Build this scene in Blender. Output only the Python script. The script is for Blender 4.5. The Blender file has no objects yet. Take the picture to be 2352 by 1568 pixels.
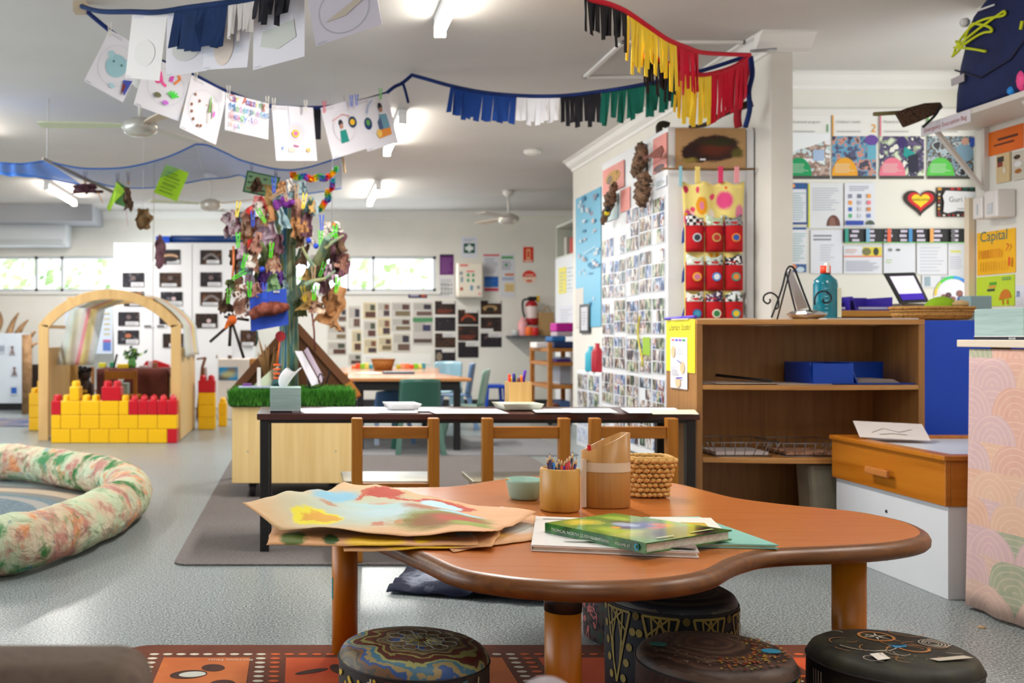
import bpy,bmesh,math,random
from mathutils import Vector,Matrix,noise as mnoise
R=math.radians
random.seed(7)
SC=bpy.context.scene
COL=SC.collection
FPX,CX,CY,EYE=2380.0,690.0,772.0,0.90
cam_d=bpy.data.cameras.new('camera');cam=bpy.data.objects.new('camera',cam_d);COL.objects.link(cam)
cam.location=(0,0,EYE);cam.rotation_euler=(R(90),0,0)
cam_d.sensor_width=36;cam_d.lens=36*FPX/2352
cam_d.shift_x=(1176-CX)/2352;cam_d.shift_y=-(784-CY)/2352
cam_d.clip_start=0.05;cam_d.clip_end=100
cam_d.dof.use_dof=True;cam_d.dof.focus_distance=2.55;cam_d.dof.aperture_fstop=4.5
SC.camera=cam
SC.view_settings.view_transform='Standard';SC.view_settings.look='None'
SC.view_settings.gamma=1;SC.view_settings.use_curve_mapping=False
SC.view_settings.exposure=0.25
w=bpy.data.worlds.new('sky');SC.world=w;w.use_nodes=True
bg=w.node_tree.nodes['Background'];bg.inputs[0].default_value=(0.86,0.93,1.0,1);bg.inputs[1].default_value=2.6
SC.cycles.use_denoising=True
SC.cycles.max_bounces=8;SC.cycles.diffuse_bounces=4;SC.cycles.glossy_bounces=3
SC.cycles.transparent_max_bounces=12;SC.cycles.sample_clamp_indirect=6
SC.cycles.caustics_reflective=False;SC.cycles.caustics_refractive=False
def area(name,loc,rot,sx,sy,e,col=(1,1,1)):
 l=bpy.data.lights.new(name,'AREA');l.shape='RECTANGLE';l.size=sx;l.size_y=sy;l.energy=e;l.color=col
 o=bpy.data.objects.new(name,l);o.location=loc;o.rotation_euler=rot;COL.objects.link(o);return o
area('assumed_left_daylight',(-4.85,4.2,1.35),(0,R(-90),0),2.0,6.0,150,(0.76,0.88,1.0))  # assumed daylight: lamp added inside the solid left wall, which has no window
area('rear_fill',(0.3,-2.35,1.5),(R(90),0,0),4.6,1.6,16,(0.95,0.97,1.0))  # soft fill added behind the camera; the rear wall has no opening
area('daylight_back_windows',(-0.2,13.2,1.7),(R(-90),0,0),4.2,0.42,26,(0.9,0.97,1.0))
area('side_room_fill',(4.1,5.7,1.5),(0,R(90),0),1.6,1.0,7,(1.0,.96,.9))  # unseen lamp added to brighten the right-hand room, no window there
def P(px,py,Y):return Vector(((px-CX)/FPX*Y,Y,EYE-(py-CY)/FPX*Y))
def hexc(h):
 h=h.lstrip('#');h=''.join(c*2 for c in h)if len(h)==3 else h;v=[int(h[i:i+2],16)/255 for i in(0,2,4)]
 return tuple(c/12.92 if c<=.04045 else((c+.055)/1.055)**2.4 for c in v)+(1,)
MC={}
def S(hx,rough=.6,metal=0,spec=.4,trans=0,name=None,emit=0,alpha=1,sub=0):
 k=('S',hx,rough,metal,spec,trans,emit,alpha,sub)
 if k in MC:return MC[k]
 m=bpy.data.materials.new(name or 'paint_'+hx.strip('#'));m.use_nodes=True
 b=m.node_tree.nodes['Principled BSDF']
 b.inputs['Base Color'].default_value=hexc(hx);b.inputs['Roughness'].default_value=rough
 b.inputs['Metallic'].default_value=metal;b.inputs['Specular IOR Level'].default_value=spec
 b.inputs['Transmission Weight'].default_value=trans;b.inputs['Alpha'].default_value=alpha
 if emit:b.inputs['Emission Color'].default_value=hexc(hx);b.inputs['Emission Strength'].default_value=emit
 m.diffuse_color=hexc(hx);MC[k]=m;return m
def ramp(nt,cols,const=False,pos=None):
 r=nt.nodes.new('ShaderNodeValToRGB');e=r.color_ramp.elements
 n=len(cols);pos=pos or[i/(n-1 if not const else n)for i in range(n)]
 if const:r.color_ramp.interpolation='CONSTANT'
 for i in range(n-2):e.new(.5)
 for i,c in enumerate(cols):
  e[i].position=pos[i];e[i].color=hexc(c)
 return r
def coords(nt,kind='Object',scale=(1,1,1),rnd=True):
 tc=nt.nodes.new('ShaderNodeTexCoord');mp=nt.nodes.new('ShaderNodeMapping');mp.inputs['Scale'].default_value=scale
 nt.links.new(tc.outputs[kind],mp.inputs[0])
 if rnd:
  oi=nt.nodes.new('ShaderNodeObjectInfo');ml=nt.nodes.new('ShaderNodeMath');ml.operation='MULTIPLY';ml.inputs[1].default_value=37
  nt.links.new(oi.outputs['Random'],ml.inputs[0]);nt.links.new(ml.outputs[0],mp.inputs['Location'])
 return mp.outputs[0]
def new(name,rough,metal=0,spec=.4):
 m=bpy.data.materials.new(name);m.use_nodes=True;nt=m.node_tree;b=nt.nodes['Principled BSDF']
 b.inputs['Roughness'].default_value=rough;b.inputs['Metallic'].default_value=metal;b.inputs['Specular IOR Level'].default_value=spec
 return m,nt,b
def bump(nt,b,src,strength=.3,dist=.002):
 bp=nt.nodes.new('ShaderNodeBump');bp.inputs['Strength'].default_value=strength;bp.inputs['Distance'].default_value=dist
 nt.links.new(src,bp.inputs['Height']);nt.links.new(bp.outputs[0],b.inputs['Normal'])
def NZ(name,cols,scale=10,stretch=(1,1,1),rough=.7,const=False,detail=4,lo=.3,hi=.7,spec=.3,rnd=True,bmp=0,vor=False):
 k=('NZ',name)
 if k in MC:return MC[k]
 m,nt,b=new(name,rough,0,spec);v=coords(nt,'Object',stretch,rnd)
 if vor:
  t=nt.nodes.new('ShaderNodeTexVoronoi');t.inputs['Scale'].default_value=scale
  sp=nt.nodes.new('ShaderNodeSeparateColor');nt.links.new(v,t.inputs['Vector']);nt.links.new(t.outputs['Color'],sp.inputs[0]);src=sp.outputs[0]
  lo,hi=0,1
 else:
  t=nt.nodes.new('ShaderNodeTexNoise');t.inputs['Scale'].default_value=scale;t.inputs['Detail'].default_value=detail
  nt.links.new(v,t.inputs['Vector']);src=t.outputs['Fac']
 mr=nt.nodes.new('ShaderNodeMapRange');mr.inputs[1].default_value=lo;mr.inputs[2].default_value=hi
 nt.links.new(src,mr.inputs[0]);r=ramp(nt,cols,const);nt.links.new(mr.outputs[0],r.inputs[0])
 nt.links.new(r.outputs[0],b.inputs['Base Color'])
 if bmp:bump(nt,b,t.outputs[0],bmp)
 m.diffuse_color=hexc(cols[0]);MC[k]=m;return m
def WOOD(name,c1,c2,axis='X',scale=6,rough=.4,spec=.4,c3=None):
 k=('W',name)
 if k in MC:return MC[k]
 m,nt,b=new(name,rough,0,spec)
 st={'X':(.35,6,6),'Y':(6,.35,6),'Z':(6,6,.35)}[axis];v=coords(nt,'Object',st)
 t=nt.nodes.new('ShaderNodeTexNoise');t.inputs['Scale'].default_value=scale;t.inputs['Detail'].default_value=6;t.inputs['Distortion'].default_value=.6
 nt.links.new(v,t.inputs['Vector']);r=ramp(nt,[c1,c2]+([c3]if c3 else[]),pos=[.32,.68]if not c3 else[.3,.5,.7])
 nt.links.new(t.outputs['Fac'],r.inputs[0]);nt.links.new(r.outputs[0],b.inputs['Base Color'])
 m.diffuse_color=hexc(c1);MC[k]=m;return m
def BLOB(name,base,blobs,rough=.6,nscale=5,namp=.12,fiber=None,spec=.3):
 """surface art in the sheet's own UV: base colour, then (u, v, ru, rv, colour, softness) patches with ragged edges"""
 m,nt,b=new(name,rough,0,spec)
 tc=nt.nodes.new('ShaderNodeTexCoord');uv=tc.outputs['UV']
 nz=nt.nodes.new('ShaderNodeTexNoise');nz.inputs['Scale'].default_value=nscale;nz.inputs['Detail'].default_value=8;nz.inputs['Roughness'].default_value=.68;nt.links.new(uv,nz.inputs['Vector'])
 n2=nt.nodes.new('ShaderNodeTexNoise');n2.inputs['Scale'].default_value=nscale*3;n2.inputs['Detail'].default_value=4;nt.links.new(uv,n2.inputs['Vector'])
 cur=ramp(nt,base if isinstance(base,list)else[base,base]);nt.links.new(n2.outputs['Fac'],cur.inputs[0]);cur=cur.outputs[0]
 sb=nt.nodes.new('ShaderNodeVectorMath');sb.operation='SUBTRACT';sb.inputs[1].default_value=(.5,.5,.5);nt.links.new(nz.outputs['Color'],sb.inputs[0])
 sc=nt.nodes.new('ShaderNodeVectorMath');sc.operation='SCALE';sc.inputs['Scale'].default_value=namp*2;nt.links.new(sb.outputs[0],sc.inputs[0])
 ad=nt.nodes.new('ShaderNodeVectorMath');ad.operation='ADD';nt.links.new(uv,ad.inputs[0]);nt.links.new(sc.outputs[0],ad.inputs[1])
 for(u,v,ru,rv,c,soft)in blobs:
  s1=nt.nodes.new('ShaderNodeVectorMath');s1.operation='SUBTRACT';s1.inputs[1].default_value=(u,v,0);nt.links.new(ad.outputs[0],s1.inputs[0])
  s2=nt.nodes.new('ShaderNodeVectorMath');s2.operation='MULTIPLY';s2.inputs[1].default_value=(1/ru,1/rv,0);nt.links.new(s1.outputs[0],s2.inputs[0])
  ln=nt.nodes.new('ShaderNodeVectorMath');ln.operation='LENGTH';nt.links.new(s2.outputs[0],ln.inputs[0])
  mr=nt.nodes.new('ShaderNodeMapRange');mr.inputs[1].default_value=1+soft;mr.inputs[2].default_value=1-soft;nt.links.new(ln.outputs['Value'],mr.inputs[0])
  mx=nt.nodes.new('ShaderNodeMix');mx.data_type='RGBA';nt.links.new(mr.outputs[0],mx.inputs[0]);nt.links.new(cur,mx.inputs[6]);mx.inputs[7].default_value=hexc(c)
  cur=mx.outputs[2]
 nt.links.new(cur,b.inputs['Base Color']);return m
class MB:
 def __init__(s):s.bm=bmesh.new();s.uv=s.bm.loops.layers.uv.new('UVMap');s.mi=0
 def _f(s,vs,mi=None,uvs=None):
  try:f=s.bm.faces.new(vs)
  except ValueError:return None
  f.material_index=s.mi if mi is None else mi
  if uvs:
   for l,u in zip(f.loops,uvs):l[s.uv].uv=u
  return f
 def V(s,p):return s.bm.verts.new(p)
 def poly(s,pts,mi=None,uvs=None):return s._f([s.V(p)for p in pts],mi,uvs)
 def box(s,x0,x1,y0,y1,z0,z1,mi=None,M=None):
  c=[Vector((x,y,z))for z in(z0,z1)for y in(y0,y1)for x in(x0,x1)]
  if M:c=[M@p for p in c]
  v=[s.V(p)for p in c]
  for q in((0,2,3,1),(4,5,7,6),(0,1,5,4),(2,6,7,3),(0,4,6,2),(1,3,7,5)):s._f([v[i]for i in q],mi)
  return s
 def bar(s,a,b,w,h=None,up=(0,0,1),mi=None):
  a=Vector(a);b=Vector(b);d=b-a;L=d.length;d.normalize();h=h or w
  x=d.cross(Vector(up));x=x.normalized()if x.length>1e-5 else Vector((1,0,0));z=x.cross(d)
  M=Matrix((x,d,z)).transposed().to_4x4();M.translation=a
  return s.box(-w/2,w/2,0,L,-h/2,h/2,mi,M)
 def cyl(s,a,b,r0,r1=None,seg=16,mi=None,cap=True):
  return s.tube([a,b],[r0,r0 if r1 is None else r1],seg,mi,cap)
 def tube(s,pts,r,seg=8,mi=None,cap=True,closed=False,mif=None):
  pts=[Vector(p)for p in pts];n=len(pts);rs=r if isinstance(r,(list,tuple))else[r]*n
  rings=[];px=None
  for i,p in enumerate(pts):
   if closed:t=pts[(i+1)%n]-pts[i-1]
   else:t=pts[min(i+1,n-1)]-pts[max(i-1,0)]
   t=t.normalized()if t.length>1e-9 else Vector((0,0,1))
   if px is None:
    px=t.cross(Vector((0,0,1)));
    if px.length<.1:px=t.cross(Vector((0,1,0)))
   px=(px-t*px.dot(t)).normalized();py=t.cross(px)
   rings.append([s.V(p+(px*math.cos(2*math.pi*k/seg)+py*math.sin(2*math.pi*k/seg))*rs[i])for k in range(seg)])
  for i in range(n if closed else n-1):
   A,B=rings[i],rings[(i+1)%n];m_=mif(i)if mif else mi
   for k in range(seg):
    f=s._f([A[k],A[(k+1)%seg],B[(k+1)%seg],B[k]],m_)
    if f:f.smooth=True
  if cap and not closed:s._f(rings[0][::-1],mif(0)if mif else mi);s._f(rings[-1],mif(n-2)if mif else mi)
  return s
 def lathe(s,prof,c=(0,0,0),seg=32,mi=None,M=None,cap=True,mif=None,warp=None):
  c=Vector(c);rings=[]
  for(r,z)in prof:
   ring=[]
   for k in range(seg):
    a=2*math.pi*k/seg;p=Vector((r*math.cos(a),r*math.sin(a),z))
    if warp:p=warp(p,a)
    if M:p=M@p
    ring.append(s.V(c+p))
   rings.append(ring)
  for i in range(len(rings)-1):
   for k in range(seg):
    f=s._f([rings[i][k],rings[i][(k+1)%seg],rings[i+1][(k+1)%seg],rings[i+1][k]],mif(i)if mif else mi)
    if f:f.smooth=True
  if cap:s._f(rings[0][::-1],mif(0)if mif else mi);s._f(rings[-1],mif(len(prof)-2)if mif else mi)
  return s
 def ball(s,c,r,seg=12,mi=None,sc=(1,1,1)):
  n=seg//2;prof=[(max(1e-4,math.sin(math.pi*i/n))*r,-math.cos(math.pi*i/n)*r)for i in range(n+1)]
  return s.lathe(prof,c,seg,mi,Matrix.Diagonal((*sc,1)),cap=False)
 def extr(s,pts,dv,mi=None,mi_side=None,smooth=False):
  """polygon pts extruded by the vector dv"""
  dv=Vector(dv);a=[s.V(Vector(p))for p in pts];b=[s.V(Vector(p)+dv)for p in pts];n=len(pts)
  s._f(a[::-1],mi);s._f(b,mi);ms=mi if mi_side is None else mi_side
  for i in range(n):
   f=s._f([a[i],a[(i+1)%n],b[(i+1)%n],b[i]],ms)
   if f:f.smooth=smooth
  return s
 def grid(s,fn,nu,nv,mi=None,smooth=True,mif=None,thick=0):
  vs=[[s.V(fn(i/nu,j/nv))for j in range(nv+1)]for i in range(nu+1)]
  for i in range(nu):
   for j in range(nv):
    f=s._f([vs[i][j],vs[i+1][j],vs[i+1][j+1],vs[i][j+1]],mif(i,j)if mif else mi,[(i/nu,j/nv),((i+1)/nu,j/nv),((i+1)/nu,(j+1)/nv),(i/nu,(j+1)/nv)])
    if f:f.smooth=smooth
  return s
 def text(s,body,size,org,right,up,mi=None,align='LEFT',bold=0):
  me=textmesh(body,align);right=Vector(right).normalized();up=Vector(up).normalized();org=Vector(org)
  vs=[s.V(org+right*(v[0]*size)+up*(v[1]*size))for v in me[0]]
  for f in me[1]:s._f([vs[i]for i in f],mi)
  return s
 def build(s,name,mats,parent=None,bev=0,sub=0,solid=0,fixn=True,org=None):
  bm=s.bm
  if fixn:bmesh.ops.recalc_face_normals(bm,faces=bm.faces)
  if parent is None:
   if org is None:
    xs=[v.co for v in bm.verts];org=Vector(((min(p.x for p in xs)+max(p.x for p in xs))/2,(min(p.y for p in xs)+max(p.y for p in xs))/2,min(p.z for p in xs)))
   org=Vector(org);bmesh.ops.translate(bm,verts=bm.verts,vec=-org)
  else:
   Mx=Matrix.Identity(4);o=parent;chain=[]
   while o:chain.append(o.matrix_basis.copy());o=o.parent
   for m_ in reversed(chain):Mx=Mx@m_
   bm.transform(Mx.inverted())
  me=bpy.data.meshes.new(name);bm.to_mesh(me);bm.free()
  for m_ in(mats if isinstance(mats,(list,tuple))else[mats]):me.materials.append(m_)
  o=bpy.data.objects.new(name,me);COL.objects.link(o)
  if parent:o.parent=parent
  else:o.location=org
  if bev>=.03:
   for p_ in me.polygons:p_.use_smooth=True
  if solid:m_=o.modifiers.new('thickness','SOLIDIFY');m_.thickness=solid;m_.offset=0
  if bev:m_=o.modifiers.new('bevel','BEVEL');m_.width=bev;m_.segments=2 if bev<.03 else 7;m_.limit_method='ANGLE';m_.angle_limit=R(40)
  if sub:m_=o.modifiers.new('subdivision','SUBSURF');m_.levels=sub;m_.render_levels=sub
  return o
TXC={}
def textmesh(body,align):
 if(body,align)in TXC:return TXC[(body,align)]
 cu=bpy.data.curves.new('lettering','FONT');cu.body=body;cu.align_x=align;cu.resolution_u=3
 o=bpy.data.objects.new('lettering',cu);COL.objects.link(o);bpy.context.view_layer.update()
 dg=bpy.context.evaluated_depsgraph_get();me=o.evaluated_get(dg).to_mesh()
 r=([tuple(v.co)for v in me.vertices],[tuple(p.vertices)for p in me.polygons])
 o.evaluated_get(dg).to_mesh_clear();bpy.data.objects.remove(o);bpy.data.curves.remove(cu)
 TXC[(body,align)]=r;return r
def tag(o,label,cat,group=None,kind=None):
 if label:o['label']=label
 if cat:o['category']=cat
 if group:o['group']=group
 if kind:o['kind']=kind
 return o
def struct(mb,name,mats,bev=0):
 o=mb.build(name,mats,bev=bev);o['kind']='structure';return o
def thing(name,label,cat,loc,rz=0,group=None):
 o=bpy.data.objects.new(name,None);COL.objects.link(o);o.empty_display_size=.05
 o.location=loc;o.rotation_euler=(0,0,rz);return tag(o,label,cat,group)
def dup(root,loc,rz=None,label=None,group=None,scale=None):
 def cp(o,par):
  c=o.copy();COL.objects.link(c);c.parent=par
  for ch in list(o.children):cp(ch,c)
  return c
 r=cp(root,None);r.location=loc
 if rz is not None:r.rotation_euler=(0,0,rz)
 if scale:r.scale=(scale,scale,scale)
 if label:r['label']=label
 if group:r['group']=group
 return r
def rot3(a,b,c):return Matrix.Rotation(a,4,'X')@Matrix.Rotation(b,4,'Y')@Matrix.Rotation(c,4,'Z')
def spline(pts,n=8,closed=False):
 pts=[Vector(p)for p in pts];N=len(pts);out=[]
 for i in range(N if closed else N-1):
  g=(lambda k:pts[k%N])if closed else(lambda k:pts[max(0,min(N-1,k))])
  p0,p1,p2,p3=g(i-1),g(i),g(i+1),g(i+2)
  for k in range(n):
   t=k/n;out.append(.5*((2*p1)+(p2-p0)*t+(2*p0-5*p1+4*p2-p3)*t*t+(3*p1-p0-3*p2+p3)*t**3))
 if not closed:out.append(pts[-1])
 return out
FR={'front':(Vector((1,0,0)),Vector((0,-1,0))),'left':(Vector((0,-1,0)),Vector((-1,0,0)))}
class Sheet:
 """o = lower left corner, r/u = right/up unit vectors, w x h metres; marks are given in fractions of the sheet"""
 def __init__(s,o,r,u,w,h,mat,t=.003):
  s.o,s.r,s.u,s.w,s.h=Vector(o),Vector(r).normalized(),Vector(u).normalized(),w,h
  s.n=s.r.cross(s.u).normalized();s.mb=MB();s.mats=[mat];s.lv=0;t_=s.n*-t
  a=[s.o,s.o+s.r*w,s.o+s.r*w+s.u*h,s.o+s.u*h]
  s.mb.poly(a,0,[(0,0),(1,0),(1,1),(0,1)])
  b=[p+t_ for p in a];s.mb.poly(b[::-1],0)
  for i in range(4):s.mb.poly([a[i],b[i],b[(i+1)%4],a[(i+1)%4]],0)
 def m(s,mat):
  if isinstance(mat,str):mat=S(mat,.6)
  if mat not in s.mats:s.mats.append(mat)
  return s.mats.index(mat)
 def p(s,u,v):return s.o+s.r*(u*s.w)+s.u*(v*s.h)+s.n*s.lv
 def up(s):s.lv+=.0006
 def rect(s,u0,v0,u1,v1,mat):
  s.up();s.mb.poly([s.p(u0,v0),s.p(u1,v0),s.p(u1,v1),s.p(u0,v1)],s.m(mat),[(0,0),(1,0),(1,1),(0,1)]);return s
 def ell(s,u,v,ru,rv,mat,a0=0,a1=360,n=20):
  s.up();s.mb.poly([s.p(u+ru*math.cos(R(a0+(a1-a0)*k/n)),v+rv*math.sin(R(a0+(a1-a0)*k/n)))for k in range(n+(a1-a0<360))],s.m(mat));return s
 def poly(s,pts,mat):s.up();s.mb.poly([s.p(*q)for q in pts],s.m(mat));return s
 def lines(s,u0,v0,u1,v1,n,mat='#9a9aa2',fill=.45):
  rng=random.Random(int((u0+v0*3+n)*1000));s.up();dv=(v1-v0)/n
  for i in range(n):
   e=u0+(u1-u0)*rng.uniform(.65,1);a=v0+dv*i
   s.mb.poly([s.p(u0,a),s.p(e,a),s.p(e,a+dv*fill),s.p(u0,a+dv*fill)],s.m(mat))
  return s
 def text(s,body,u,v,size,mat,align='CENTER'):
  s.up();s.mb.text(body,size,s.p(u,v),s.r,s.u,s.m(mat),align);return s
 def line(s,pts,wd,mat):
  s.up();k=s.m(mat)
  for a,b in zip(pts[:-1],pts[1:]):
   A,B=s.p(*a),s.p(*b);d=(B-A).normalized();q=s.n.cross(d)*wd/2
   s.mb.poly([A-q,B-q,B+q,A+q],k)
  return s
 def build(s,name,label,cat,group=None,parent=None):
  o=s.mb.build(name,s.mats,parent,fixn=False,org=None)
  return tag(o,label,cat,group)if parent is None else o
def fsheet(x0,y0,x1,y1,Y,mat,tilt=0,t=.003):
 """sheet facing the room, given where its corners are seen on a wall at distance Y"""
 a=P(x0,y1,Y);b=P(x1,y0,Y);w_,h_=b.x-a.x,b.z-a.z
 if tilt:
  c=(a+b)/2;r=Vector((math.cos(R(tilt)),0,math.sin(R(tilt))));u=Vector((-math.sin(R(tilt)),0,math.cos(R(tilt))))
  a=c-r*w_/2-u*h_/2
  return Sheet(a,r,u,w_,h_,mat,t)
 return Sheet(a,(1,0,0),(0,0,1),w_,h_,mat,t)
def lsheet(x0,x1,X,ytop,ybot,mat,t=.003):
 """sheet on a wall that runs away from us at X; x0 < x1 are the seen far and near edges, heights are read at the near edge"""
 Yf=X*FPX/(x0-CX);Yn=X*FPX/(x1-CX);zt=EYE+(CY-ytop)/FPX*Yn;zb=EYE+(CY-ybot)/FPX*Yn
 return Sheet((X,Yf,zb),(0,-1,0),(0,0,1),Yf-Yn,zt-zb,mat,t)
m_wall=NZ('warm_white_wall_paint',['#e4e1d8','#ebe8e0'],3,rough=.6,rnd=False)
m_wall2=NZ('cream_wall_paint',['#e6e4da','#eae8de'],3,rough=.5,rnd=False)
m_ceil=NZ('ceiling_paint',['#cbc8c5','#d0cdca'],2,rough=.75,rnd=False)
m_trim=S('#e9e7e3',.45)
m_whiteboard=S('#e6e8ec',.35)
def floor_mat():
 m,nt,b=new('speckled_grey_vinyl',.27,0,.5);v=coords(nt,'Object',(1,1,1),False)
 t=nt.nodes.new('ShaderNodeTexNoise');t.inputs['Scale'].default_value=150;t.inputs['Detail'].default_value=3;nt.links.new(v,t.inputs['Vector'])
 r=ramp(nt,['#3c4446','#757f80','#858e8f','#b4bab8'],pos=[.36,.45,.54,.66]);nt.links.new(t.outputs['Fac'],r.inputs[0])
 nt.links.new(r.outputs[0],b.inputs['Base Color'])
 t2=nt.nodes.new('ShaderNodeTexNoise');t2.inputs['Scale'].default_value=2.2;nt.links.new(v,t2.inputs['Vector'])
 mr=nt.nodes.new('ShaderNodeMapRange');mr.inputs[3].default_value=.27;mr.inputs[4].default_value=.37;nt.links.new(t2.outputs['Fac'],mr.inputs[0]);nt.links.new(mr.outputs[0],b.inputs['Roughness'])
 return m
m_floor=floor_mat()
m_glass=S('#ffffff',.02,0,.5,0,'window_glass',alpha=.12)
m_black=S('#17171a',.5);m_dark=S('#26262a',.55)
m_honey=WOOD('honey_pine','#9a5c12','#b0701e','Z',5,.38)
m_honeyX=WOOD('honey_pine_rail','#8e520e','#a8681a','X',5,.38)
m_oak=WOOD('oak_laminate','#8e6234','#a07240','Z',8,.45)
m_oakX=WOOD('oak_edge','#ac7840','#bc8a50','X',8,.45)
m_birch=WOOD('pale_birch_ply','#d8b87c','#e4c88e','Z',4,.45)
m_ply=WOOD('arch_plywood','#c09a62','#cfaa70','Z',3,.5)
m_kraft=NZ('kraft_paper',['#c89468','#d4a276'],12,rough=.75)
m_chrome=S('#b8b8b8',.3,1)
m_steel=S('#9a9a9e',.4,.9)
PH_SETS=[['#2a2530','#6a5560','#b9a79a','#e8e4e0','#3e4a6a'],['#3a2a28','#8a6a5a','#c8b8a8','#5a6a4a','#20242c'],['#30343c','#6a7a8a','#c0c8d0','#8a5a50','#e0dcd4'],['#26302a','#4a6a50','#a8b090','#d8d0c0','#503a30'],['#2a3a6a','#5a78a8','#c8d0e0','#8a3a3a','#e8e0d8']]
def photo(i):return NZ('photo_print_%d'%(i%5),PH_SETS[i%5],20,stretch=(1,1,.6),rough=.4,const=True,detail=2,lo=.33,hi=.67,spec=.5)
def darkphoto(i):return NZ('dark_photo_print_%d'%(i%4),[['#1c1a20','#2b262c','#241f24','#6a5a58'],['#201c1c','#2e2623','#3a2a24','#8a5236'],['#16161c','#24222a','#2e2c34','#8a8a90'],['#2a1d18','#4a3020','#1c1616','#7a4c2c']][i%4],14,rough=.25,detail=3,lo=.3,hi=.75,spec=.4)
# ================================================================== THE ROOM
BY=13.3;CH=2.5;PX=2.50;RY=6.33;RX=4.13
struct(MB().box(-5.0,RX+.1,-2.6,BY+.1,-.1,0),'floor',m_floor)
struct(MB().box(-5.0,RX+.1,-2.6,BY+.1,CH,CH+.1),'ceiling',m_ceil)
struct(MB().box(-5.1,-5.0,-2.6,BY+.1,0,CH),'wall_left',m_wall)
wl=(P(-150,0,BY).x,P(262,0,BY).x);wr=(P(600,0,BY).x,P(1002,0,BY).x);wz0,wz1=P(0,669,BY).z,P(0,588,BY).z
b=MB();b.box(-5,RX,BY,BY+.14,0,wz0);b.box(-5,RX,BY,BY+.14,wz1,CH);b.box(-5,wl[0],BY,BY+.14,wz0,wz1);b.box(wl[1]+.35,wr[0],BY,BY+.14,wz0,wz1);b.box(wr[1],RX,BY,BY+.14,wz0,wz1)
struct(b,'wall_back',m_wall)
def window(n,x0,x1,mull):
 fr=MB();t=.035
 for a in((x0,x1,wz0,wz0+t),(x0,x1,wz1-t,wz1),(x0,x0+t,wz0,wz1),(x1-t,x1,wz0,wz1)):fr.box(a[0],a[1],BY+.03,BY+.09,a[2],a[3])
 for q in mull:fr.box(q-.018,q+.018,BY+.03,BY+.09,wz0,wz1)
 o=struct(fr,'window_%d'%n,S('#d2d6d8',.4,0))
 MB().box(x0+.02,x1-.02,BY+.055,BY+.06,wz0+.02,wz1-.02).build('window_pane',m_glass,o)
 MB().box(x0-.05,x1+.05,BY-.03,BY+.03,wz0-.04,wz0).build('window_sill',m_trim,o,bev=.004)
window(1,wl[0],wl[1]+.35,[P(82,0,BY).x,P(141,0,BY).x]);window(2,wr[0],wr[1],[P(800,0,BY).x,P(858,0,BY).x])
struct(MB().box(PX,PX+.113,5.5,9.5,0,CH),'wall_partition',m_wall)
struct(MB().box(PX+.113,RX,RY,RY+.12,0,CH),'wall_right_room',m_wall2)
struct(MB().box(RX,RX+.1,5.06,RY+.12,0,CH),'wall_right_room_side',m_wall)
struct(MB().box(4.0,RX,RY+.12,BY,0,CH),'wall_far_right',m_wall)
struct(MB().box(-5,RX,-2.6,-2.5,0,CH),'wall_rear',m_wall)
def crown(pts,dx):
 """profile swept along a straight run: pts start/end, dx = direction pointing into the room"""
 a,c=Vector(pts[0]),Vector(pts[1]);dx=Vector(dx);b=MB();prof=[(0,0),(.095,0),(.095,-.012),(.075,-.02),(.05,-.05),(.02,-.075),(.012,-.095),(0,-.095)]
 b.extr([a+dx*p+Vector((0,0,q))for p,q in prof],c-a);return b
struct(crown(((PX,5.5,CH),(PX,9.5,CH)),(-1,0,0)),'trim_1',m_trim)
b=crown(((PX-.09,5.5,CH),(PX+.2,5.5,CH)),(0,-1,0));struct(b,'trim_2',m_trim)
struct(crown(((PX+.113,RY,CH),(RX,RY,CH)),(0,-1,0)),'trim_3',m_trim)
struct(crown(((-5,BY,CH),(RX,BY,CH)),(0,-1,0)),'trim_4',m_trim)
struct(crown(((PX+.113,5.5,CH),(PX+.113,RY,CH)),(1,0,0)),'trim_5',m_trim)
zr=P(0,258,RY).z;struct(MB().box(PX+.113,RX,RY-.02,RY,zr-.02,zr+.02),'trim_6',m_trim,.004)
b=MB();hx0,hx1,hy0,hy1=1.735,2.42,5.6,6.38;t=.028
for q in((hx0,hx1,hy0,hy0+t),(hx0,hx1,hy1-t,hy1),(hx0,hx0+t,hy0,hy1),(hx1-t,hx1,hy0,hy1)):b.box(q[0],q[1],q[2],q[3],CH-.015,CH)
struct(b,'trim_7',m_trim,.003)
struct(MB().box(-5,4,BY-.015,BY,0,.09),'baseboard_back',S('#2a2b2e',.5))
struct(MB().box(PX-.012,PX,5.5,9.5,0,.1),'baseboard_partition',S('#8e9596',.5))
struct(MB().box(PX-.002,PX+.115,5.495,5.5,0,.1),'baseboard_post',S('#8e9596',.5))
rng=random.Random(3);b=MB()
for k in range(1500):
 c=Vector((rng.uniform(-6.2,4.2),17+rng.gauss(0,.35),1.5+rng.uniform(-1.4,1.5)));s_=rng.uniform(.06,.15)
 n=Vector((rng.uniform(-1,1),rng.uniform(-1,1),rng.uniform(-1,1))).normalized();a=n.orthogonal().normalized()*s_;d=n.cross(a)*.6
 b.poly([c-a,c+d,c+a,c-d])
tag(b.build('hedge_foliage',NZ('sunlit_foliage',['#5c8434','#9abc66','#dce8b8'],3,rough=.8)),'sunlit leafy hedge seen through the ribbon windows in the back wall','hedge',kind='stuff')
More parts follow.
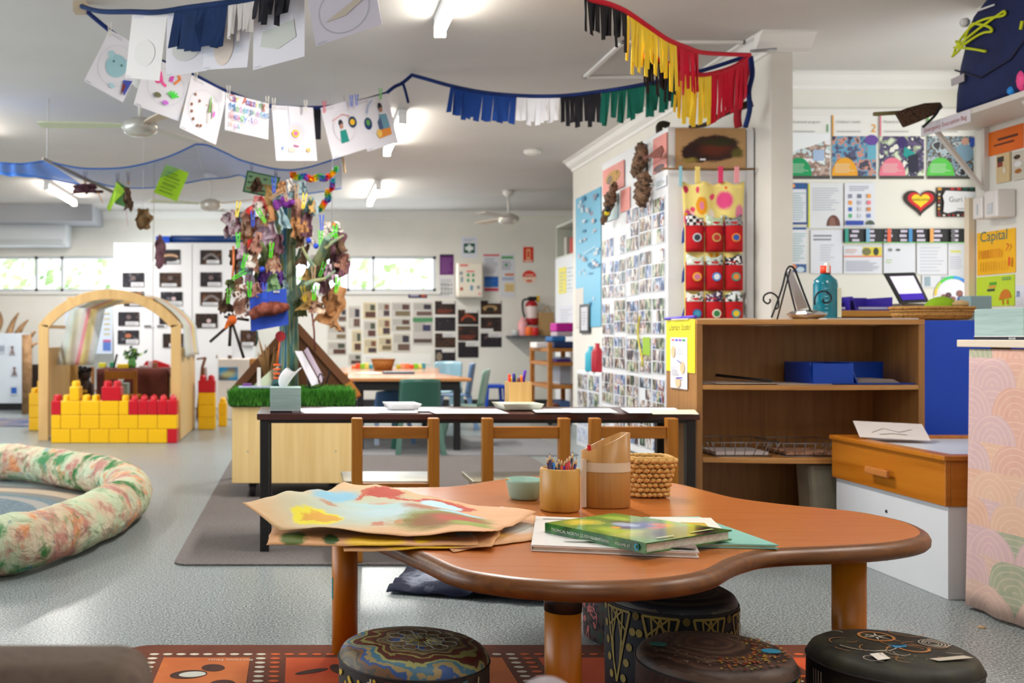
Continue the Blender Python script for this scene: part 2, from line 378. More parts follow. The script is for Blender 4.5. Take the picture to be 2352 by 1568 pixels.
def tube_light(label,x,y0,y1,e=46,first=[None]):
 c=Vector((x,(y0+y1)/2,CH))
 if first[0]is None:
  o=thing('fluorescent_light',label,'ceiling light',c,0,'fluorescent tubes on the ceiling');L=.66
  MB().box(x-.03,x+.03,c.y-L,c.y+L,CH-.045,CH).build('batten',S('#f2f2f2',.5),o,bev=.005)
  e_=S('#fff8ec',.5,emit=34)
  MB().tube([(x,c.y-L+.01,CH-.075),(x,c.y+L-.01,CH-.075)],.024,12).build('tube',e_,o)
  for q in(c.y-L-.01,c.y+L-.012):MB().box(x-.03,x+.03,q,q+.022,CH-.105,CH-.04).build('end_cap',S('#fafafa',.4),o,bev=.004)
  first[0]=o
 else:o=dup(first[0],c,0,label)
 l=area('fluorescent_glow',(x,c.y,CH-.11),(0,0,0),.12,1.25,e,(1,.965,.92));l.data.spread=R(170)
 return o
tube_light('fluorescent ceiling tube at the top edge between the two buntings',.70,3.88,5.2)
tube_light('fluorescent ceiling tube behind the last hanging drawing',.72,7.3,8.62)
tube_light('fluorescent ceiling tube far back beside the right-hand ceiling fan',.80,10.62,11.94)
tube_light('fluorescent ceiling tube at the far left above the air conditioner',-2.6,10.6,11.92)
tube_light('fluorescent ceiling tube out at the left above the blue net',-2.55,6.9,8.2)
tube_light('assumed unseen fluorescent ceiling tube of the room right of the white post',2.75,1.6,2.9,12)  # out of view, assumed from the glare on the posters
tube_light('added unseen fluorescent ceiling tube above the kidney-shaped table',.9,.6,1.9,9)  # out of view, added to light the foreground
tube_light('added unseen fluorescent ceiling tube over the left front of the room',-2.5,3.2,4.5,18)  # another unseen tube, put in for extra light at the left
def fan(label,px,py,Yd,ang,first=[None]):
 c=P(px,py,Yd);zh=c.z
 if first[0]is None:
  o=thing('ceiling_fan',label,'ceiling fan',(c.x,c.y,CH),0,'ceiling fans')
  wm=S('#d5d2cc',.35)
  MB().lathe([(.001,0),(.065,0),(.06,-.03),(.03,-.06),(.012,-.07)],(c.x,c.y,CH),20).build('canopy',wm,o)
  MB().cyl((c.x,c.y,zh),(c.x,c.y,CH-.05),.012).build('downrod',wm,o)
  MB().lathe([(.001,.05),(.05,.045),(.1,.02),(.115,-.01),(.1,-.045),(.06,-.065),(.001,-.07)],(c.x,c.y,zh),28).build('motor',S('#c9c5bd',.25,.35),o)
  cols=['#cfd8b8','#c9b7a2','#cdc8c0','#b9b98a']
  for k in range(3):
   a=R(k*120);M=Matrix.Translation((c.x,c.y,zh))@Matrix.Rotation(a,4,'Z')@Matrix.Rotation(R(4),4,'X');b=MB()
   pts=[(.1,-.025),(.18,-.045),(.3,-.06),(.58,-.07),(.62,-.05),(.62,.05),(.58,.06),(.3,.055),(.18,.04),(.1,.025)]
   b.extr([M@Vector((x_,y_,-.004))for x_,y_ in pts],(0,0,.008));b.build('blade',S(cols[k],.5),o)
  first[0]=o;o.rotation_euler.z=R(ang)
 else:o=dup(first[0],(c.x,c.y,CH),R(ang),label)
 return o
fan('white ceiling fan nearest us, left, behind the first hanging drawings',322,288,6.4,183)
fan('white ceiling fan half hidden left of the decorated tree',484,470,10.2,205)
fan('white ceiling fan far back right of the fluorescent tube',1168,500,11.4,-8)
o=thing('smoke_detector','white smoke detector on the ceiling below the coloured bunting','smoke detector',P(1222,340,8.9).xy.to_3d()+Vector((0,0,CH)))
c=o.location.copy();MB().lathe([(.001,0),(.07,0),(.07,-.02),(.055,-.035),(.03,-.045),(.001,-.045)],c,24).build('housing',S('#e6e3dd',.4),o)
MB().ball((c.x+.06,c.y-.01,c.z-.02),.02,8).build('indicator',S('#e8e8e0',.3),o)
a,d=P(-40,566,13.1),P(158,512,13.1);o=thing('air_conditioner','white wall-mounted split air conditioner at the far left above the window','air conditioner',(a.x,13.1,a.z))
MB().box(a.x,d.x,12.98,13.29,a.z,d.z).build('housing',S('#dfe5ea',.4),o,bev=.03)
MB().box(a.x+.05,d.x-.05,12.97,12.99,a.z+.02,a.z+.08).build('air_flap',S('#c8cfd2',.4),o,bev=.004)
struct(MB().box(-5,P(212,0,12.6).x,12.6,BY,P(0,508,12.6).z,CH),'trim_8',S('#aeb1b8',.7))
# ================================================================== BACK WALL PAPERS
lab=[]
def put(s,name,label,cat,group=None):return s.build(name,label,cat,group)
Yb=BY-.006
a,d=P(262,935,12.2),P(532,558,12.2)
o=thing('storage_cupboard','tall white storage cupboard with dark prints behind the wooden arch','cupboard',(a.x,12.2,0))
cw=(d.x-a.x)/3
MB().box(a.x,d.x+.25,12.2,12.9,0,d.z).build('carcass',m_whiteboard,o)
for k in range(3):
 dr=MB().box(a.x+k*cw+.004,a.x+(k+1)*cw-.004,12.18,12.2,.06,d.z-.01).build('door',S('#e9ebef',.3),o,bev=.003)
t0,t1=P(392,549,12.4),P(560,549,12.4);tag(MB().tube([t0,t1],.045,16).build('poster_tube',S('#0f3a78',.4)),'long dark blue tube lying on top of the white cupboard','tube')
tag(MB().box(t0.x-.17,t0.x-.005,12.33,12.47,d.z,d.z+.095).build('tube_box',S('#1650c8',.4),bev=.005),'small bright blue block at the end of the dark blue tube','box')
dk=[(367,573,414,606),(460,574,509,607),(281,626,331,659),(366,626,416,659),(460,625,509,658),(284,669,331,703),(369,670,419,702),(460,670,511,702),(271,716,320,748),(449,720,500,753),(270,758,319,790),(552,758,590,795),(366,712,421,745),(374,766,421,798)]
wd=['topmost left','topmost right','second row left','second row middle','second row right','third row left, behind the arch top','third row middle','third row right','fourth row left, seen through the arch','fourth row right','fifth row left, seen through the arch','bottom right, beside the tree','fourth row middle, behind the arch','fifth row middle, behind the arch post']
for i,(x0,y0,x1,y1)in enumerate(dk):
 s=fsheet(x0,y0,x1,y1,12.172,darkphoto(i));u=[(.35,.03,.97,.3),(.3,.05,.9,.3),(.4,.02,.98,.33),(.1,.03,.8,.25)][i%4]
 s.rect(*u,'#d8dade');s.lines(u[0]+.05,u[1]+.04,u[2]-.05,u[3]-.04,3,'#9a9ca6')
 if i==0:s.ell(.5,.5,.4,.2,'#c09a78');s.ell(.5,.35,.38,.18,'#2a2426')
 elif i in(1,7):s.line([(.15+.7*q/8,.35+.35*math.sin(q/8*math.pi))for q in range(9)],.03,'#7a7270')
 elif i==10:s.ell(.5,.6,.15,.15,'#b06a48')
 elif i in(6,9):s.ell(.6,.5,.1,.14,'#c8b0b4')
 else:s.ell(.5,.62,.12,.16,'#6a5a5a')
 put(s,'dark_print','dark photo print on the white cupboard, '+wd[i],'photo print','dark prints on the white cupboard')
for i,(x0,x1,wds)in enumerate([(330,352,'left'),(360,382,'right')]):
 s=fsheet(x0,745,x1,752,12.172,S('#dfe1e4',.5));s.lines(.05,.1,.95,.9,1,'#55555c',.8);put(s,'name_strip','small printed name strip on the cupboard behind the arch, '+wds+' one','label strip')
s=fsheet(150,705,258,812,12.9,S('#d3dff2',.5));s.ell(.35,.55,.3,.33,'#b9cfe0');s.ell(.3,.6,.12,.2,'#c6c0a2');s.ell(.45,.5,.08,.22,'#bcc7a0');s.rect(.8,.06,.97,.3,'#5a7ac8');s.rect(.8,.25,.97,.3,'#c05a8a');s.rect(.4,.03,.52,.07,'#e04a80')
for k in range(5):s.rect(.82,.4+k*.11,.95,.44+k*.11,'#cbc3a0')
put(s,'wall_map','large pale blue wall map seen through the left side of the arch','map')
a,d=P(-60,926,12.6),P(55,765,12.6);o=thing('display_cupboard','white cupboard with small pictures at the left edge behind the yellow bricks','cupboard',(a.x,12.7,0))
MB().box(a.x,d.x,12.6,13.0,a.z,d.z).build('carcass',S('#d6e0ec',.45),o,bev=.004);MB().box(a.x,d.x,12.63,13.0,0,a.z).build('plinth',m_black,o)
for i,(x,y,c1,sh)in enumerate([(28,804,'#8a7a7a','f'),(33,852,'#7a6a70','f'),(32,896,'#2a62c0','r'),(4,800,'#9aa2b4','r')]):
 s=fsheet(x-8,y-11,x+8,y+11,12.59,S('#d0d9e6',.5))
 if sh=='f':s.poly([(.1,.05),(.9,.05),(.6,.7),(.4,.7)],c1);s.ell(.5,.8,.2,.15,'#6a4a3a')
 else:s.rect(.1,.15,.9,.8,c1)
 put(s,'small_picture','small picture on the left white cupboard, '+['a grey figure high up','a grey figure lower down','a blue rectangle near the bottom','a faded block at the edge'][i],'picture')
for i,pts in enumerate([[(-14,770),(2,740),(0,716)],[(20,768),(30,740),(43,718)],[(40,768),(50,750),(65,734)]]):
 tag(MB().tube(spline([P(x,y,12.75+.05*k)for k,(x,y)in enumerate(pts)],5),[.05-.04*q/10 for q in range(11)],8).build('driftwood_branch',NZ('driftwood',['#7a5c3c','#a88460'],12)),'curved wooden branch on the left white cupboard, '+['cut by the picture edge','the tallest','the lower right one'][i],'branch')
o=thing('coat_tree','brown branching wooden post between the left cupboard and the arch','wooden post',P(64,930,12.0).xy.to_3d())
mw=NZ('driftwood',['#7a5c3c','#a88460'],12)
p0,p1=P(62,900,12.0),P(62,768,12.0);p0.z=0;MB().tube([p0,p1],.06,10).build('trunk',mw,o)
for q in([(66,800),(75,792),(86,787)],[(66,778),(74,768),(82,760)]):MB().tube([P(x,y,12.0)for x,y in q],[.03,.02,.012],8).build('branch',mw,o)
tag(MB().box(P(66,0,12.1).x,P(94,0,12.1).x,12.15,12.4,0,P(0,838,11.9).z).build('small_cabinet',S('#241a16',.5),bev=.01),'dark brown little cabinet behind the arch, left post','cabinet')
s=fsheet(1059,543,1097,592,Yb,S('#dfe2ec',.5));s.rect(.16,.22,.84,.68,'#115045');s.poly([(.42,.28),(.58,.28),(.58,.37),(.74,.37),(.74,.53),(.58,.53),(.58,.62),(.42,.62),(.42,.53),(.26,.53),(.26,.37),(.42,.37)],'#e8f0ee');s.lines(.15,.78,.85,.92,2,'#a8b0c8');put(s,'first_aid_sign','first aid sign, white cross on a dark green square, high on the wall','sign')
s=fsheet(1010,584,1042,631,Yb,S('#63246e',.4));s.rect(0,.9,1,1,'#2a1238');s.lines(.12,.1,.9,.85,12,'#9a6aa6',.3);put(s,'purple_poster','purple printed poster left of the first aid box','poster')
s=fsheet(1008,634,1044,683,Yb,S('#dcdadd',.5));s.lines(.1,.1,.9,.9,9,'#9c9ca0',.4);[s.ell(.2+.2*(k%4),.2+.2*(k//4),.05,.05,'#7a8a7a')for k in range(12)];put(s,'notice_sheet','white notice with small icons under the purple poster','notice')
a,d=P(1050,683,13.1),P(1110,602,13.1);o=thing('first_aid_cabinet','cream wall-mounted first aid cabinet covered in small labels','cabinet',(a.x,13.3,a.z))
MB().box(a.x,d.x,13.1,13.29,a.z,d.z).build('case',S('#e9dfcf',.4),o,bev=.02)
s=Sheet((a.x+.02,13.096,a.z+.03),(1,0,0),(0,0,1),d.x-a.x-.04,d.z-a.z-.05,S('#ece3d2',.4))
for k in range(4):s.rect(.36+.22*(k%2),.42+.17*(k//2),.46+.22*(k%2),.52+.17*(k//2),'#2c9a68')
s.rect(.34,.73,.68,.78,'#e87a7a');s.rect(.05,.92,.4,.98,'#e87070');s.ell(.1,.7,.08,.06,'#9aa0a8');s.rect(.08,.42,.18,.58,'#8aa0b0');s.ell(.12,.2,.07,.06,'#b8604a');s.poly([(.5,.15),(.6,.15),(.62,.3),(.5,.32)],'#6a98b8');s.ell(.85,.25,.08,.06,'#a0a0a0');s.ell(.9,.05,.07,.04,'#f0a8a8')
s.build('door',None,None,parent=o)
for i,(x0,y0,x1,y1,kind)in enumerate([(1110,583,1147,632,'a'),(1150,583,1182,634,'b'),(1111,634,1146,670,'c'),(1150,634,1183,682,'d')]):
 s=fsheet(x0,y0,x1,y1,Yb,S('#dcdde4',.5))
 if kind=='a':s.rect(0,.9,1,.98,'#d84a52');s.lines(.08,.1,.92,.85,8,'#aab')
 if kind=='b':s.rect(.05,.78,.9,.9,'#58a868');s.lines(.08,.3,.9,.72,5,'#99a');s.rect(.3,.02,.95,.12,'#d87a50');s.ell(.4,.5,.1,.06,'#3a9a60')
 if kind=='c':s.rect(.04,.3,.96,.98,'#1f63bb');s.rect(.04,.05,.96,.24,'#c83a4a');s.lines(.1,.4,.8,.8,3,'#4a86d0')
 if kind=='d':s.rect(.1,.8,.9,.95,'#a8b4d0');s.rect(.28,.25,.95,.66,'#e8cf98');s.lines(.32,.3,.9,.62,4,'#c8a868')
 put(s,'wall_notice',['white notice with a red heading right of the first aid cabinet','white chart with a green heading, top right of the notices','notice with a blue block over a red band','pale notice with a cream block below the green-headed chart'][i],'notice')
s=fsheet(1202,567,1225,602,Yb,S('#dd3022',.4));s.rect(.3,.2,.7,.85,'#f0c890');s.rect(.1,.04,.9,.14,'#f3d8c8');s.rect(.38,.3,.62,.75,'#e04a30');put(s,'extinguisher_sign','red and cream fire extinguisher sign, upper of the two red signs','sign')
s=fsheet(1199,620,1232,651,Yb,S('#ece4dc',.5));s.ell(.5,.5,.48,.48,'#dd3a2a',0,180);s.ell(.5,.48,.48,.46,'#f2d8c0',180,360);s.rect(.3,.12,.7,.28,'#e0604a');s.rect(.2,.6,.8,.68,'#f3c8b8');put(s,'round_fire_sign','round red and cream fire sign, lower of the two red signs','sign')
s=fsheet(938,671,981,684,Yb,S('#2c2250',.4));s.rect(.1,.3,.55,.6,'#c8c0d8');s.ell(.8,.5,.15,.35,'#c85a30');put(s,'dark_banner','small dark violet banner with an orange dot below the right window','banner')
pg=[(800,702,828,754,0),(834,694,864,732,1),(867,694,896,728,0),(899,694,944,728,2),(948,694,994,727,2),(835,736,864,775,0),(867,730,897,770,1),(899,730,944,760,2),(948,728,994,792,3),(808,758,830,808,1),(836,778,866,812,1),(869,774,900,806,1),(902,764,943,808,0),(800,812,830,838,0),(748,700,770,740,0),(752,745,796,780,0),(772,706,796,740,0),(752,784,796,815,0)]
wp=['first of the top row beside the tree','second of the top row','third of the top row','fourth of the top row','last of the top row','second row, left','second row, middle, cream','second row, right','tall one with a green banner','third row, narrow cream at the left','third row, cream, second','third row, cream, third','third row, right','lowest, left','partly hidden behind the tree, top','partly hidden behind the tree, middle','partly hidden behind the brown paper','partly hidden behind the tree, lowest']
for i,(x0,y0,x1,y1,k)in enumerate(pg):
 rr=random.Random(i);s=fsheet(x0,y0,x1,y1,Yb,S(['#cfc8be','#dccba6','#c9c4bd','#c4beb8'][k],.6));s.lines(.08,.5,.9,.92,6,'#948e86',.4)
 if k==3:s.rect(0,.82,1,.98,'#4f8a5c');s.rect(.5,.5,.9,.72,'#3a3a5a');s.rect(.05,.08,.95,.22,'#5a4a44')
 else:s.rect(.1+.4*rr.random(),.08,.95,.35+.1*rr.random(),['#6a5248','#5a3a30','#4a3a40','#7a6a50'][i%4]);s.rect(.55,.5,.92,.85,['#3a3440','#5a4038','#7a5040','#4a5040'][(i*3)%4])
 put(s,'article_page','printed article page on the back wall, '+wp[i],'page','article pages under the right window')
dk=[(999,691,1046,722),(999,728,1046,760),(999,765,1046,798),(999,802,1046,836),(1052,711,1099,745),(1052,748,1099,782),(1052,785,1099,821),(1104,690,1152,722),(1104,728,1152,761),(1104,765,1152,797)]
wd=['left column, top','left column, second','left column, third, brown','left column, bottom','middle column, top with an orange arc','middle column, centre','middle column, bottom','right column, top','right column, middle','right column, bottom']
for i,(x0,y0,x1,y1)in enumerate(dk):
 s=fsheet(x0,y0,x1,y1,Yb,darkphoto([1,0,3,0,1,1,0,3,1,0][i]),t=.004)
 if i==4:s.ell(.5,.25,.36,.4,'#b0441e',0,180);s.ell(.5,.25,.26,.26,'#2a1c18',0,180);
 if i in(0,4,7,3):s.rect(.35,.8,.97,1.0,'#dcdad6')
 elif i in(2,9,6):s.rect(.38,.72,1,1.02,'#e2e0dd');s.lines(.42,.76,.96,.98,3,'#aaa')
 elif i==8:s.rect(0,-.02,.6,.2,'#dcdad6')
 if i in(0,5):s.lines(.1,.1,.9,.4,5,'#8a3a22',.5)
 if i==3:s.ell(.2,.5,.15,.3,'#8a7a6a')
 if i==7:s.ell(.45,.45,.35,.22,'#b09060');s.ell(.45,.35,.2,.18,'#241c1c')
 put(s,'dark_photo','dark photograph right of the article pages, '+wd[i],'photograph','dark photographs on the back wall')
s=fsheet(832,812,990,836,Yb,S('#efece6',.5));s.lines(.05,.2,.4,.8,2,'#d8d4cc');put(s,'paper_strip','long blank white paper strip above the bead table','paper strip')
c=P(1221,705,13.12);o=thing('fire_extinguisher','red fire extinguisher with a white label hanging on the back wall','fire extinguisher',(c.x,13.2,P(0,747,13.12).z));zb=P(0,747,13.12).z;zt=P(0,690,13.12).z
MB().lathe([(.001,zb),(.075,zb),(.08,zb+.02),(.08,zt-.06),(.06,zt-.02),(.03,zt),(.001,zt)],(c.x,13.12,0),24).build('cylinder',S('#a51a24',.3),o)
MB().lathe([(.0815,zb+.09),(.0815,zb+.24)],(c.x,13.12,0),24,cap=False).build('body_label',S('#e6d4d2',.5),o)
MB().box(c.x-.04,c.x+.06,13.08,13.16,zt,zt+.05).build('valve',m_black,o,bev=.006);MB().cyl((c.x+.06,13.1,zt+.02),(c.x+.09,13.1,zt+.02),.04,seg=16).build('gauge',S('#e0b020',.4),o)
MB().tube(spline([(c.x-.03,13.12,zt+.02),(c.x-.11,13.1,zt),(c.x-.12,13.08,zt-.12),(c.x-.1,13.06,zb+.1)],6),.013,8).build('hose',m_black,o)
Ys=12.9;a,d=P(1176,776,Ys),P(1300,771,Ys);o=tag(MB().box(a.x,d.x,Ys,13.29,a.z,a.z+.03).build('wall_shelf',S('#55585c',.5),bev=.004),'narrow dark grey wall shelf under the fire extinguisher','shelf');zs=a.z+.03
def can(px,py,ptop,Y,r,hx,name,label,cat,prof=None,zb=None,mat=None,group=None):
 c=P(px,py,Y);z0=c.z if zb is None else zb;h=P(px,ptop,Y).z-z0
 pr=[(r*a_,z0+h*b_)for a_,b_ in(prof or[(.001,0),(.95,0),(1,.03),(1,.96),(.96,1),(.9,1),(.9,.1),(.001,.1)])]
 return tag(MB().lathe(pr,(c.x,Y,0),20).build(name,mat or S(hx,.4)),label,cat,group)
bprof=[(.001,0),(.95,0),(1,.04),(1,.7),(.5,.85),(.4,.88),(.42,1),(.001,1)]
can(1200,771,728,13.0,.06,'#e8a4a8','soap_bottle','pink plastic bottle on the small grey wall shelf','bottle',bprof,zs)
can(1215,771,750,12.96,.05,'#f0702a','plastic_cup','orange plastic cup beside the pink bottle','cup',None,zs)
can(1229,771,752,12.93,.045,'#c42420','plastic_cup','red plastic cup beside the orange one','cup',None,zs)
can(1184,771,757,13.0,.05,'#b8bcbc','grey_tin','grey tin at the left end of the small wall shelf','tin',None,zs)
a,d=P(1241,772,12.97),P(1272,717,12.97);o=thing('paper_bag','brown paper carrier bag on the small grey wall shelf','paper bag',(a.x,13.05,zs))
MB().box(a.x,d.x,12.97,13.1,zs,d.z).build('bag',S('#b08d5e',.7),o);MB().tube(spline([(a.x+.03,12.97,d.z),((a.x+d.x)/2,12.97,d.z+.07),(d.x-.03,12.97,d.z)],6),.006,6).build('handle',S('#a5824f',.7),o)
# ================================================================== PARTITION SIDE: cupboard covered in photographs
UX,UY0,UY1=2.02,5.70,6.94;uz=P(0,291,UY0).z
o=thing('tall_cupboard','tall white cupboard against the white post, its front covered with photographs','cupboard',(UX,UY0,0))
MB().box(UX,PX-.01,UY0,UY1,.2,uz).build('carcass',NZ('cupboard_white',['#e3e4e6','#e8e9ea'],2,rough=.35,rnd=False),o,bev=.004)
MB().box(UX+.04,PX-.01,UY0+.05,UY1,0,.2).build('plinth',S('#989e9f',.6),o)
MB().box(PX-.05,PX-.012,UY0-.012,UY0,.3,uz-.02).build('edge_strip',S('#d8dadd',.4),o)
MB().cyl((PX-.06,UY0-.02,1.02),(PX-.06,UY0-.02,1.14),.009).build('handle',m_chrome,o)
Xs=UX-.004
def sy(px,X=UX):return X*FPX/(px-CX)
colx=[1384,1412,1440,1470,1500,1530];rng=random.Random(11)
rows_z=[(1.42,1.69),(1.15,1.40),(.92,1.13),(.69,.90),(.465,.67),(.25,.445)]
rw=['top','second','third','fourth','fifth','bottom'];cw_=['farthest','second farthest','middle','second nearest','nearest']
for ci in range(5):
 for ri,(z0,z1)in enumerate(rows_z):
  ya,yb=sy(colx[ci+1]),sy(colx[ci]);zz=z0+rng.uniform(-.008,.008);hh=z1-z0
  if ri==0 and ci in(0,1):hh=.13
  sh=Sheet((Xs,yb-.006,zz),(0,-1,0),(0,0,1),(yb-ya)-.012,hh,S('#e6e8ec',.4));n=2 if ci%2 else 3;m_=3 if hh>.15 else 1
  for a in range(n):
   for c_ in range(m_):
    if rng.random()<.95:sh.rect(.02+.97*a/n,.02+.97*c_/m_,.02+.97*(a+.86)/n,.02+.97*(c_+.9)/m_,photo(rng.randrange(5)))
  if ri==3 and ci==3:sh.rect(.3,.5,.9,1,'#9cc23a')
  sh.build('photo_sheet','laminated sheet of small photographs on the cupboard, %s row, %s column'%(rw[ri],cw_[ci]),'photo sheet','laminated photo sheets on the tall cupboard')
tag(MB().tube([Vector((Xs-.01,6.12+.04*math.sin(t/3),1.02-.02*t))for t in range(16)],.006,6).build('yellow_ribbon',S('#d8c848',.6)),'thin yellow ribbon hanging among the photographs','ribbon')
def up_sheet(x0,x1,ytop_near,ybot_near,X=Xs-.004,**k):return lsheet(x0,x1,X,ytop_near,ybot_near,**k)
m_sal=NZ('salmon_paper',['#dd8a80','#e59a90'],6,rough=.6)
s=up_sheet(1384,1433,366,428,mat=m_sal);s.ell(.5,.55,.35,.25,NZ('moss_art',['#a8803c','#c89a50','#6a5030'],30));s.ell(.35,.5,.12,.18,'#7a6048');put(s,'salmon_poster','salmon paper with a mossy brown collage, farthest from the white post','artwork')
s=up_sheet(1425,1446,428,480,mat=m_sal);s.lines(.1,.1,.9,.9,8,'#d07a72',.3);put(s,'salmon_sheet','plain small salmon sheet below the bark pieces','paper')
s=up_sheet(1500,1531,303,386,mat=m_sal);s.ell(.45,.1,.4,.1,'#5a4448');put(s,'salmon_poster','tall salmon paper behind the red leaf, beside the brown painting','artwork')
s=up_sheet(1460,1484,330,400,mat=S('#4a4c54',.5));put(s,'grey_card','dark grey card behind the curled bark','card')
s=up_sheet(1390,1418,442,500,mat=S('#c3dce0',.4));s.line([(.3,.2),(.5,.6),(.4,.8)],.01,'#4a5a60');s.line([(.5,.4),(.8,.6)],.01,'#4a5a60');put(s,'pale_blue_drawing','pale blue drawing below the salmon poster','drawing')
s=up_sheet(1505,1530,402,425,mat=S('#dfe3ea',.4));s.lines(.1,.2,.9,.8,4,'#7a8a80',.4);put(s,'title_sheet','small white title sheet under the salmon paper near the corner','sign')
m_bark=NZ('dry_bark',['#2e211a','#5e4636','#8a6c54','#46352a'],40,rough=.85,bmp=.6)
def bark(pts,r,label,n=10,flat=.5):
 b=MB();P_=spline(pts,6);rr=random.Random(len(label));N=len(P_)
 rs=[r*(.35+.75*math.sin(math.pi*(i+.8)/(N+.6)))*rr.uniform(.8,1.2)for i in range(N)]
 b.tube(P_,rs,n)
 for v in b.bm.verts:v.co+=Vector((rr.uniform(-1,1),rr.uniform(-1,1),rr.uniform(-1,1)))*r*.3
 return tag(b.build('bark_piece',m_bark),label,'bark')
def W(px,py,X=Xs-.05):Y=X*FPX/(px-CX);return P(px,py,Y)
bark([W(1470,330),W(1474,352),W(1468,378),W(1455,402)],.036,'long curled strip of bark over the dark grey card')
bark([W(1486,400),W(1478,420),W(1476,450),W(1474,474)],.042,'knobbly bark piece hanging below the curled strip')
bark([W(1412,420),W(1405,445),W(1398,470),W(1385,512)],.03,'thin bark piece with a yellow spot, farthest from the post')
tag(MB().ball(W(1394,489,Xs-.09),.017,12).build('yellow_button',S('#e8d010',.4)),'bright yellow round button on the thin bark piece','button')
tag(MB().ball(W(1396,480,Xs-.09),.019,12).build('black_button',m_black),'black round button just above the yellow one','button')
b=MB();lf=[(1478,362),(1492,356),(1505,345),(1521,334),(1526,345),(1519,362),(1505,364),(1494,361),(1482,366)]
b.extr([W(x,y,Xs-.06)for x,y in lf],(-.006,0,0));tag(b.build('dried_leaf',NZ('red_brown_leaf',['#5a2420','#7a3a2c','#4a3026'],25)),'red brown dried leaf hanging in front of the tall salmon paper','leaf')
Yp=UY0-.02
def front_pt(px,py,Y=Yp):return P(px,py,Y)
s=fsheet(1551,294,1713,387,Yp,BLOB('mud_painting',['#a88458','#b8946a'],[(.55,.5,.36,.33,'#3a2420',.08),(.3,.4,.22,.26,'#2e1c1a',.1),(.56,.48,.2,.16,'#5c2a1c',.4),(.62,.66,.25,.1,'#33301c',.4),(.88,.4,.08,.12,'#5a5528',.4),(.2,.2,.1,.06,'#8a7a3a',.5)],.8,5,.1));s.rect(.35,.2,.43,.25,'#d8d8e0');put(s,'brown_painting','kraft paper painting with a dark brown blot, above the pocket organiser','painting')
rod=MB().tube([P(1520,387,Yp-.03),P(1640,389,Yp-.03),P(1735,388,Yp-.03)],.006,8);tag(rod.build('hanging_stick',S('#7a5c38',.7)),'thin wooden stick under the brown painting carrying the pocket organiser','stick')
rf=random.Random(8);fl=[(.3,.86,.09,.05,'#f0a020',.1),(.3,.86,.035,.02,'#e884a8',.1),(.68,.89,.13,.05,'#e8508c',.2),(.7,.73,.12,.035,'#f070b0',.2),(.46,.78,.07,.06,'#f4e8dc',.1),(.07,.79,.07,.05,'#e0408a',.2),(.93,.82,.07,.05,'#e884a8',.2)]
fl+=[(rf.uniform(.03,.97),rf.uniform(.25,.98),rf.uniform(.02,.055),rf.uniform(.01,.024),rf.choice(['#e84a70','#f07830','#e0408a','#f0a020','#c03058','#f4b8c8']),.2)for k in range(30)]
m_floral=BLOB('mushroom_fabric',['#f0dc80','#f4e490'],fl,.8,9,.02)
A=P(1572,728,Yp-.03);z1=P(0,418,Yp).z;x0,x1=A.x,P(1700,0,Yp).x;zb=A.z-.22
o=thing('pocket_organiser','hanging fabric organiser with nine red pockets on yellow mushroom fabric','pocket organiser',((x0+x1)/2,Yp-.03,zb))
def bf(u,v):
 wv=1+.09*max(0,v-.72)/.28;x=(x0+x1)/2+(u-.5)*(x1-x0)*wv
 z=zb+(z1-zb)*v-(.02*math.sin(u*math.pi*3)**2 if v>.98 else 0);return Vector((x,Yp-.03+.008*math.sin(u*14),z))
MB().grid(bf,16,24).build('back_cloth',m_floral,o,solid=.004)
for q,c1 in((1602,'#f0d880'),(1655,'#e04070'),(1692,'#f0a0a8')):
 a=P(q,386,Yp-.036);MB().box(a.x-.012,a.x+.012,a.y-.006,a.y+.004,z1-.01,a.z+.008).build('strap',S(c1,.8),o)
a=P(1563,0,Yp-.04);tag(MB().box(a.x-.008,a.x+.008,a.y-.004,a.y,P(0,430,Yp).z,P(0,384,Yp).z).build('clothes_peg',S('#90c8d8',.5)),'pale blue peg at the left end of the stick','clothes peg')
red=NZ('red_pocket_cloth',['#b0141c','#c01c22'],9,rough=.85)
bad=[[('#c8ccd4','#333844'),('#c8a860','#b83028'),('#e88a30','#2a5ab0')],[('#f0b430','#d878a0'),('#3a86d0','#e8eef4'),('#3a9a88','#e89040')],[('#2a6aa0','#4aa0c0'),('#e8e4d0','#3a8a50'),('#3a90a0','#f0d030')]]
clo=[['#d8d8d8','#b8cfae','#9a9ea0'],['#d0dccc','#c4d2cc','#20202c'],['#e6e2dc','#4a3858','#dfe6e8']]
cl_w=[['black and white checked','pale green printed','grey patterned'],['mint floral','pale aqua printed','black spotted'],['white printed','dark purple floral','white and teal']]
yt=[(512,580),(602,668),(685,752)]
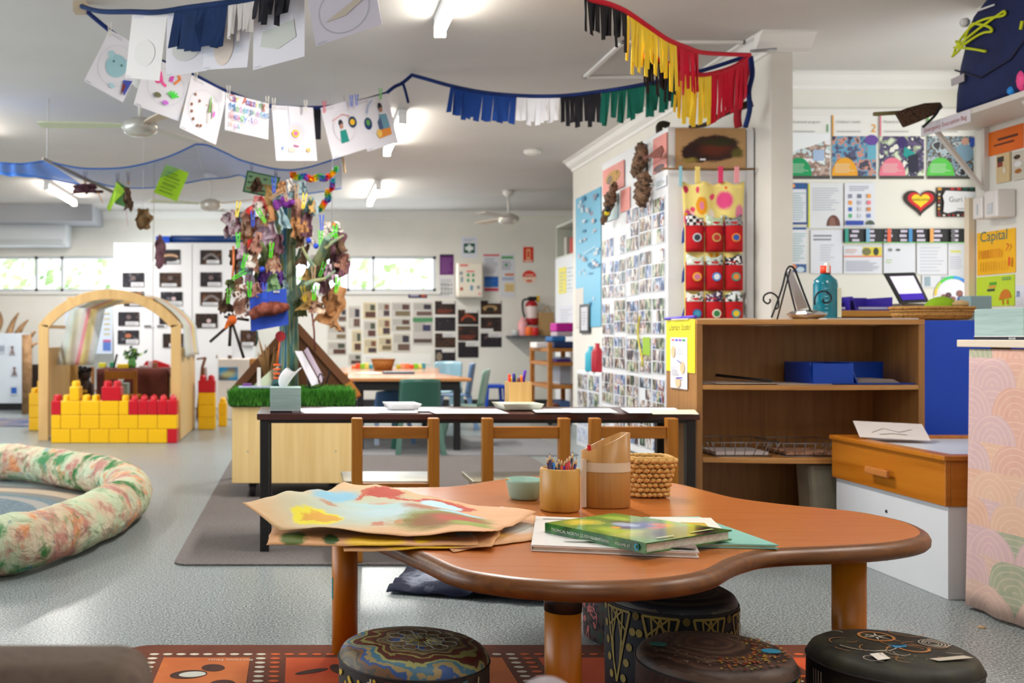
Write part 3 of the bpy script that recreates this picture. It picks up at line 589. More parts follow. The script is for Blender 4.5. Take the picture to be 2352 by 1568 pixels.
for r_ in range(3):
 for c_ in range(3):
  X0=x0+(x1-x0)*(c_+.03)/3;X1=x0+(x1-x0)*(c_+.97)/3;zt_=P(0,yt[r_][0],Yp).z;zb_=P(0,yt[r_][1],Yp).z;zm=(X0+X1)/2
  def pf(u,v):return Vector((X0+(X1-X0)*u,Yp-.04-.03*math.sin(math.pi*u)**.6*(.45+.55*math.sin(math.pi*min(1,v*.75+.1))),zb_+(zt_-zb_)*v))
  pk=MB().grid(pf,10,6).build('pocket',red,o,solid=.003)
  zc=zb_+(zt_-zb_)*.47;rr_=.024;b=MB()
  b.cyl((zm,Yp-.0715,zc),(zm,Yp-.076,zc),rr_,seg=20,mi=0);b.cyl((zm,Yp-.076,zc),(zm,Yp-.0775,zc),rr_*.68,seg=16,mi=1)
  b.build('badge',[S(bad[r_][c_][0],.5),S(bad[r_][c_][1],.5)],pk)
  def cf(u,v):a_=math.pi*u;return Vector((zm-math.cos(a_)*(X1-X0)*.44,Yp-.045-.018*math.sin(a_)+.012*v,zt_-.02+v*(.05+.012*math.sin(a_*2+r_+c_))))
  mt=NZ('cloth_%d%d'%(r_,c_),[clo[r_][c_],clo[r_][c_],'#f0f0f0' if(r_+c_)%2 else '#3a4a44'],60,rough=.8,const=True,lo=.35,hi=.65)
  if r_==c_==0:
   mt,nt,bb=new('checked_cloth',.8);tx=nt.nodes.new('ShaderNodeTexChecker');tx.inputs['Scale'].default_value=55;tx.inputs['Color1'].default_value=(.8,.8,.8,1);tx.inputs['Color2'].default_value=(.02,.02,.02,1);nt.links.new(coords(nt,'Object',(1,1,1),False),tx.inputs[0]);nt.links.new(tx.outputs[0],bb.inputs['Base Color'])
  tag(MB().grid(cf,10,4).build('folded_cloth',mt,solid=.008),cl_w[r_][c_]+' cloth folded in a red pocket, %s row'%['top','middle','bottom'][r_],'cloth','cloths in the red pockets')
for i,(y0,y1)in enumerate([(508,560),(600,650),(695,728)]):
 a=P(1566,y1,Yp-.03);d=P(1575,y0,Yp-.03);tag(MB().extr([a,(d.x+.006,a.y,a.z+.02),d,(a.x+.004,a.y,d.z-.06)],(0,.004,0)).build('blue_tag',S('#1c3c9c',.5)),'small dark blue tag at the left edge of the organiser, '+['top','middle','lowest'][i],'tag')
LX=2.30;LY0,LY1=7.93,8.62;lz=.62
o=thing('low_cabinet','low white cabinet covered with photographs beyond the tall cupboard','cabinet',(LX,LY0,0));MB().box(LX,PX-.02,LY0,LY1,0,lz).build('carcass',m_whiteboard,o,bev=.004)
for i,(za,zb2)in enumerate([(.32,.6),(.03,.3)]):
 for j in range(2):
  sh=Sheet((LX-.004,LY1-.03-j*.33,za),(0,-1,0),(0,0,1),.3,zb2-za,S('#e4e6ea',.2));
  for a_ in range(2):
   for b_ in range(2):sh.rect(.04+.5*a_,.04+.5*b_,.48+.48*a_,.48+.48*b_,photo(i+2*j+a_+b_)if i==0 else NZ('faint_photo',['#b8c4d8','#d8dce8','#8a9ac0','#e8e8ee'],22,rough=.2,const=True))
  sh.build('photo_sheet','photo sheet on the low white cabinet, %s %s'%(['upper','lower'][i],['far','near'][j]),'photo sheet','photo sheets on the low cabinet')
can(1357,848,795,8.3,.045,'#3aa8c0','water_bottle','light blue drink bottle with a looped lid on the low cabinet','bottle',bprof,lz)
can(1372,848,788,8.12,.045,'#a8182c','water_bottle','red drink bottle with a black lid on the low cabinet','bottle',bprof,lz)
s=lsheet(1322,1380,PX-.008,428,750,S('#5fb0d2',.45));rng=random.Random(5)
s.rect(.0,.0,.33,.3,'#d8d4cc')
for k in range(34):
 u,v=rng.uniform(.08,.9),rng.uniform(.32 if rng.random()<.8 else .05,.95)
 if u<.35 and v<.32:continue
 s.rect(u,v,u+rng.uniform(.04,.13),v+rng.uniform(.012,.035),['#bcd0dc','#d0dce4','#c8b8bc','#3a86b0','#8a8aa0'][rng.randrange(5)])
s.line([(.25,.5),(.4,.55),(.9,.58)],.006,'#bcd8e8');put(s,'blue_wall_map','tall sky blue map with small white labels on the partition wall','map')
s=lsheet(1331,1353,PX-.02,697,765,S('#23242a',.4),t=.015);s.rect(.16,.1,.84,.9,'#cfd0d8');s.lines(.25,.3,.75,.8,5,'#9a9aa8',.3);put(s,'framed_notice','small notice in a black frame over the lower part of the blue map','frame')
NX=2.95;ny0,ny1=11.1,11.95;nzt=2.17
o=thing('niche_cabinet','tall white cabinet with an open shelf niche beyond the blue map','cabinet',(NX,ny0,0));z0,z1_=P(0,578,ny0).z,nzt
b=MB();b.box(NX,NX+.5,ny0,ny1,0,z0);b.box(NX,NX+.5,ny0,ny1,z1_-.03,z1_);b.box(NX,NX+.5,ny0,ny0+.02,z0,z1_-.03);b.box(NX,NX+.5,ny1-.02,ny1,z0,z1_-.03);b.box(NX+.48,NX+.5,ny0+.02,ny1-.02,z0,z1_-.03)
b.build('carcass',S('#c9ccc0',.5),o)
MB().box(NX-.012,NX,ny0+.01,ny1-.01,.05,z0-.02).build('door',m_whiteboard,o,bev=.002)
for i,(yy,hx,wname)in enumerate([(11.75,'#b8b4ac','grey'),(11.5,'#c43a28','red'),(11.35,'#e0602a','orange')]):
 tag(MB().box(NX+.05,NX+.2,yy-.05,yy+.05,z0,z0+.22-.03*i).build('storage_tub',S(hx,.4),bev=.01),wname+' tub in the open niche of the far cabinet','tub')
for i,(x0_,x1_,ya,yb_,hx,lb)in enumerate([(1283,1300,612,672,'#e8dc60','tall narrow yellow sheet on the far cabinet'),(1301,1319,598,668,'#dfe4e8','white sheet beside the yellow one on the far cabinet'),(1284,1318,700,745,'#dcdce8','low white chart on the far cabinet')]):
 s=lsheet(x0_,x1_,NX-.018,ya,yb_,S(hx,.5));s.lines(.12,.1,.88,.9,6,'#aab4b8',.3);s.build('cabinet_sheet',lb,'paper')
TX0,TX1,TY0,TY1=2.50,2.88,10.45,11.3;zt_=P(0,800,TY0).z
o=thing('wooden_trolley','honey wood trolley with three shelves at the far right','trolley',(TX0,TY0,0));mt=WOOD('trolley_wood','#a0642a','#b87a38','X',5,.4)
for x in(TX0,TX1-.045):
 for y in(TY0,TY1-.045):MB().box(x,x+.045,y,y+.045,.05,zt_+.06).build('post',mt,o,bev=.004)
for y in(TY0,TY1-.045):
 for x in(TX0,TX1-.045):MB().ball((x+.022,y+.022,.027),.027,10).build('castor',m_black,o)
for pz in(800,832,885,950):
 z=P(0,pz,TY0).z;MB().box(TX0+.005,TX1-.005,TY0+.005,TY1-.005,z-.035,z).build('shelf',mt,o,bev=.003)
zz=zt_
def stack(px0,px1,y,z,h,hx,name,label,cat,Yd=.3,bev=.012):
 a,d=P(px0,0,y),P(px1,0,y);return tag(MB().box(a.x,d.x,y,y+Yd,z,z+h).build(name,S(hx,.6),bev=bev),label,cat)
stack(1272,1318,10.55,zt_,.07,'#1c2e5c','folded_cloth','dark navy folded cloths at the bottom of the trolley pile','cloth')
stack(1268,1300,10.56,zt_+.07,.05,'#1f5f9a','folded_cloth','blue folded cloth on the trolley pile','cloth')
stack(1278,1316,10.6,zt_+.12,.05,'#b8a8b0','folded_cloth','pale pinkish folded cloth on the trolley pile','cloth',.25)
stack(1277,1318,10.6,zt_+.17,.09,'#b81890','plastic_case','bright magenta plastic case topmost on the trolley pile','case',.25)
stack(1232,1262,10.8,zt_,.06,'#e4e2de','paper_stack','white stack of paper on the trolley, left','paper stack')
stack(1278,1312,10.6,P(0,832,TY0).z,.03,'#5a3aa0','purple_folder','purple folder on the second trolley shelf','folder')
stack(1285,1312,10.7,P(0,885,TY0).z,.28,'#b8cbe0','picture_box','pale blue printed box on the third trolley shelf','box')
stack(1270,1284,10.6,P(0,950,TY0).z,.09,'#8a5a48','brown_box','small brown box on the lowest trolley shelf','box');stack(1286,1310,10.6,P(0,950,TY0).z,.12,'#4a6aa0','blue_box','blue box on the lowest trolley shelf','box')
c=P(1140,0,12.2);zt2=P(0,884,12.2).z;o=thing('step_stool','small bright blue plastic stool against the back wall','stool',(c.x,12.4,0));mbl=S('#1746b4',.4)
MB().box(c.x-.12,c.x+.12,12.2,12.55,zt2-.04,zt2).build('seat',mbl,o,bev=.01)
for sx in(-1,1):
 for yy in(12.22,12.5):MB().bar((c.x+sx*.1,yy,zt2-.04),(c.x+sx*.12,yy,0),.035,mi=0).build('leg',mbl,o)
 # ================================================================== RIGHT-HAND ROOM
Yr=RY-.006
pa=[(1806,1908,'#0f9a5a','green',['#e8ece8','#c0d4d8','#8a6a5a','#b8a090','#e8e8ec']),(1911,2014,'#eca624','orange',['#2a2840','#4a4a70','#5a98b8','#c88a78','#38344a']),(2020,2124,'#ea7a92','pink',['#d8e0c8','#98a888','#5a4a78','#2a2a4a','#e8e8e0']),(2129,2238,'#56c24a','light green',['#3a302c','#7a98a8','#5a4a40','#a8b8c0','#28242c'])]
hd=['Educational program','Children\'s health','Physical environment','Staffing']
for i,(x0,x1,c1,cn,ph)in enumerate(pa):
 s=fsheet(x0,262,x1,411,Yr,S('#ecebe6',.4));s.rect(0,.02,.985,.66,NZ('framework_photo_%d'%i,ph,19,rough=.3,const=True,detail=2,lo=.3,hi=.7,spec=.4));s.rect(0,0,.985,.05,'#4a4844')
 if i==2:s.ell(.5,.56,.11,.09,'#3a2a6a');s.poly([(.55,.5),(.78,.4),(.7,.28),(.52,.36)],'#1a9a94');s.poly([(.62,.35),(.85,.4),(.86,.1),(.64,.1)],'#24243c')
 if i==1:s.ell(.88,.6,.15,.08,'#6a4aa0');s.rect(.78,.3,.98,.52,'#6ab0c8')
 if i==0:s.rect(.6,.28,.85,.45,'#a8c0e0');s.poly([(.0,.4),(.55,.5),(.98,.62),(.98,.7),(0,.72)],'#eef2f4')
 if i==3:s.ell(.78,.4,.2,.14,'#7a9ab0');s.ell(.8,.58,.08,.06,'#c89a88');s.rect(.9,.5,1,.64,'#3050b0')
 s.ell(.28,.05,.29,.28,c1,0,180);s.lines(.06,.1,.5,.25,6,'#d8e8d8',.25)
 s.rect(0,.66,.03,.98,c1)if i else s.rect(0,.9,.02,.98,c1);s.lines(.1,.72,.75,.76,1,'#b8b8b8');s.text(hd[i],.08,.86,.022,'#8a8a86','LEFT')
 if i<2:s.text(str(i+1),.92,.72,.07,c1)
 put(s,'quality_poster','tall poster with a %s half circle over a photograph, right-hand room'%cn,'poster','row of posters in the right-hand room')
def note(x0,y0,x1,y1,name,label,cat,base='#dfe2ea',fn=None,Y=Yr-.003):
 s=fsheet(x0,y0,x1,y1,Y,S(base,.45));fn and fn(s);return put(s,name,label,cat)
note(1806,420,1854,515,'blue_form','white form with dark blue top and bottom bars, upper left','form',fn=lambda s:(s.rect(0,.85,1,1,'#2c5a94'),s.rect(0,0,1,.05,'#2c4a84'),s.ell(.3,.93,.12,.05,'#e8a060'),s.rect(.96,0,1,1,'#3a62a0'),s.lines(.05,.1,.92,.8,12,'#a8c0c4',.35)))
note(1806,522,1852,625,'blue_form','white form with a picture strip at its foot, lower left','form',fn=lambda s:(s.rect(0,.95,1,1,'#2c5a94'),s.rect(0,0,1,.18,'#3a6098'),s.ell(.3,.12,.2,.07,'#e09060'),s.ell(.7,.06,.2,.06,'#c8dce8'),s.lines(.05,.25,.95,.9,12,'#a0c4c0',.35)))
note(1858,420,1936,524,'text_sheet','white text sheet with a brown hand-like picture in its corner','notice','#dcdfe2',fn=lambda s:(s.rect(-.02,.02,.03,.98,'#d8dc50'),s.lines(.1,.4,.9,.92,10,'#b4b8c4',.35),s.ell(.72,.05,.2,.24,'#6a4238',0,180),s.ell(.68,.05,.1,.2,'#8a6054',0,180)))
note(1940,420,2010,520,'icon_chart','white chart of small coloured squares with a blue banner below','chart',fn=lambda s:(s.lines(.15,.82,.85,.95,3,'#9aa0b0'),[s.rect(.12+.3*a,.2+.15*b,.24+.3*a,.29+.15*b,[['#58b078','#c8ccd8','#6a80c0'],['#3a68c0','#c8c8d0','#d88a50'],['#e89848','#b8b8c8','#e87888'],['#8a90a0','#707888','#e8a048']][b][a])for a in range(3)for b in range(4)],s.rect(.02,.03,.6,.13,'#3048a8'),s.ell(.82,.04,.14,.1,'#4a5a48',0,180)))
note(1862,528,1935,628,'letter','white letter hanging under the hand picture sheet','letter',fn=lambda s:(s.lines(.08,.76,.92,.93,2,'#8a8e98',.5),s.lines(.3,.3,.75,.7,7,'#c0c4d0',.35)))
note(1938,565,2025,628,'flyer','white flyer with a yellow and green picture and an orange rule','flyer',fn=lambda s:(s.rect(.5,.65,1,.97,'#e0d040'),s.ell(.6,.8,.12,.14,'#7a7a50'),s.ell(.85,.8,.07,.14,'#3a4030'),s.rect(0,.6,1,.65,'#ec8a68'),s.lines(.05,.1,.95,.5,6,'#a8acbc',.4),s.lines(.05,.75,.4,.92,3,'#d8b0a0',.4)))
note(2030,555,2102,630,'notice_sheet','plain white notice under the black strip, left one','notice',fn=lambda s:(s.ell(.2,.75,.08,.05,'#888'),s.ell(.45,.75,.08,.04,'#666'),s.lines(.05,.35,.3,.5,2,'#b8cc9a',.4)))
note(2106,555,2176,630,'notice_sheet','white notice with two grey stamps under the black strip','notice',fn=lambda s:(s.lines(.1,.1,.9,.9,8,'#c4c8d4',.3),))
note(2178,555,2214,632,'notice_sheet','white notice with a yellow highlighted line','notice',fn=lambda s:(s.rect(.15,.68,.8,.74,'#dfe060'),s.lines(.1,.2,.9,.6,6,'#b8bcd0',.3)))
note(2118,632,2214,660,'notice_sheet','low row of white notices behind the tablet stand','notice',fn=lambda s:(s.rect(.05,.1,.2,.9,'#9ab0bc'),s.rect(.45,.1,.65,.9,'#a8b4bc')),Y=Yr-.001)
s=fsheet(1938,525,2216,557,Yr-.005,S('#1d1f22',.5));rng=random.Random(2)
for k in range(7):
 for q in range(3):s.rect(.05+k*.135+rng.uniform(0,.02),.08+q*.32,.11+k*.135+rng.uniform(0,.02),.26+q*.32,'#cfc8da')
for k,c1 in enumerate(['#3a9a8a','#7ab0d0','#e86a4a','#4a90c8','#e8a860','#6a6a70']):s.rect(.0+k*.175,0,.03+k*.175,1,c1)
s.rect(0,-.04,1,.02,'#6ac050');put(s,'timetable_strip','long black strip of word cards with coloured dividers','timetable')
def heart(s,cx,cy,w_,h_,mat):
 pts=[]
 for k in range(40):
  t=2*math.pi*k/40;pts.append((cx+w_*math.sin(t)**3,cy+h_*(13*math.cos(t)-5*math.cos(2*t)-2*math.cos(3*t)-math.cos(4*t))/16))
 s.poly(pts,mat)
a,d=P(2075,497,Yr),P(2152,431,Yr);s=Sheet((a.x,Yr-.004,a.z),(1,0,0),(0,0,1),d.x-a.x,d.z-a.z,S('#2a1f1c',.5));s.mb=MB()
q=[]
for k in range(40):
 t=2*math.pi*k/40;q.append(s.p(.5+.5*math.sin(t)**3,.53+.5*(13*math.cos(t)-5*math.cos(2*t)-2*math.cos(3*t)-math.cos(4*t))/16))
s.mb.extr(q,(0,.004,0),0);s.lv=.001
heart(s,.5,.55,.39,.38,'#d4202c');heart(s,.5,.57,.27,.26,'#f4d428');s.text('welcome',.5,.54,.028,'#3a3a20');put(s,'heart_sign','black, red and yellow heart sign on the wall','sign')
s=fsheet(2152,430,2240,498,Yr-.004,S('#2c2624',.5))
for k,c1 in enumerate(['#d89a30','#2a1a18','#b02a2c','#c03030','#0f5a4a','#1a5a4a']):s.rect(.02+.165*k,.9,.12+.165*k,.99,c1)
for k in range(6):s.rect(.02+.12*k,.02,.08+.12*k,.08,['#a82a2c','#e0d8d0','#8a2a2a'][k%3]);s.rect(.01,.12+.12*k,.06,.18+.12*k,['#a82a2c','#d8a030','#e0d8d0'][k%3])
s.poly([(.14,.16),(.25,.12),(.5,.2),(.98,.16),(.98,.84),(.5,.86),(.2,.88),(.12,.7),(.16,.5)],'#dcdde0');s.text('Guri ba',.57,.5,.045,'#4a4c50');s.lines(.5,.25,.8,.32,1,'#999');put(s,'greeting_sign','white greeting sign with black and red patterned border beside the heart','sign')
struct(MB().box(P(2215,0,5.1).x,3.42,5.065,5.1,.0,P(0,456,5.1).z),'trim_9',S('#ead9c0',.5))
# ================================================================== KIDNEY TABLE
TZ=.443
def T(px,py,z=TZ):Y=FPX*(EYE-z)/(py-CY);return Vector(((px-CX)/FPX*Y,Y,z))
out=[(985,1272),(1060,1304),(1150,1320),(1230,1328),(1330,1333),(1440,1331),(1550,1322),(1620,1306),(1670,1281),(1730,1264),(1800,1257),(1900,1253),(2010,1247),(2085,1237),(2114,1222),(2080,1200),(2007,1182),(1935,1171),(1790,1157),(1681,1142),(1609,1124),(1550,1110),(1450,1098),(1340,1092),(1241,1093),(1146,1102),(1050,1116),(960,1119),(860,1120),(760,1126),(700,1136),(672,1152),(680,1174),(740,1196),(830,1216),(900,1236)]
op=spline([T(*q)for q in out],4,closed=True);n_=len(op)
nr=[]
for i in range(n_):
 t=(op[(i+1)%n_]-op[i-1]).normalized();nr.append(Vector((t.y,-t.x,0)))
if sum((op[i]-sum(op,Vector())/n_).dot(nr[i])for i in range(n_))<0:nr=[-v for v in nr]
kt=thing('kidney_table','large kidney-shaped low table with orange wood top in the foreground','table',(1.1,2.7,0))
m_ktop=WOOD('orange_wood_laminate','#b0622a','#b96c32','X',7,.24,.5,'#b4662d')
m_kedge=WOOD('worn_brown_edge','#58300f','#754618','X',12,.35,.5)
b=MB();b._f([b.V(p)for p in op]);b.build('table_top',m_ktop,kt)
prof=[(0,0),(.008,-.001),(.018,-.006),(.023,-.016),(.022,-.028),(.015,-.036),(.004,-.04)]
b=MB();rings=[[b.V(op[i]+nr[i]*d_+Vector((0,0,z_)))for i in range(n_)]for d_,z_ in prof]
for a,c in zip(rings[:-1],rings[1:]):
 for i in range(n_):
  f=b._f([a[i],a[(i+1)%n_],c[(i+1)%n_],c[i]])
  if f:f.smooth=True
b._f(rings[-1]);b.build('edge_band',m_kedge,kt)
m_leg=WOOD('orange_table_leg','#b4660c','#c07416','Z',3,.33)
for i,(x,y)in enumerate([((792-CX)/FPX*2.93,2.93),((1293-CX)/FPX*2.1,2.1),((1950-CX)/FPX*2.40,2.40),((1560-CX)/FPX*3.35,3.35)]):
 b=MB();b.cyl((x,y,0),(x,y,TZ-.039),.0365,seg=28);lg=b.build('leg',m_leg,kt)
 if i==1:MB().cyl((x,y,TZ-.098),(x,y,TZ-.05),.0378,seg=28).build('metal_collar',S('#241c18',.35),lg)
 if i==0:MB().extr([(x+.0372*math.cos(R(a)),y+.0372*math.sin(R(a)),.16)for a in(180,186,192,198,204)]+[(x+.0368*math.cos(R(a)),y+.0368*math.sin(R(a)),.16)for a in(204,198,192,186,180)],(0,0,.06)).build('sticker',S('#2f7a78',.5),lg)
def paper(name,label,corners,z,mat,amp=.006,droop=0,seed=0,lift=None,nu=26,nv=18,jag=.004):
 """corners as seen: back-left, back-right, front-right, front-left, lying at height z"""
 C=[T(x,y,z)for x,y in corners]
 edge_y=2.62
 def fn(u,v):
  p=(C[3]*(1-u)+C[2]*u)*(1-v)+(C[0]*(1-u)+C[1]*u)*v
  q=Vector((p.x*4,p.y*4,seed*7.3));h=mnoise.noise(q)*amp*2+mnoise.noise(q*3)*amp*.7
  p=p+Vector((mnoise.noise(Vector((u*9,v*9,seed+5)))*jag,mnoise.noise(Vector((u*9,v*9,seed+9)))*jag,0))
  p.z+=abs(h)*(1.2 if v<.2 or u<.2 else .8)+amp*.2
  if lift:p.z+=lift(u,v,p)
  return p
 return tag(MB().grid(fn,nu,nv).build(name,mat,solid=.0012),label,'painting')
art1=BLOB('painted_kraft_art',['#cf9e74','#dbab82'],[(.27,.5,.30,.42,'#b2b48c',.7),(.3,.46,.24,.3,'#b4c0b0',.6),(.1,.68,.09,.16,'#7fb4cc',.3),(.45,.5,.16,.16,'#b4ccd0',.6),(.34,.62,.14,.06,'#a9c8c8',.5),(.28,.9,.10,.09,'#b0402a',.08),(.2,.8,.02,.1,'#b85a40',.3),(.42,.82,.13,.03,'#b4482e',.2),(.22,.24,.11,.13,'#dcd020',.12),(.24,.25,.08,.08,'#d09a20',.12),(.16,.5,.05,.03,'#b08468',.4),(.62,.84,.13,.10,'#b4442c',.08),(.61,.80,.1,.07,'#b8d8e6',.08),(.56,.66,.1,.06,'#a87058',.5),(.74,.40,.19,.27,'#7c8838',.25),(.75,.36,.15,.2,'#86582e',.3),(.78,.44,.09,.12,'#b04e38',.4),(.74,.66,.1,.06,'#a8ccd8',.3),(.86,.3,.08,.08,'#8c9a44',.4),(.5,.24,.03,.04,'#b87a60',.3),(.56,.3,.03,.04,'#b88a60',.3),(.35,.68,.05,.04,'#c49a84',.4)],.75,10,.1)
art2=BLOB('painted_kraft_art_2',['#bd8a5c','#c8966a'],[(.12,.1,.06,.12,'#4a5a1c',.2),(.3,.12,.04,.1,'#2f4a1c',.2),(.52,.08,.14,.12,'#d0a628',.15),(.9,.3,.1,.1,'#b8c0b4',.5),(.85,.5,.06,.06,'#d8cc30',.3)],.75,7,.05)
art3=BLOB('painted_kraft_art_3',['#c4946a','#d0a074'],[(.82,.45,.2,.2,'#c2c4bc',.5),(.66,.7,.06,.05,'#e0d028',.2),(.5,.2,.2,.1,'#c89a3a',.4)],.75,7,.05)
def sag(y0,k):return lambda u,v,p:-k*max(0,y0-p.y)**1.4
paper('painted_paper','kraft paper lowest in the pile, its corner peeking out toward the books',[(900,1150),(1235,1186),(1228,1240),(1040,1268)],TZ+.002,art3,.003,seed=3,nv=12)
paper('painted_paper','kraft paper under the top painting with dark green spots on its drooping edge',[(650,1150),(1080,1176),(1100,1258),(612,1246)],TZ+.006,art2,.005,seed=2,lift=lambda u,v,p:-.022*max(0,2.62-p.y)*max(0,1-u*1.35))
paper('painted_paper','kraft paper with a yellow painted edge hanging over the front of the pile',[(760,1140),(1180,1180),(1130,1256),(790,1250)],TZ+.010,BLOB('painted_kraft_art_4',['#c08c60','#cc9a6c'],[(.55,.1,.3,.14,'#d2a628',.12),(.2,.2,.1,.2,'#a88860',.5)],.75,6,.05),.005,seed=4,lift=lambda u,v,p:-.05*max(0,2.6-p.y)*max(0,1-u))
paper('painted_paper','topmost kraft paper painted with yellow, pale blue, red and brown patches',[(790,1117),(1232,1188),(1112,1243),(556,1214)],TZ+.016,art1,.007,seed=1,nu=36,nv=26,lift=lambda u,v,p:.058*max(0,1-u/.16)*max(0,1-v/.8)-.010*math.exp(-((u-.25)/.15)**2)*(1-v)+.010*math.sin(u*5+v*3)**2+(.012*max(0,v-.8)*max(0,.4-u)*10))
def book(name,label,corners,z0,th,cover,pages='#d8cfc0',spine=0,top=None,tilt=0,cov=.0025,extra=None):
 """corners of the top cover as seen, clockwise from the spine's far end; edge 0-1 is the spine"""
 zt=z0+th;C=[T(x,y,zt)for x,y in corners];c=sum(C,Vector())/4
 o=thing(name,label,'book',(c.x,c.y,z0));dz=Vector((0,0,1))
 b=MB();b.extr([p-dz*cov for p in C],dz*cov*.98);bb=MB();t_=[b.V(p+dz*.0002)for p in C];b._f(t_,1,[(0,0),(1,0),(1,1),(0,1)]);b.build('front_cover',[cover,top or cover],o,fixn=False)
 bb.extr([p-dz*th for p in C],dz*cov);bb.build('back_cover',cover,o)
 ins=[C[0]+(C[3]-C[0]).normalized()*.002+(C[1]-C[0]).normalized()*.004,C[1]+(C[2]-C[1]).normalized()*.002-(C[1]-C[0]).normalized()*.004,C[2]-(C[2]-C[1]).normalized()*.006-(C[1]-C[0]).normalized()*.004,C[3]-(C[3]-C[0]).normalized()*.006+(C[1]-C[0]).normalized()*.004]
 mb=MB();mb.extr([p-dz*(th-cov)for p in ins],dz*(th-2*cov));mb.build('pages',WOOD('page_edges_'+pages,pages,'#b8ae9e','X',30,.8),o)
 sp=MB();d_=(C[0]-C[3]).normalized()*.002;sp.extr([C[0],C[1],C[1]+d_,C[0]+d_],-dz*th);sp.build('spine',cover,o)
 return o,C
m_white_cov=S('#e2dcd6',.35)
bk2,C2=book('picture_book','white hardcover book lying lowest under the green book',[(1232,1186),(1222,1252),(1606,1268),(1560,1196)],TZ+.001,.012,m_white_cov)
s_=Sheet(C2[1]+Vector((0,0,.0012)),C2[2]-C2[1],C2[0]-C2[1],(C2[2]-C2[1]).length,(C2[0]-C2[1]).length,S('#e4dfda',.3),t=.0004)
s_.lines(.05,.88,.3,.94,1,'#8a8680',.6);[s_.line([(.3+.03*k,.26),(.315+.03*k,.38)],.004,'#2a2a30')for k in range(5)];s_.lines(.2,.12,.6,.2,1,'#b8b4b0',.5);s_.rect(.66,.02,.995,.3,NZ('brown_cover_picture',['#6a5650','#9a8a84','#504248'],30,rough=.3));s_.build('cover_print',None,None,parent=bk2)
art_teal=BLOB('teal_cover',['#86c0b0','#90c8b8'],[(.2,.5,.35,.4,'#e8e4d8',.05)],.4,3,.01)
bk3,C3=book('picture_book','thin teal-edged book with a yellow and blue picture right of the green book',[(1480,1187),(1440,1244),(1788,1251),(1606,1186)],TZ+.001,.009,S('#84bfb2',.35),'#d8d098')
s_=Sheet(C3[1]+Vector((0,0,.0012)),C3[2]-C3[1],C3[0]-C3[1],(C3[2]-C3[1]).length*.9,(C3[0]-C3[1]).length,S('#8ac4b6',.35),t=.0004)
s_.mb=MB();s_.lv=.0004;s_.poly([(.05,.35),(.72,.35),(.56,.98),(.05,.98)],'#dcd8cc');s_.poly([(.2,.4),(.62,.4),(.52,.75),(.2,.75)],'#b89a20');s_.poly([(.25,.42),(.5,.42),(.48,.55),(.3,.55)],'#2a3a8a');s_.lines(.42,.14,.75,.28,2,'#4a8a80',.5);s_.build('cover_print',None,None,parent=bk3)
m_gcov=BLOB('rainforest_cover',['#1f5a24','#4f8a2c','#7aa834'],[(.5,.6,.3,.22,'#3c4a1c',.6),(.1,.8,.3,.2,'#8ab830',.5),(.85,.5,.2,.5,'#2a2426',.5),(.28,.25,.1,.12,'#b8cc50',.5),(.52,.55,.16,.12,'#c8742c',.4),(.45,.5,.2,.06,'#2f4a9c',.3),(.38,.62,.1,.06,'#9ab4d0',.3),(.72,.35,.1,.1,'#d86a3c',.5)],.12,4,.07,spec=.7)
m_gcov2=BLOB('rainforest_cover_top',['#1d5c20','#5a9430','#8ab43c'],[(.35,.7,.16,.2,'#1c3c14',.5),(.7,.25,.14,.2,'#c8d070',.6),(.86,.6,.22,.42,'#2a2428',.35),(.5,.55,.12,.26,'#2c468c',.35),(.40,.5,.10,.1,'#a8bcd8',.35),(.56,.75,.07,.1,'#cc6a38',.4),(.62,.6,.05,.1,'#c85040',.4),(.5,.2,.14,.1,'#b0cc48',.5),(.15,.3,.1,.16,'#e8d040',.5),(.45,.32,.04,.05,'#e8a83c',.3),(.2,.75,.14,.1,'#9cc43c',.6)],.1,4,.08,spec=.7)
bk1,C1=book('picture_book','thick glossy green hardcover with a rainforest bird cover, on top of the white book',[(1253,1200),(1485,1247),(1681,1217),(1411,1178)],TZ+.0145,.022,NZ('green_spine',['#123c18','#1d5a24','#3a7a30','#0f2c14'],22,rough=.2,spec=.6),top=m_gcov2)
d1=(C1[1]-C1[0]).normalized();nrm=Vector((d1.y,-d1.x,0));nrm=nrm if nrm.y<0 else-nrm
s_=Sheet(C1[0]-Vector((0,0,.022))+nrm*.0026,d1,(0,0,1),(C1[1]-C1[0]).length,.022,m_gcov,t=.0002);s_.mb=MB();s_.lv=0
for tx,u in(('TROPICAL NORTH QUEENSLAND',.07),('INSIGHT SERIES',.48),('VOLUME 27',.72)):s_.text(tx,u,.34,.0095 if u<.1 else .0075,'#c8d0c0','LEFT')
s_.ell(.925,.5,.022,.32,'#3aa0c0');s_.ell(.93,.53,.012,.2,'#1d4a24');s_.build('spine_title',None,None,parent=bk1)
s_=Sheet(C1[1]+Vector((0,0,.001)),C1[2]-C1[1],C1[0]-C1[1],(C1[2]-C1[1]).length,(C1[0]-C1[1]).length,m_gcov,t=.0002);s_.mb=MB();s_.lv=0
s_.lines(.62,.08,.92,.12,1,'#b8c070',.6);s_.lines(.2,.06,.42,.09,1,'#c8c8a0',.6);s_.build('cover_title',None,None,parent=bk1)
m_bam=WOOD('bamboo_cup','#a87828','#bc8c3c','Z',5,.35,.5,'#986a20')
c=T(1286,1172);r0=.0515;o=thing('bamboo_cup','round bamboo cup full of coloured pencils','cup',(c.x,c.y,TZ));zt=TZ+.112
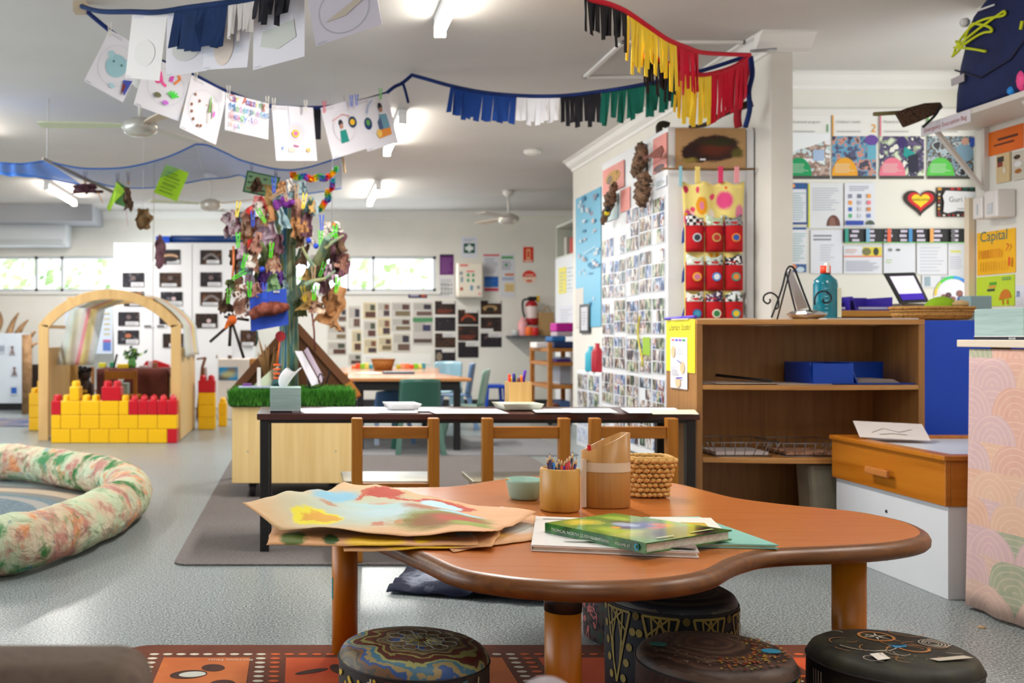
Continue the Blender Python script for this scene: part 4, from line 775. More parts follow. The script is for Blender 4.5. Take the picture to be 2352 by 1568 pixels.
MB().lathe([(.001,TZ+.001),(r0-.004,TZ+.001),(r0,TZ+.006),(r0+.001,TZ+.05),(r0,zt-.004),(r0-.003,zt),(r0-.008,zt),(r0-.009,zt-.01),(r0-.009,TZ+.012),(.001,TZ+.012)],(c.x,c.y,0),36).build('cup_body',m_bam,o)
pc=[(1256,1047,'#3a1c4a'),(1262,1040,'#2c1a4c'),(1268,1052,'#2c1a4c'),(1270,1046,'#2a7ac8'),(1278,1058,'#4a2418'),(1284,1050,'#3a241c'),(1290,1053,'#e0501c'),(1298,1054,'#4a2080'),(1303,1048,'#c42430'),(1309,1043,'#c42430'),(1316,1037,'#1c1c22'),(1311,1062,'#3a90d0'),(1319,1056,'#d8481c'),(1325,1050,'#3a1c5c'),(1261,1056,'#6a2a1c'),(1300,1062,'#d8b030')]
cn=['plum','dark violet','indigo','bright blue','dark brown','brown','orange','violet','red','crimson','black','sky blue','orange red','purple','rust brown','mustard']
tipw=S('#dcb888',.6);rng=random.Random(4)
for i,(x,y,hx)in enumerate(pc):
 Yq=c.y+rng.uniform(-.025,.028);tp=P(x,y,Yq);b0=Vector((c.x+(tp.x-c.x)*.45,c.y+(Yq-c.y)*.6,TZ+.016));d=(tp-b0).normalized();L=(tp-b0).length
 o=thing('colour_pencil',cn[i]+' pencil standing in the bamboo cup','pencil',b0,0,'pencils in the bamboo cup')
 MB().tube([b0,b0+d*(L-.018)],.0038,6).build('barrel',S(hx,.35),o);MB().tube([b0+d*(L-.018),b0+d*(L-.004)],[.0037,.0012],8).build('wood_tip',tipw,o);MB().tube([b0+d*(L-.004),b0+d*L],[.0012,.0002],6).build('point',S(hx,.5),o)
c=T(1391,1164);rx=.065
def slant(p,a):
 if p.z>TZ+.03:p=Vector((p.x,p.y,p.z+.052+.047*min(1,max(0,.5+.62*math.cos(a)))))
 return Vector((p.x,p.y*.62,p.z))
o=thing('bamboo_holder','tall slant-topped bamboo holder with a band of masking tape','pencil holder',(c.x,c.y,TZ))
m_bh=WOOD('striped_bamboo','#98662c','#b07c3c','Z',2.5,.4,.5,'#8a5a24')
MB().lathe([(.001,TZ+.001),(rx-.003,TZ+.001),(rx,TZ+.004),(rx,TZ+.1),(rx-.006,TZ+.1),(rx-.006,TZ+.012),(.001,TZ+.012)],(c.x,c.y,0),48,warp=slant).build('holder_body',m_bh,o)
b=MB();b.lathe([(rx+.0008,TZ+.097),(rx+.0008,TZ+.122)],(c.x,c.y,0),48,cap=False,warp=lambda p,a:Vector((p.x,p.y*.625,p.z)));b.build('tape_band',S('#cdb79c',.6),o)
b=MB();b.box(c.x-rx-.003,c.x-rx+.006,c.y-.028,c.y-.012,TZ+.004,TZ+.13);b.build('tape_strip',S('#c4b09a',.6),o)
tag(MB().bar((c.x-.03,c.y,TZ+.02),(c.x-.045,c.y+.0,TZ+.166),.008).build('red_pencil',S('#c41c28',.4)),'red pencil just showing above the low side of the slanted bamboo holder','pencil')
c=T(1205,1146);o=tag(MB().lathe([(.001,TZ+.001),(.036,TZ+.001),(.043,TZ+.008),(.052,TZ+.05),(.0535,TZ+.057),(.051,TZ+.057),(.04,TZ+.012),(.001,TZ+.008)],(c.x,c.y,0),40).build('small_bowl',S('#8fb4a4',.35)),'small sea-green bowl left of the bamboo cup','bowl')
tag(MB().tube([(c.x-.055,c.y-.012,TZ+.059),(c.x+.02,c.y+.01,TZ+.02)],.0032,8).build('wooden_stick',S('#c89a50',.6)),'thin wooden stick leaning in the sea-green bowl','stick')
for i,(x0,y0,x1,y1,z)in enumerate([(1148,1165,1172,1168,.0012),(1170,1168,1220,1177,.0014)]):
 a,d=T(x0,y0),T(x1,y1);b=MB();b.bar(a+Vector((0,0,z)),d+Vector((0,0,z)),.012,.0012,mi=0);b.bar(d+Vector((0,0,z)),d+(d-a).normalized()*.003+Vector((0,0,z)),.012,.0014,mi=1)
 tag(b.build('paper_clip_tag',[S('#dcd8d2',.5),S('#3a9a98',.5)]),'small white tag with a teal end on the table, '+['left, half under the painting','right, below the bowl'][i],'tag')
c=T(1487,1140);o=thing('woven_basket','woven seagrass basket behind the slanted bamboo holder','basket',(c.x,c.y,TZ));zb,zt=TZ+.002,TZ+.112
m_rope=NZ('seagrass',['#b88a48','#d4a864','#9a7036'],60,rough=.75,bmp=.4)
body=[]
def sq(a,r):k=(abs(math.cos(a))**4+abs(math.sin(a))**4)**(-.25);return Vector((math.cos(a)*r*k*1.12,math.sin(a)*r*k*.85,0))
for j in range(8):
 z=zb+.008+j*.0138;r=.041+.0012*j+.00022*j*j;b=body
 mb=MB()if j==0 else mb;N=22
 for k in range(N):
  a=2*math.pi*(k+.5*(j%2))/N;p0=sq(a-.17,r);p1=sq(a,r+.005);p2=sq(a+.17,r)
  off=Vector((c.x,c.y,z));tl=.0035 if j%2 else-.0035
  mb.tube([off+p0+Vector((0,0,-tl)),off+p1,off+p2+Vector((0,0,tl))],[.0038,.0078,.0038],6)
mb.build('woven_sides',m_rope,o)
MB().lathe([(.001,zb),(.036,zb),(.04,zb+.003),(.041,zb+.05),(.047,zt-.006),(.044,zt-.006),(.038,zb+.05),(.036,zb+.006),(.001,zb+.006)],(c.x,c.y,0),32,warp=lambda p,a:(lambda v:Vector((v.x,v.y,p.z)))(sq(a,math.hypot(p.x,p.y)))).build('inner_shell',S('#8a6230',.8),o)
MB().tube([Vector((c.x,c.y,zt))+sq(2*math.pi*k/48,.055+.0016*(k%2))for k in range(48)],[.0062 if k%2 else .0078 for k in range(48)],8,closed=True).build('rim',m_rope,o)
# ================================================================== STOOLS
def ringmat(name,cols,scale,dist=.3,rough=.5,base=None,cx=0,cy=0,petals=0):
 m,nt,b=new(name,rough,0,.35);v=coords(nt,'Object',(1,1,1),False)
 nz=nt.nodes.new('ShaderNodeTexNoise');nz.inputs['Scale'].default_value=11;nz.inputs['Detail'].default_value=6;nt.links.new(v,nz.inputs['Vector'])
 mp=nt.nodes.new('ShaderNodeMapping');mp.inputs['Location'].default_value=(-cx,-cy,0);nt.links.new(v,mp.inputs[0])
 ln=nt.nodes.new('ShaderNodeVectorMath');ln.operation='LENGTH'
 fl=nt.nodes.new('ShaderNodeVectorMath');fl.operation='MULTIPLY';fl.inputs[1].default_value=(1,1,0);nt.links.new(mp.outputs[0],fl.inputs[0]);nt.links.new(fl.outputs[0],ln.inputs[0])
 ma=nt.nodes.new('ShaderNodeMath');ma.operation='MULTIPLY_ADD';ma.inputs[1].default_value=scale;nt.links.new(ln.outputs['Value'],ma.inputs[0])
 m2=nt.nodes.new('ShaderNodeMath');m2.operation='MULTIPLY';m2.inputs[1].default_value=dist;nt.links.new(nz.outputs['Fac'],m2.inputs[0]);nt.links.new(m2.outputs[0],ma.inputs[2])
 src=ma.outputs[0]
 if petals:
  sx=nt.nodes.new('ShaderNodeSeparateXYZ');nt.links.new(mp.outputs[0],sx.inputs[0]);at=nt.nodes.new('ShaderNodeMath');at.operation='ARCTAN2';nt.links.new(sx.outputs[0],at.inputs[0]);nt.links.new(sx.outputs[1],at.inputs[1])
  mm=nt.nodes.new('ShaderNodeMath');mm.operation='MULTIPLY';mm.inputs[1].default_value=petals;nt.links.new(at.outputs[0],mm.inputs[0]);si=nt.nodes.new('ShaderNodeMath');si.operation='SINE';nt.links.new(mm.outputs[0],si.inputs[0])
  ad=nt.nodes.new('ShaderNodeMath');ad.operation='MULTIPLY_ADD';ad.inputs[1].default_value=.05;nt.links.new(si.outputs[0],ad.inputs[0]);nt.links.new(src,ad.inputs[2]);src=ad.outputs[0]
 fr=nt.nodes.new('ShaderNodeMath');fr.operation='FRACT';nt.links.new(src,fr.inputs[0]);r=ramp(nt,cols,True);nt.links.new(fr.outputs[0],r.inputs[0])
 nt.links.new(r.outputs[0],b.inputs['Base Color']);return m
def stool(label,px,pyc,h,D,top,side,Yc=None,rz=0,deco=None,tilt=0):
 Yc=Yc or FPX*(EYE-h)/(pyc-CY);x=(px-CX)/FPX*Yc;r=D/2
 o=thing('round_stool',label,'stool',(x,Yc,0),0,'round patterned stools around the low table');c0=(0,0,0)
 def bl(mb,name,mat):mb.bm.transform(Matrix.Translation((x,Yc,0)));return mb.build(name,mat,o)
 bl(MB().lathe([(.001,0),(r-.008,0),(r-.001,.006),(r+.002,h*.4),(r,h-.03)],c0,56,cap=False),'side_cover',side)
 bl(MB().lathe([(r,h-.03),(r-.002,h-.018),(r-.008,h-.008),(r-.02,h-.001),(r*.6,h+.004),(.001,h+.005)],c0,56,cap=False),'top_cover',top)
 bl(MB().tube([(r*math.cos(2*math.pi*k/56)*1.002,r*math.sin(2*math.pi*k/56)*1.002,h-.027)for k in range(56)],.0022,6,closed=True),'piping',S('#1a1618',.6))
 if deco:deco(o,x,Yc,r,h)
 return o
def cylpt(x,y,r,a,z,off=.0016):return Vector((x+math.cos(a)*(r+off+.002),y+math.sin(a)*(r+off+.002),z))
def celldots(mb,x,y,r,spots,mi=0,off=.0016):
 for(deg,z,ra)in spots:
  a=R(deg);mb.poly([cylpt(x,y,r,a+ra/r*math.cos(2*math.pi*k/14),z+ra*1.15*math.sin(2*math.pi*k/14),off)for k in range(14)],mi)
def cyllines(mb,x,y,r,pts,wd,mi=0,off=.0016):
 for(a0,z0),(a1,z1)in zip(pts[:-1],pts[1:]):
  n=max(1,int(abs(a1-a0)/4));
  for k in range(n):
   A=(a0+(a1-a0)*k/n,z0+(z1-z0)*k/n);B=(a0+(a1-a0)*(k+1)/n,z0+(z1-z0)*(k+1)/n)
   dx,dz=R(B[0]-A[0])*r,B[1]-A[1];L=math.hypot(dx,dz)or 1;nx,nz=-dz/L*wd/2,dx/L*wd/2
   mb.poly([cylpt(x,y,r,R(A[0])+nx/r,A[1]+nz,off),cylpt(x,y,r,R(B[0])+nx/r,B[1]+nz,off),cylpt(x,y,r,R(B[0])-nx/r,B[1]-nz,off),cylpt(x,y,r,R(A[0])-nx/r,A[1]-nz,off)],mi)
rosette=lambda x,y,t,n,r0,r1:[[(x+(r0+(r1-r0)*math.sin(math.pi*q/12))*math.cos(2*math.pi*(k+.5*math.sin(math.pi*q/6))/n),y+(r0+(r1-r0)*math.sin(math.pi*q/12))*math.sin(2*math.pi*(k+.5*math.sin(math.pi*q/6))/n),t)for q in range(13)]for k in range(n)]
def decoA(o,x,y,r,h):
 for r0_,r1_,n_ in((.01,.045,8),(.02,.075,12)):
  b=MB();[b.tube(q,.0009,4)for q in rosette(x+.02,y+.01,h+.0055,n_,r0_,r1_)];b.build('flower_lines',S('#a89a60' if n_==8 else '#8a8474',.6),o)
 rng=random.Random(9);b=MB();celldots(b,x,y,r,[(rng.uniform(185,235),rng.uniform(.02,h-.035),rng.uniform(.003,.006))for k in range(60)])
 b.build('yellow_dots',S('#c8a828',.6),o);b=MB();celldots(b,x,y,r,[(rng.uniform(230,262),rng.uniform(.02,h-.035),.005)for k in range(16)],0,.002);b.build('cream_dots',S('#cfc8ae',.6),o)
 for k,hx in enumerate(['#c8bfa0','#8a3020','#4a7a8a','#b8b090','#5a6a30','#2a5a6a','#a8a080']):
  b=MB();a0=232+14*k;cyllines(b,x,y,r,[(a0,h-.032),(a0-5+(k%3)*6,h*.5),(a0+4,.02)],.004 if k%3==0 else .013,0,.002+.0004*k);b.build('painted_band',S(hx,.6),o)
stool('patterned round stool with swirling rings and a flower on top, leftmost of the four nearest',950,1478,.262,.31,ringmat('swirl_rings',['#4a4034','#6a5a3c','#544838','#7a6a44','#3e2c24','#5a2c20','#7a7a48','#52201a','#4a2a20','#8a8a54','#3c6478','#8a7850','#2e4a7c','#6a4a30'],8.5,1.1,.5,petals=9,cx=.02,cy=.01),NZ('dark_painted_side',['#2a2620','#36302a','#242022'],20,rough=.6),deco=decoA)
def decoB(o,x,y,r,h):
 rng=random.Random(19)
 for nm,hx,n in(('orange_flecks','#a06420',70),('red_flecks','#8a2a1c',60),('yellow_flecks','#a08c30',50),('grey_flecks','#6a5a48',120)):
  b=MB()
  for k in range(n):
   a_,q_=rng.uniform(-1.9,.5)if n<100 else rng.uniform(0,6.28),rng.uniform(.07,.138);b.poly([(x+q_*math.cos(a_)+.0028*math.cos(e),y+q_*math.sin(a_)+.0028*math.sin(e),h+.0052-max(0,q_-.12)*.18)for e in(0,1.05,2.1,3.15,4.2,5.25)])
  b.build(nm,S(hx,.5),o)
 for nm,hx,lo,hi,n in(('red_spots','#b03020',250,330,60),('orange_spots','#c87a28',280,350,60),('green_spots','#4a8a30',240,320,40),('magenta_spots','#8a2a5a',270,340,40),('yellow_spots','#b8a038',255,345,50)):
  b=MB();celldots(b,x,y,r,[(rng.uniform(lo,hi),rng.uniform(.02,h-.03),rng.uniform(.003,.0055))for k in range(n)],0,.0016);b.build(nm,S(hx,.5),o)
 for cx,cy,rr,hx in((-.11,.02,.017,'#1f6a62'),(.10,-.03,.019,'#2a7a98')):
  MB().extr([(x+cx+rr*math.cos(2*math.pi*k/18),y+cy+rr*.8*math.sin(2*math.pi*k/18),h+.0046)for k in range(18)],(0,0,.001)).build('teal_spot',S(hx,.5),o)
stool('dark brown round stool with ring centre and speckled side, before the lattice one',1643,1490,.262,.31,ringmat('brown_rings',['#2a1a14','#3a261c','#4a3226','#2e1e16','#3e2a20','#4e3a2c','#34221a'],18,1.2,.5,cx=.0,cy=.03),NZ('dark_brown_side',['#2a1814','#3c241c','#241a18','#4a3424'],60,rough=.5),deco=decoB)
def decoC(o,x,y,r,h):
 b=MB();t=h+.006
 def arcp(cx,cy,rr,a0,a1,w_,mi,n=16):
  for k in range(n):
   p=[(cx+q*math.cos(R(a0+(a1-a0)*(k+e)/n))+x,cy+q*math.sin(R(a0+(a1-a0)*(k+e)/n))+y,t)for q,e in((rr,0),(rr,1),(rr+w_,1),(rr+w_,0))];b.poly(p,mi)
 arcp(-.0,.06,.03,0,360,.006,1)
 for k in range(6):a=R(60*k+10);b.poly([(x+.03*math.cos(a),y+.06+.03*math.sin(a),t),(x+.004*math.cos(a+1.6),y+.06+.004*math.sin(a+1.6),t),(x-.004*math.cos(a+1.6),y+.06-.004*math.sin(a+1.6),t)],0)
 for rr in(.008,.014,.02,.026):arcp(.09,.01,rr,0,360,.0022,0)
 arcp(.02,-.05,.05,30,150,.003,1);arcp(-.05,.02,.06,200,320,.0025,0);arcp(.03,-.02,.025,180,350,.006,1)
 b.poly([(x-.08,y-.06,t),(x-.05,y-.05,t),(x-.055,y-.09,t),(x-.085,y-.1,t)],2);b.poly([(x+.02,y-.09,t),(x+.1,y-.07,t),(x+.11,y-.085,t),(x+.03,y-.105,t)],0)
 b.poly([(x-.01,y+.0,t),(x+.03,y+.005,t),(x+.02,y-.015,t),(x-.005,y-.02,t)],3)
 rq=random.Random(4)
 for k in range(26):arcp(rq.uniform(-.1,.1),rq.uniform(-.1,.1),rq.uniform(.012,.04),rq.uniform(0,360),rq.uniform(0,360),.0016,rq.randrange(2),10)
 b.build('top_drawing',[S('#b4aa9a',.5),S('#a8703c',.5),S('#ddd4c8',.5),S('#3a80a8',.5)],o)
 b=MB()
 for k in range(4):cyllines(b,x,y,r,[(182+3*k,.05),(181+3*k,h-.04)],.0022,0,.0016)
 for k in range(3):cyllines(b,x,y,r,[(290+6*k,h-.04),(286+6*k,h-.075)],.005,0,.002)
 celldots(b,x,y,r,[(258,.17,.03),(272,.13,.028)],1,.0014);celldots(b,x,y,r,[(258,.17,.018)],0,.002);celldots(b,x,y,r,[(272,.13,.012)],0,.0022);cyllines(b,x,y,r,[(252,.09),(246,h-.04)],.02,1,.0012);cyllines(b,x,y,r,[(322,.04),(320,h-.05)],.015,2,.0018)
 b.build('side_drawing',[S('#b8ac9c',.5),S('#2a6488',.5),S('#9a7048',.5)],o)
stool('black round stool with white star, circles and blue drawings, rightmost',2050,1487,.265,.318,NZ('black_cover',['#1c1a16','#2a2820','#34321f'],22,rough=.55),NZ('black_cover_side',['#15151a','#1e1c1c','#2a281c'],30,rough=.5),deco=decoC)
def decoD(o,x,y,r,h):
 b=MB()
 for ac in(200,242,284,326):
  w_=15
  pts=[(ac-w_,h-.035),(ac+w_,h-.035),(ac,.07),(ac-w_,h-.035)];cyllines(b,x,y,r,pts,.006)
  for q in(.25,.5,.75):
   cyllines(b,x,y,r,[(ac-w_+2*w_*q,h-.035),(ac+w_*(1-q)*(1),.07+(h-.105)*(1-q)*.98)],.0045,0,.0018)
   cyllines(b,x,y,r,[(ac-w_+2*w_*q,h-.035),(ac-w_*q,.07+(h-.105)*q*.98)],.0045,0,.002)
  for k in range(5):
   f=k/4.6;celldots(b,x,y,r,[(ac-w_*(1-f)-6,h-.04-(h-.1)*f,.0085),(ac+w_*(1-f)+6,h-.04-(h-.1)*f,.0085)],0)
  celldots(b,x,y,r,[(ac,.045,.008),(ac+20,.05,.007),(ac+20,.03,.007)],0)
 b.build('yellow_lattice',S('#8f7a38',.6),o)
stool('black round stool with yellow lattice triangles and dots under the table front',1540,1351,.28,.31,ringmat('dotted_top',['#1a181c','#3a342c','#1a181c','#4a4238','#201c1c'],22,.5,.5),S('#121218',.6),deco=decoD)
stool('round stool with a pink and brown patterned side, mostly hidden behind the lattice one',1462,0,.27,.31,NZ('dark_top_2',['#241e20','#32282a'],20),NZ('pink_brown_side',['#2a2024','#b0605a','#241c20','#4a3a34','#3a4a3a'],26,rough=.6,const=True),Yc=3.1)
# ================================================================== FLOOR RUGS
o_rug=MB();x0,x1,y0,y1=-.5,1.62,1.1,3.0;rr_=.08
def rrect(x0,x1,y0,y1,r,z,n=6):
 p=[]
 for cx,cy,a in((x1-r,y1-r,0),(x0+r,y1-r,90),(x0+r,y0+r,180),(x1-r,y0+r,270)):
  for k in range(n+1):q=R(a+90*k/n);p.append((cx+r*math.cos(q),cy+r*math.sin(q),z))
 return p
o_rug.extr(rrect(x0,x1,y0,y1,rr_,.001),(0,0,.006),0);K={'b':0}
rm=[NZ('rug_brown',['#5a2c18','#6e3820'],9,rough=.9),NZ('rug_orange',['#b8602c','#c87038'],7,rough=.9),NZ('rug_red_orange',['#c0441c','#d05a28'],6,rough=.9),S('#d0c4b0',.9),S('#cc5a24',.9),NZ('rug_seed_brown',['#3a1e14','#4e2c1c'],30,rough=.9),S('#c8c8bc',.9),S('#dccf9a',.9)]
def ellz(mb,cx,cy,a,b_,z,mi,rot=0,n=20):mb.poly([(cx+a*math.cos(t)*math.cos(rot)-b_*math.sin(t)*math.sin(rot),cy+a*math.cos(t)*math.sin(rot)+b_*math.sin(t)*math.cos(rot),z)for t in[2*math.pi*k/n for k in range(n)]],mi)
tiles=[(-.41,-.11,1),(-.07,.24,2),(.28,.59,1),(.63,.94,2),(.98,1.29,1),(1.32,1.56,2)]
for(a,d,mi)in tiles:
 for(ya,yb)in((2.42,2.9),(1.8,2.33),(1.2,1.72)):
  o_rug.poly([(a+.03,ya+.03,.0076),(d-.03,ya+.03,.0076),(d-.03,yb-.02,.0076),(a+.03,yb-.02,.0076)],mi);md=3 if mi==1 else 4
  n=int((d-a)/.036)
  for k in range(n+1):
   for yy in(ya,yb+.01):ellz(o_rug,a+(d-a)*k/n,yy,.0135,.009,.0078,md)
  n=int((yb-ya)/.036)
  for k in range(1,n):
   for xx in(a,d):ellz(o_rug,xx,ya+(yb+.01-ya)*k/n,.014,.0095,.0078,md)
for cx,cy,a,b_,mi,ro in((-.295,2.735,.05,.034,5,.3),(-.285,2.735,.036,.022,6,.2),(-.235,2.79,.032,.03,5,-.5),(-.20,2.66,.034,.032,5,.5),(-.31,2.61,.055,.03,5,.3),(-.24,2.54,.04,.02,5,-.3),(.03,2.76,.05,.014,5,.5),(.10,2.78,.02,.04,5,.2),(.14,2.68,.045,.014,5,-.7),(.48,2.62,.045,.03,7,0),(.80,2.66,.06,.012,5,.4),(1.42,2.66,.05,.03,5,.4)):ellz(o_rug,cx,cy,a,b_,.0082+.0003*(mi==6),mi,ro)
o_rug.text('Burrawa Nuts',.022,(-.13,2.865,.0082),(-1,0,0),(0,-1,0),3)
tag(o_rug.build('printed_rug',rm),'orange and brown printed rug with rows of pale dots under the stools','rug')
mx0,mx1,my0,my1=-.5,1.7,4.06,7.75
tag(MB().extr(rrect(mx0,mx1,my0,my1,.06,.001),(0,0,.007)).build('grey_mat',NZ('grey_brown_carpet',['#58524f','#6a6461','#767070'],120,rough=.95)),'plain grey brown carpet mat under the long dark table','mat')
tag(MB().extr(rrect(.15,2.1,6.8+.98,9.3,.06,.001),(0,0,.006)).build('grey_mat',NZ('grey_carpet_far',['#6c6c6e','#7c7c7e'],90,rough=.95)),'grey carpet mat under the far bead table','mat')
b=MB();rc=Vector((-1.95,5.15,0));rl=[(1.08,'#66645f'),(.99,'#b09d86'),(.86,'#77756f'),(.78,'#57676d'),(.70,'#8d8a84'),(.62,'#52626a')]
ms=[]
for i,(r_,hx)in enumerate(rl):
 z=.003+.0012*i;b.cyl((rc.x,rc.y,.001 if i==0 else z-.001),(rc.x,rc.y,z+.001),r_,seg=72,mi=i);ms.append(NZ('ring_rug_%d'%i,[hx,hx,'#8a9aa0' if i in(3,5)else hx],130,rough=.95))
tag(b.build('ring_rug',ms),'round mat of grey, beige and blue rings inside the long cushion','rug')
pth=[(-1.15,3.88),(-1.03,4.04),(-.93,4.34),(-.87,4.7),(-.845,5.1),(-.93,5.5),(-1.07,5.78),(-1.27,6.02),(-1.46,6.22),(-1.65,6.40),(-1.9,6.5),(-2.3,6.52),(-2.8,6.2),(-3.05,5.6),(-3.0,4.8),(-2.6,4.1),(-2.1,3.75),(-1.6,3.68)]
sp_=spline([(x,y,.118)for x,y in pth],10,closed=True);N=len(sp_);rng=random.Random(1)
def snake_mat():
 m,nt,b_=new('patchy_painted_canvas',.85,0,.2);v=coords(nt,'Object',(1,1,1),False)
 cur=None
 for sc,cols,pos in((1.6,['#b6a086','#c8b89c','#ae967e'],None),):
  t=nt.nodes.new('ShaderNodeTexNoise');t.inputs['Scale'].default_value=sc*3;t.inputs['Detail'].default_value=5;nt.links.new(v,t.inputs['Vector']);r=ramp(nt,cols);nt.links.new(t.outputs['Fac'],r.inputs[0]);cur=r.outputs[0]
 for k,(hx,th,sc)in enumerate([('#b07c70',.53,6),('#b9c4a4',.53,5),('#4a8454',.58,5),('#d08e64',.6,8),('#6f8ea0',.65,10),('#2f7038',.61,4.6),('#cdc0a6',.6,9)]):
  mp=nt.nodes.new('ShaderNodeMapping');mp.inputs['Location'].default_value=(k*3.7,k*1.9,k);nt.links.new(v,mp.inputs[0])
  t=nt.nodes.new('ShaderNodeTexNoise');t.inputs['Scale'].default_value=sc;t.inputs['Detail'].default_value=7;t.inputs['Roughness'].default_value=.62;nt.links.new(mp.outputs[0],t.inputs['Vector'])
  mr=nt.nodes.new('ShaderNodeMapRange');mr.inputs[1].default_value=th-.04;mr.inputs[2].default_value=th+.04;nt.links.new(t.outputs['Fac'],mr.inputs[0])
  mx=nt.nodes.new('ShaderNodeMix');mx.data_type='RGBA';nt.links.new(mr.outputs[0],mx.inputs[0]);nt.links.new(cur,mx.inputs[6]);mx.inputs[7].default_value=hexc(hx);cur=mx.outputs[2]
 nt.links.new(cur,b_.inputs['Base Color'])
 t=nt.nodes.new('ShaderNodeTexNoise');t.inputs['Scale'].default_value=12;t.inputs['Detail'].default_value=6;t.inputs['Distortion'].default_value=1.5;nt.links.new(v,t.inputs['Vector']);bump(nt,b_,t.outputs[0],.9,.03);return m
b=MB();b.tube(sp_,[.113+.012*mnoise.noise(Vector((i*.12,0,0)))for i in range(N)],20,closed=True)
for v in b.bm.verts:
 v.co+=Vector((mnoise.noise(v.co*9)*.012,mnoise.noise(v.co*9+Vector((5,5,5)))*.012,mnoise.noise(v.co*12)*.01));v.co.z=max(.0035,(v.co.z)*.97)
tag(b.build('ring_cushion',snake_mat()),'long stuffed ring cushion of patchy green, pink and cream painted fabric on the floor','cushion')
def chairback(label,x0,x1,zt,Y,hx,r_=.06):
 o=thing('upholstered_chair',label,'chair',((x0+x1)/2,Y,0));mf=NZ('upholstery_'+hx,[hx,hx,'#5a4a42' if hx<'#8' else '#a89c98'],60,rough=.9)
 MB().box(x0,x1,Y-.12,Y,.3,zt).build('backrest',mf,o,bev=.035);MB().box(x0,x1,Y-.6,Y-.12,.28,.36).build('seat',mf,o,bev=.03)
 for x in(x0+.03,x1-.03):
  for y in(Y-.57,Y-.04):MB().cyl((x,y,0),(x,y,.3),.015).build('leg',m_dark,o)
chairback('brown grey upholstered chair at the lower left corner, closest to the camera',-.66,-.155,P(0,1462,1.12).z,1.12,'#65564a')
chairback('pale grey upholstered chair whose rounded corner shows below the front table leg',.216,.28,P(0,1532,1.07).z,1.07,'#90858a')
def clothf(u,v):
 a=Vector((.30,3.62,0)).lerp(Vector((.94,3.42,0)),u);d=Vector((.42,4.02,0)).lerp(Vector((1.0,3.9,0)),u);p=a.lerp(d,v)
 p.z=.008+(.012+.07*u)*abs(mnoise.noise(Vector((u*5,v*4,2))))*2.2+.035*u*math.sin(math.pi*v);return p
tag(MB().grid(clothf,26,16).build('navy_cloth',BLOB('navy_cloth_print',['#0a1024','#111a34'],[(.22,.5,.14,.3,'#8a90a0',.5)],.8,12,.25),solid=.004),'crumpled navy cloth with a silvery print on the floor behind the front table leg','cloth')
tag(MB().lathe([(.001,0),(.012,0),(.011,.003),(.001,.0035)],P(2255,1437,3.2).xy.to_3d()+Vector((0,0,.001)),12).build('fallen_leaf',S('#b89a70',.8)),'tiny dry leaf on the floor beside the draped table','leaf')
# ================================================================== LONG DARK TABLE with chairs
DZ=.58;dx0,dx1,dy0,dy1=-.18,1.652,4.28,4.70
o=thing('long_table','long narrow dark table with papers on top in front of the brown shelves','table',(.74,dy0,0));m_mah=WOOD('dark_mahogany','#3c1c18','#4e2620','X',6,.22,.6)
MB().box(dx0,dx1,dy0,dy1,DZ-.026,DZ).build('table_top',m_mah,o,bev=.003)
m_bl=S('#1c1a1a',.4)
for x in(dx0+.012,dx1-.052):
 for y in(dy0+.012,dy1-.052):MB().box(x,x+.038,y,y+.038,0,DZ-.026).build('leg',m_bl,o,bev=.003)
for y in(dy0+.016,dy1-.04):MB().box(dx0+.05,dx1-.052,y,y+.02,DZ-.04,DZ-.0262).build('frame_rail',m_bl,o)
for x in(.0,.95):MB().box(x,x+.06,dy0+.08,dy0+.14,DZ-.045,DZ-.0262).build('bracket',m_bl,o)
def wchair(name,label,x,y,w_=.346,first=[None]):
 if first[0]is None:
  o=thing(name,label,'chair',(0,0,0),0,'honey wood chairs at the long table');g=.043;z1=.569
  for sx in(0,1):MB().box(sx*(w_-g),sx*(w_-g)+g,0,g,0,z1).build('rear_post',m_honey,o,bev=.004)
  MB().box(g,w_-g,.008,.032,.488,.535).build('back_rail',m_honeyX,o,bev=.003)
  MB().box(-.03,w_+.0,.004+g,.35,.297,.315).build('seat',WOOD('worn_seat_board','#8a7a58','#a8a088','X',12,.3,.5,'#6a5234'),o,bev=.003)
  MB().box(g,w_-g,.006,.03,.285,.312).build('seat_rail',m_honeyX,o,bev=.002)
  for sx in(0,1):MB().box(sx*(w_-g),sx*(w_-g)+g,.29,.29+g,0,.297).build('front_leg',m_honey,o,bev=.004)
  for sx in(0,1):MB().box(sx*(w_-g)+.01,sx*(w_-g)+.032,g,.29,.26,.297).build('side_rail',m_honey,o)
  for sx in(0,1):MB().box(sx*(w_-g)+.012,sx*(w_-g)+.03,g,.29,.12,.15).build('stretcher',m_honey,o)
  first[0]=o;o.location=(x,y,.008);return o
 return dup(first[0],(x,y,.008),0,label)
wchair('wooden_chair','honey wood child chair tucked in at the left of the dark table',(808-CX)/FPX*4.08,4.08)
c2_=wchair('wooden_chair','honey wood child chair in the middle, behind the slanted bamboo holder',(1109-CX)/FPX*4.08,4.08)
wchair('wooden_chair','honey wood child chair at the right end of the dark table, behind the basket',(1357-CX)/FPX*4.08,4.08)
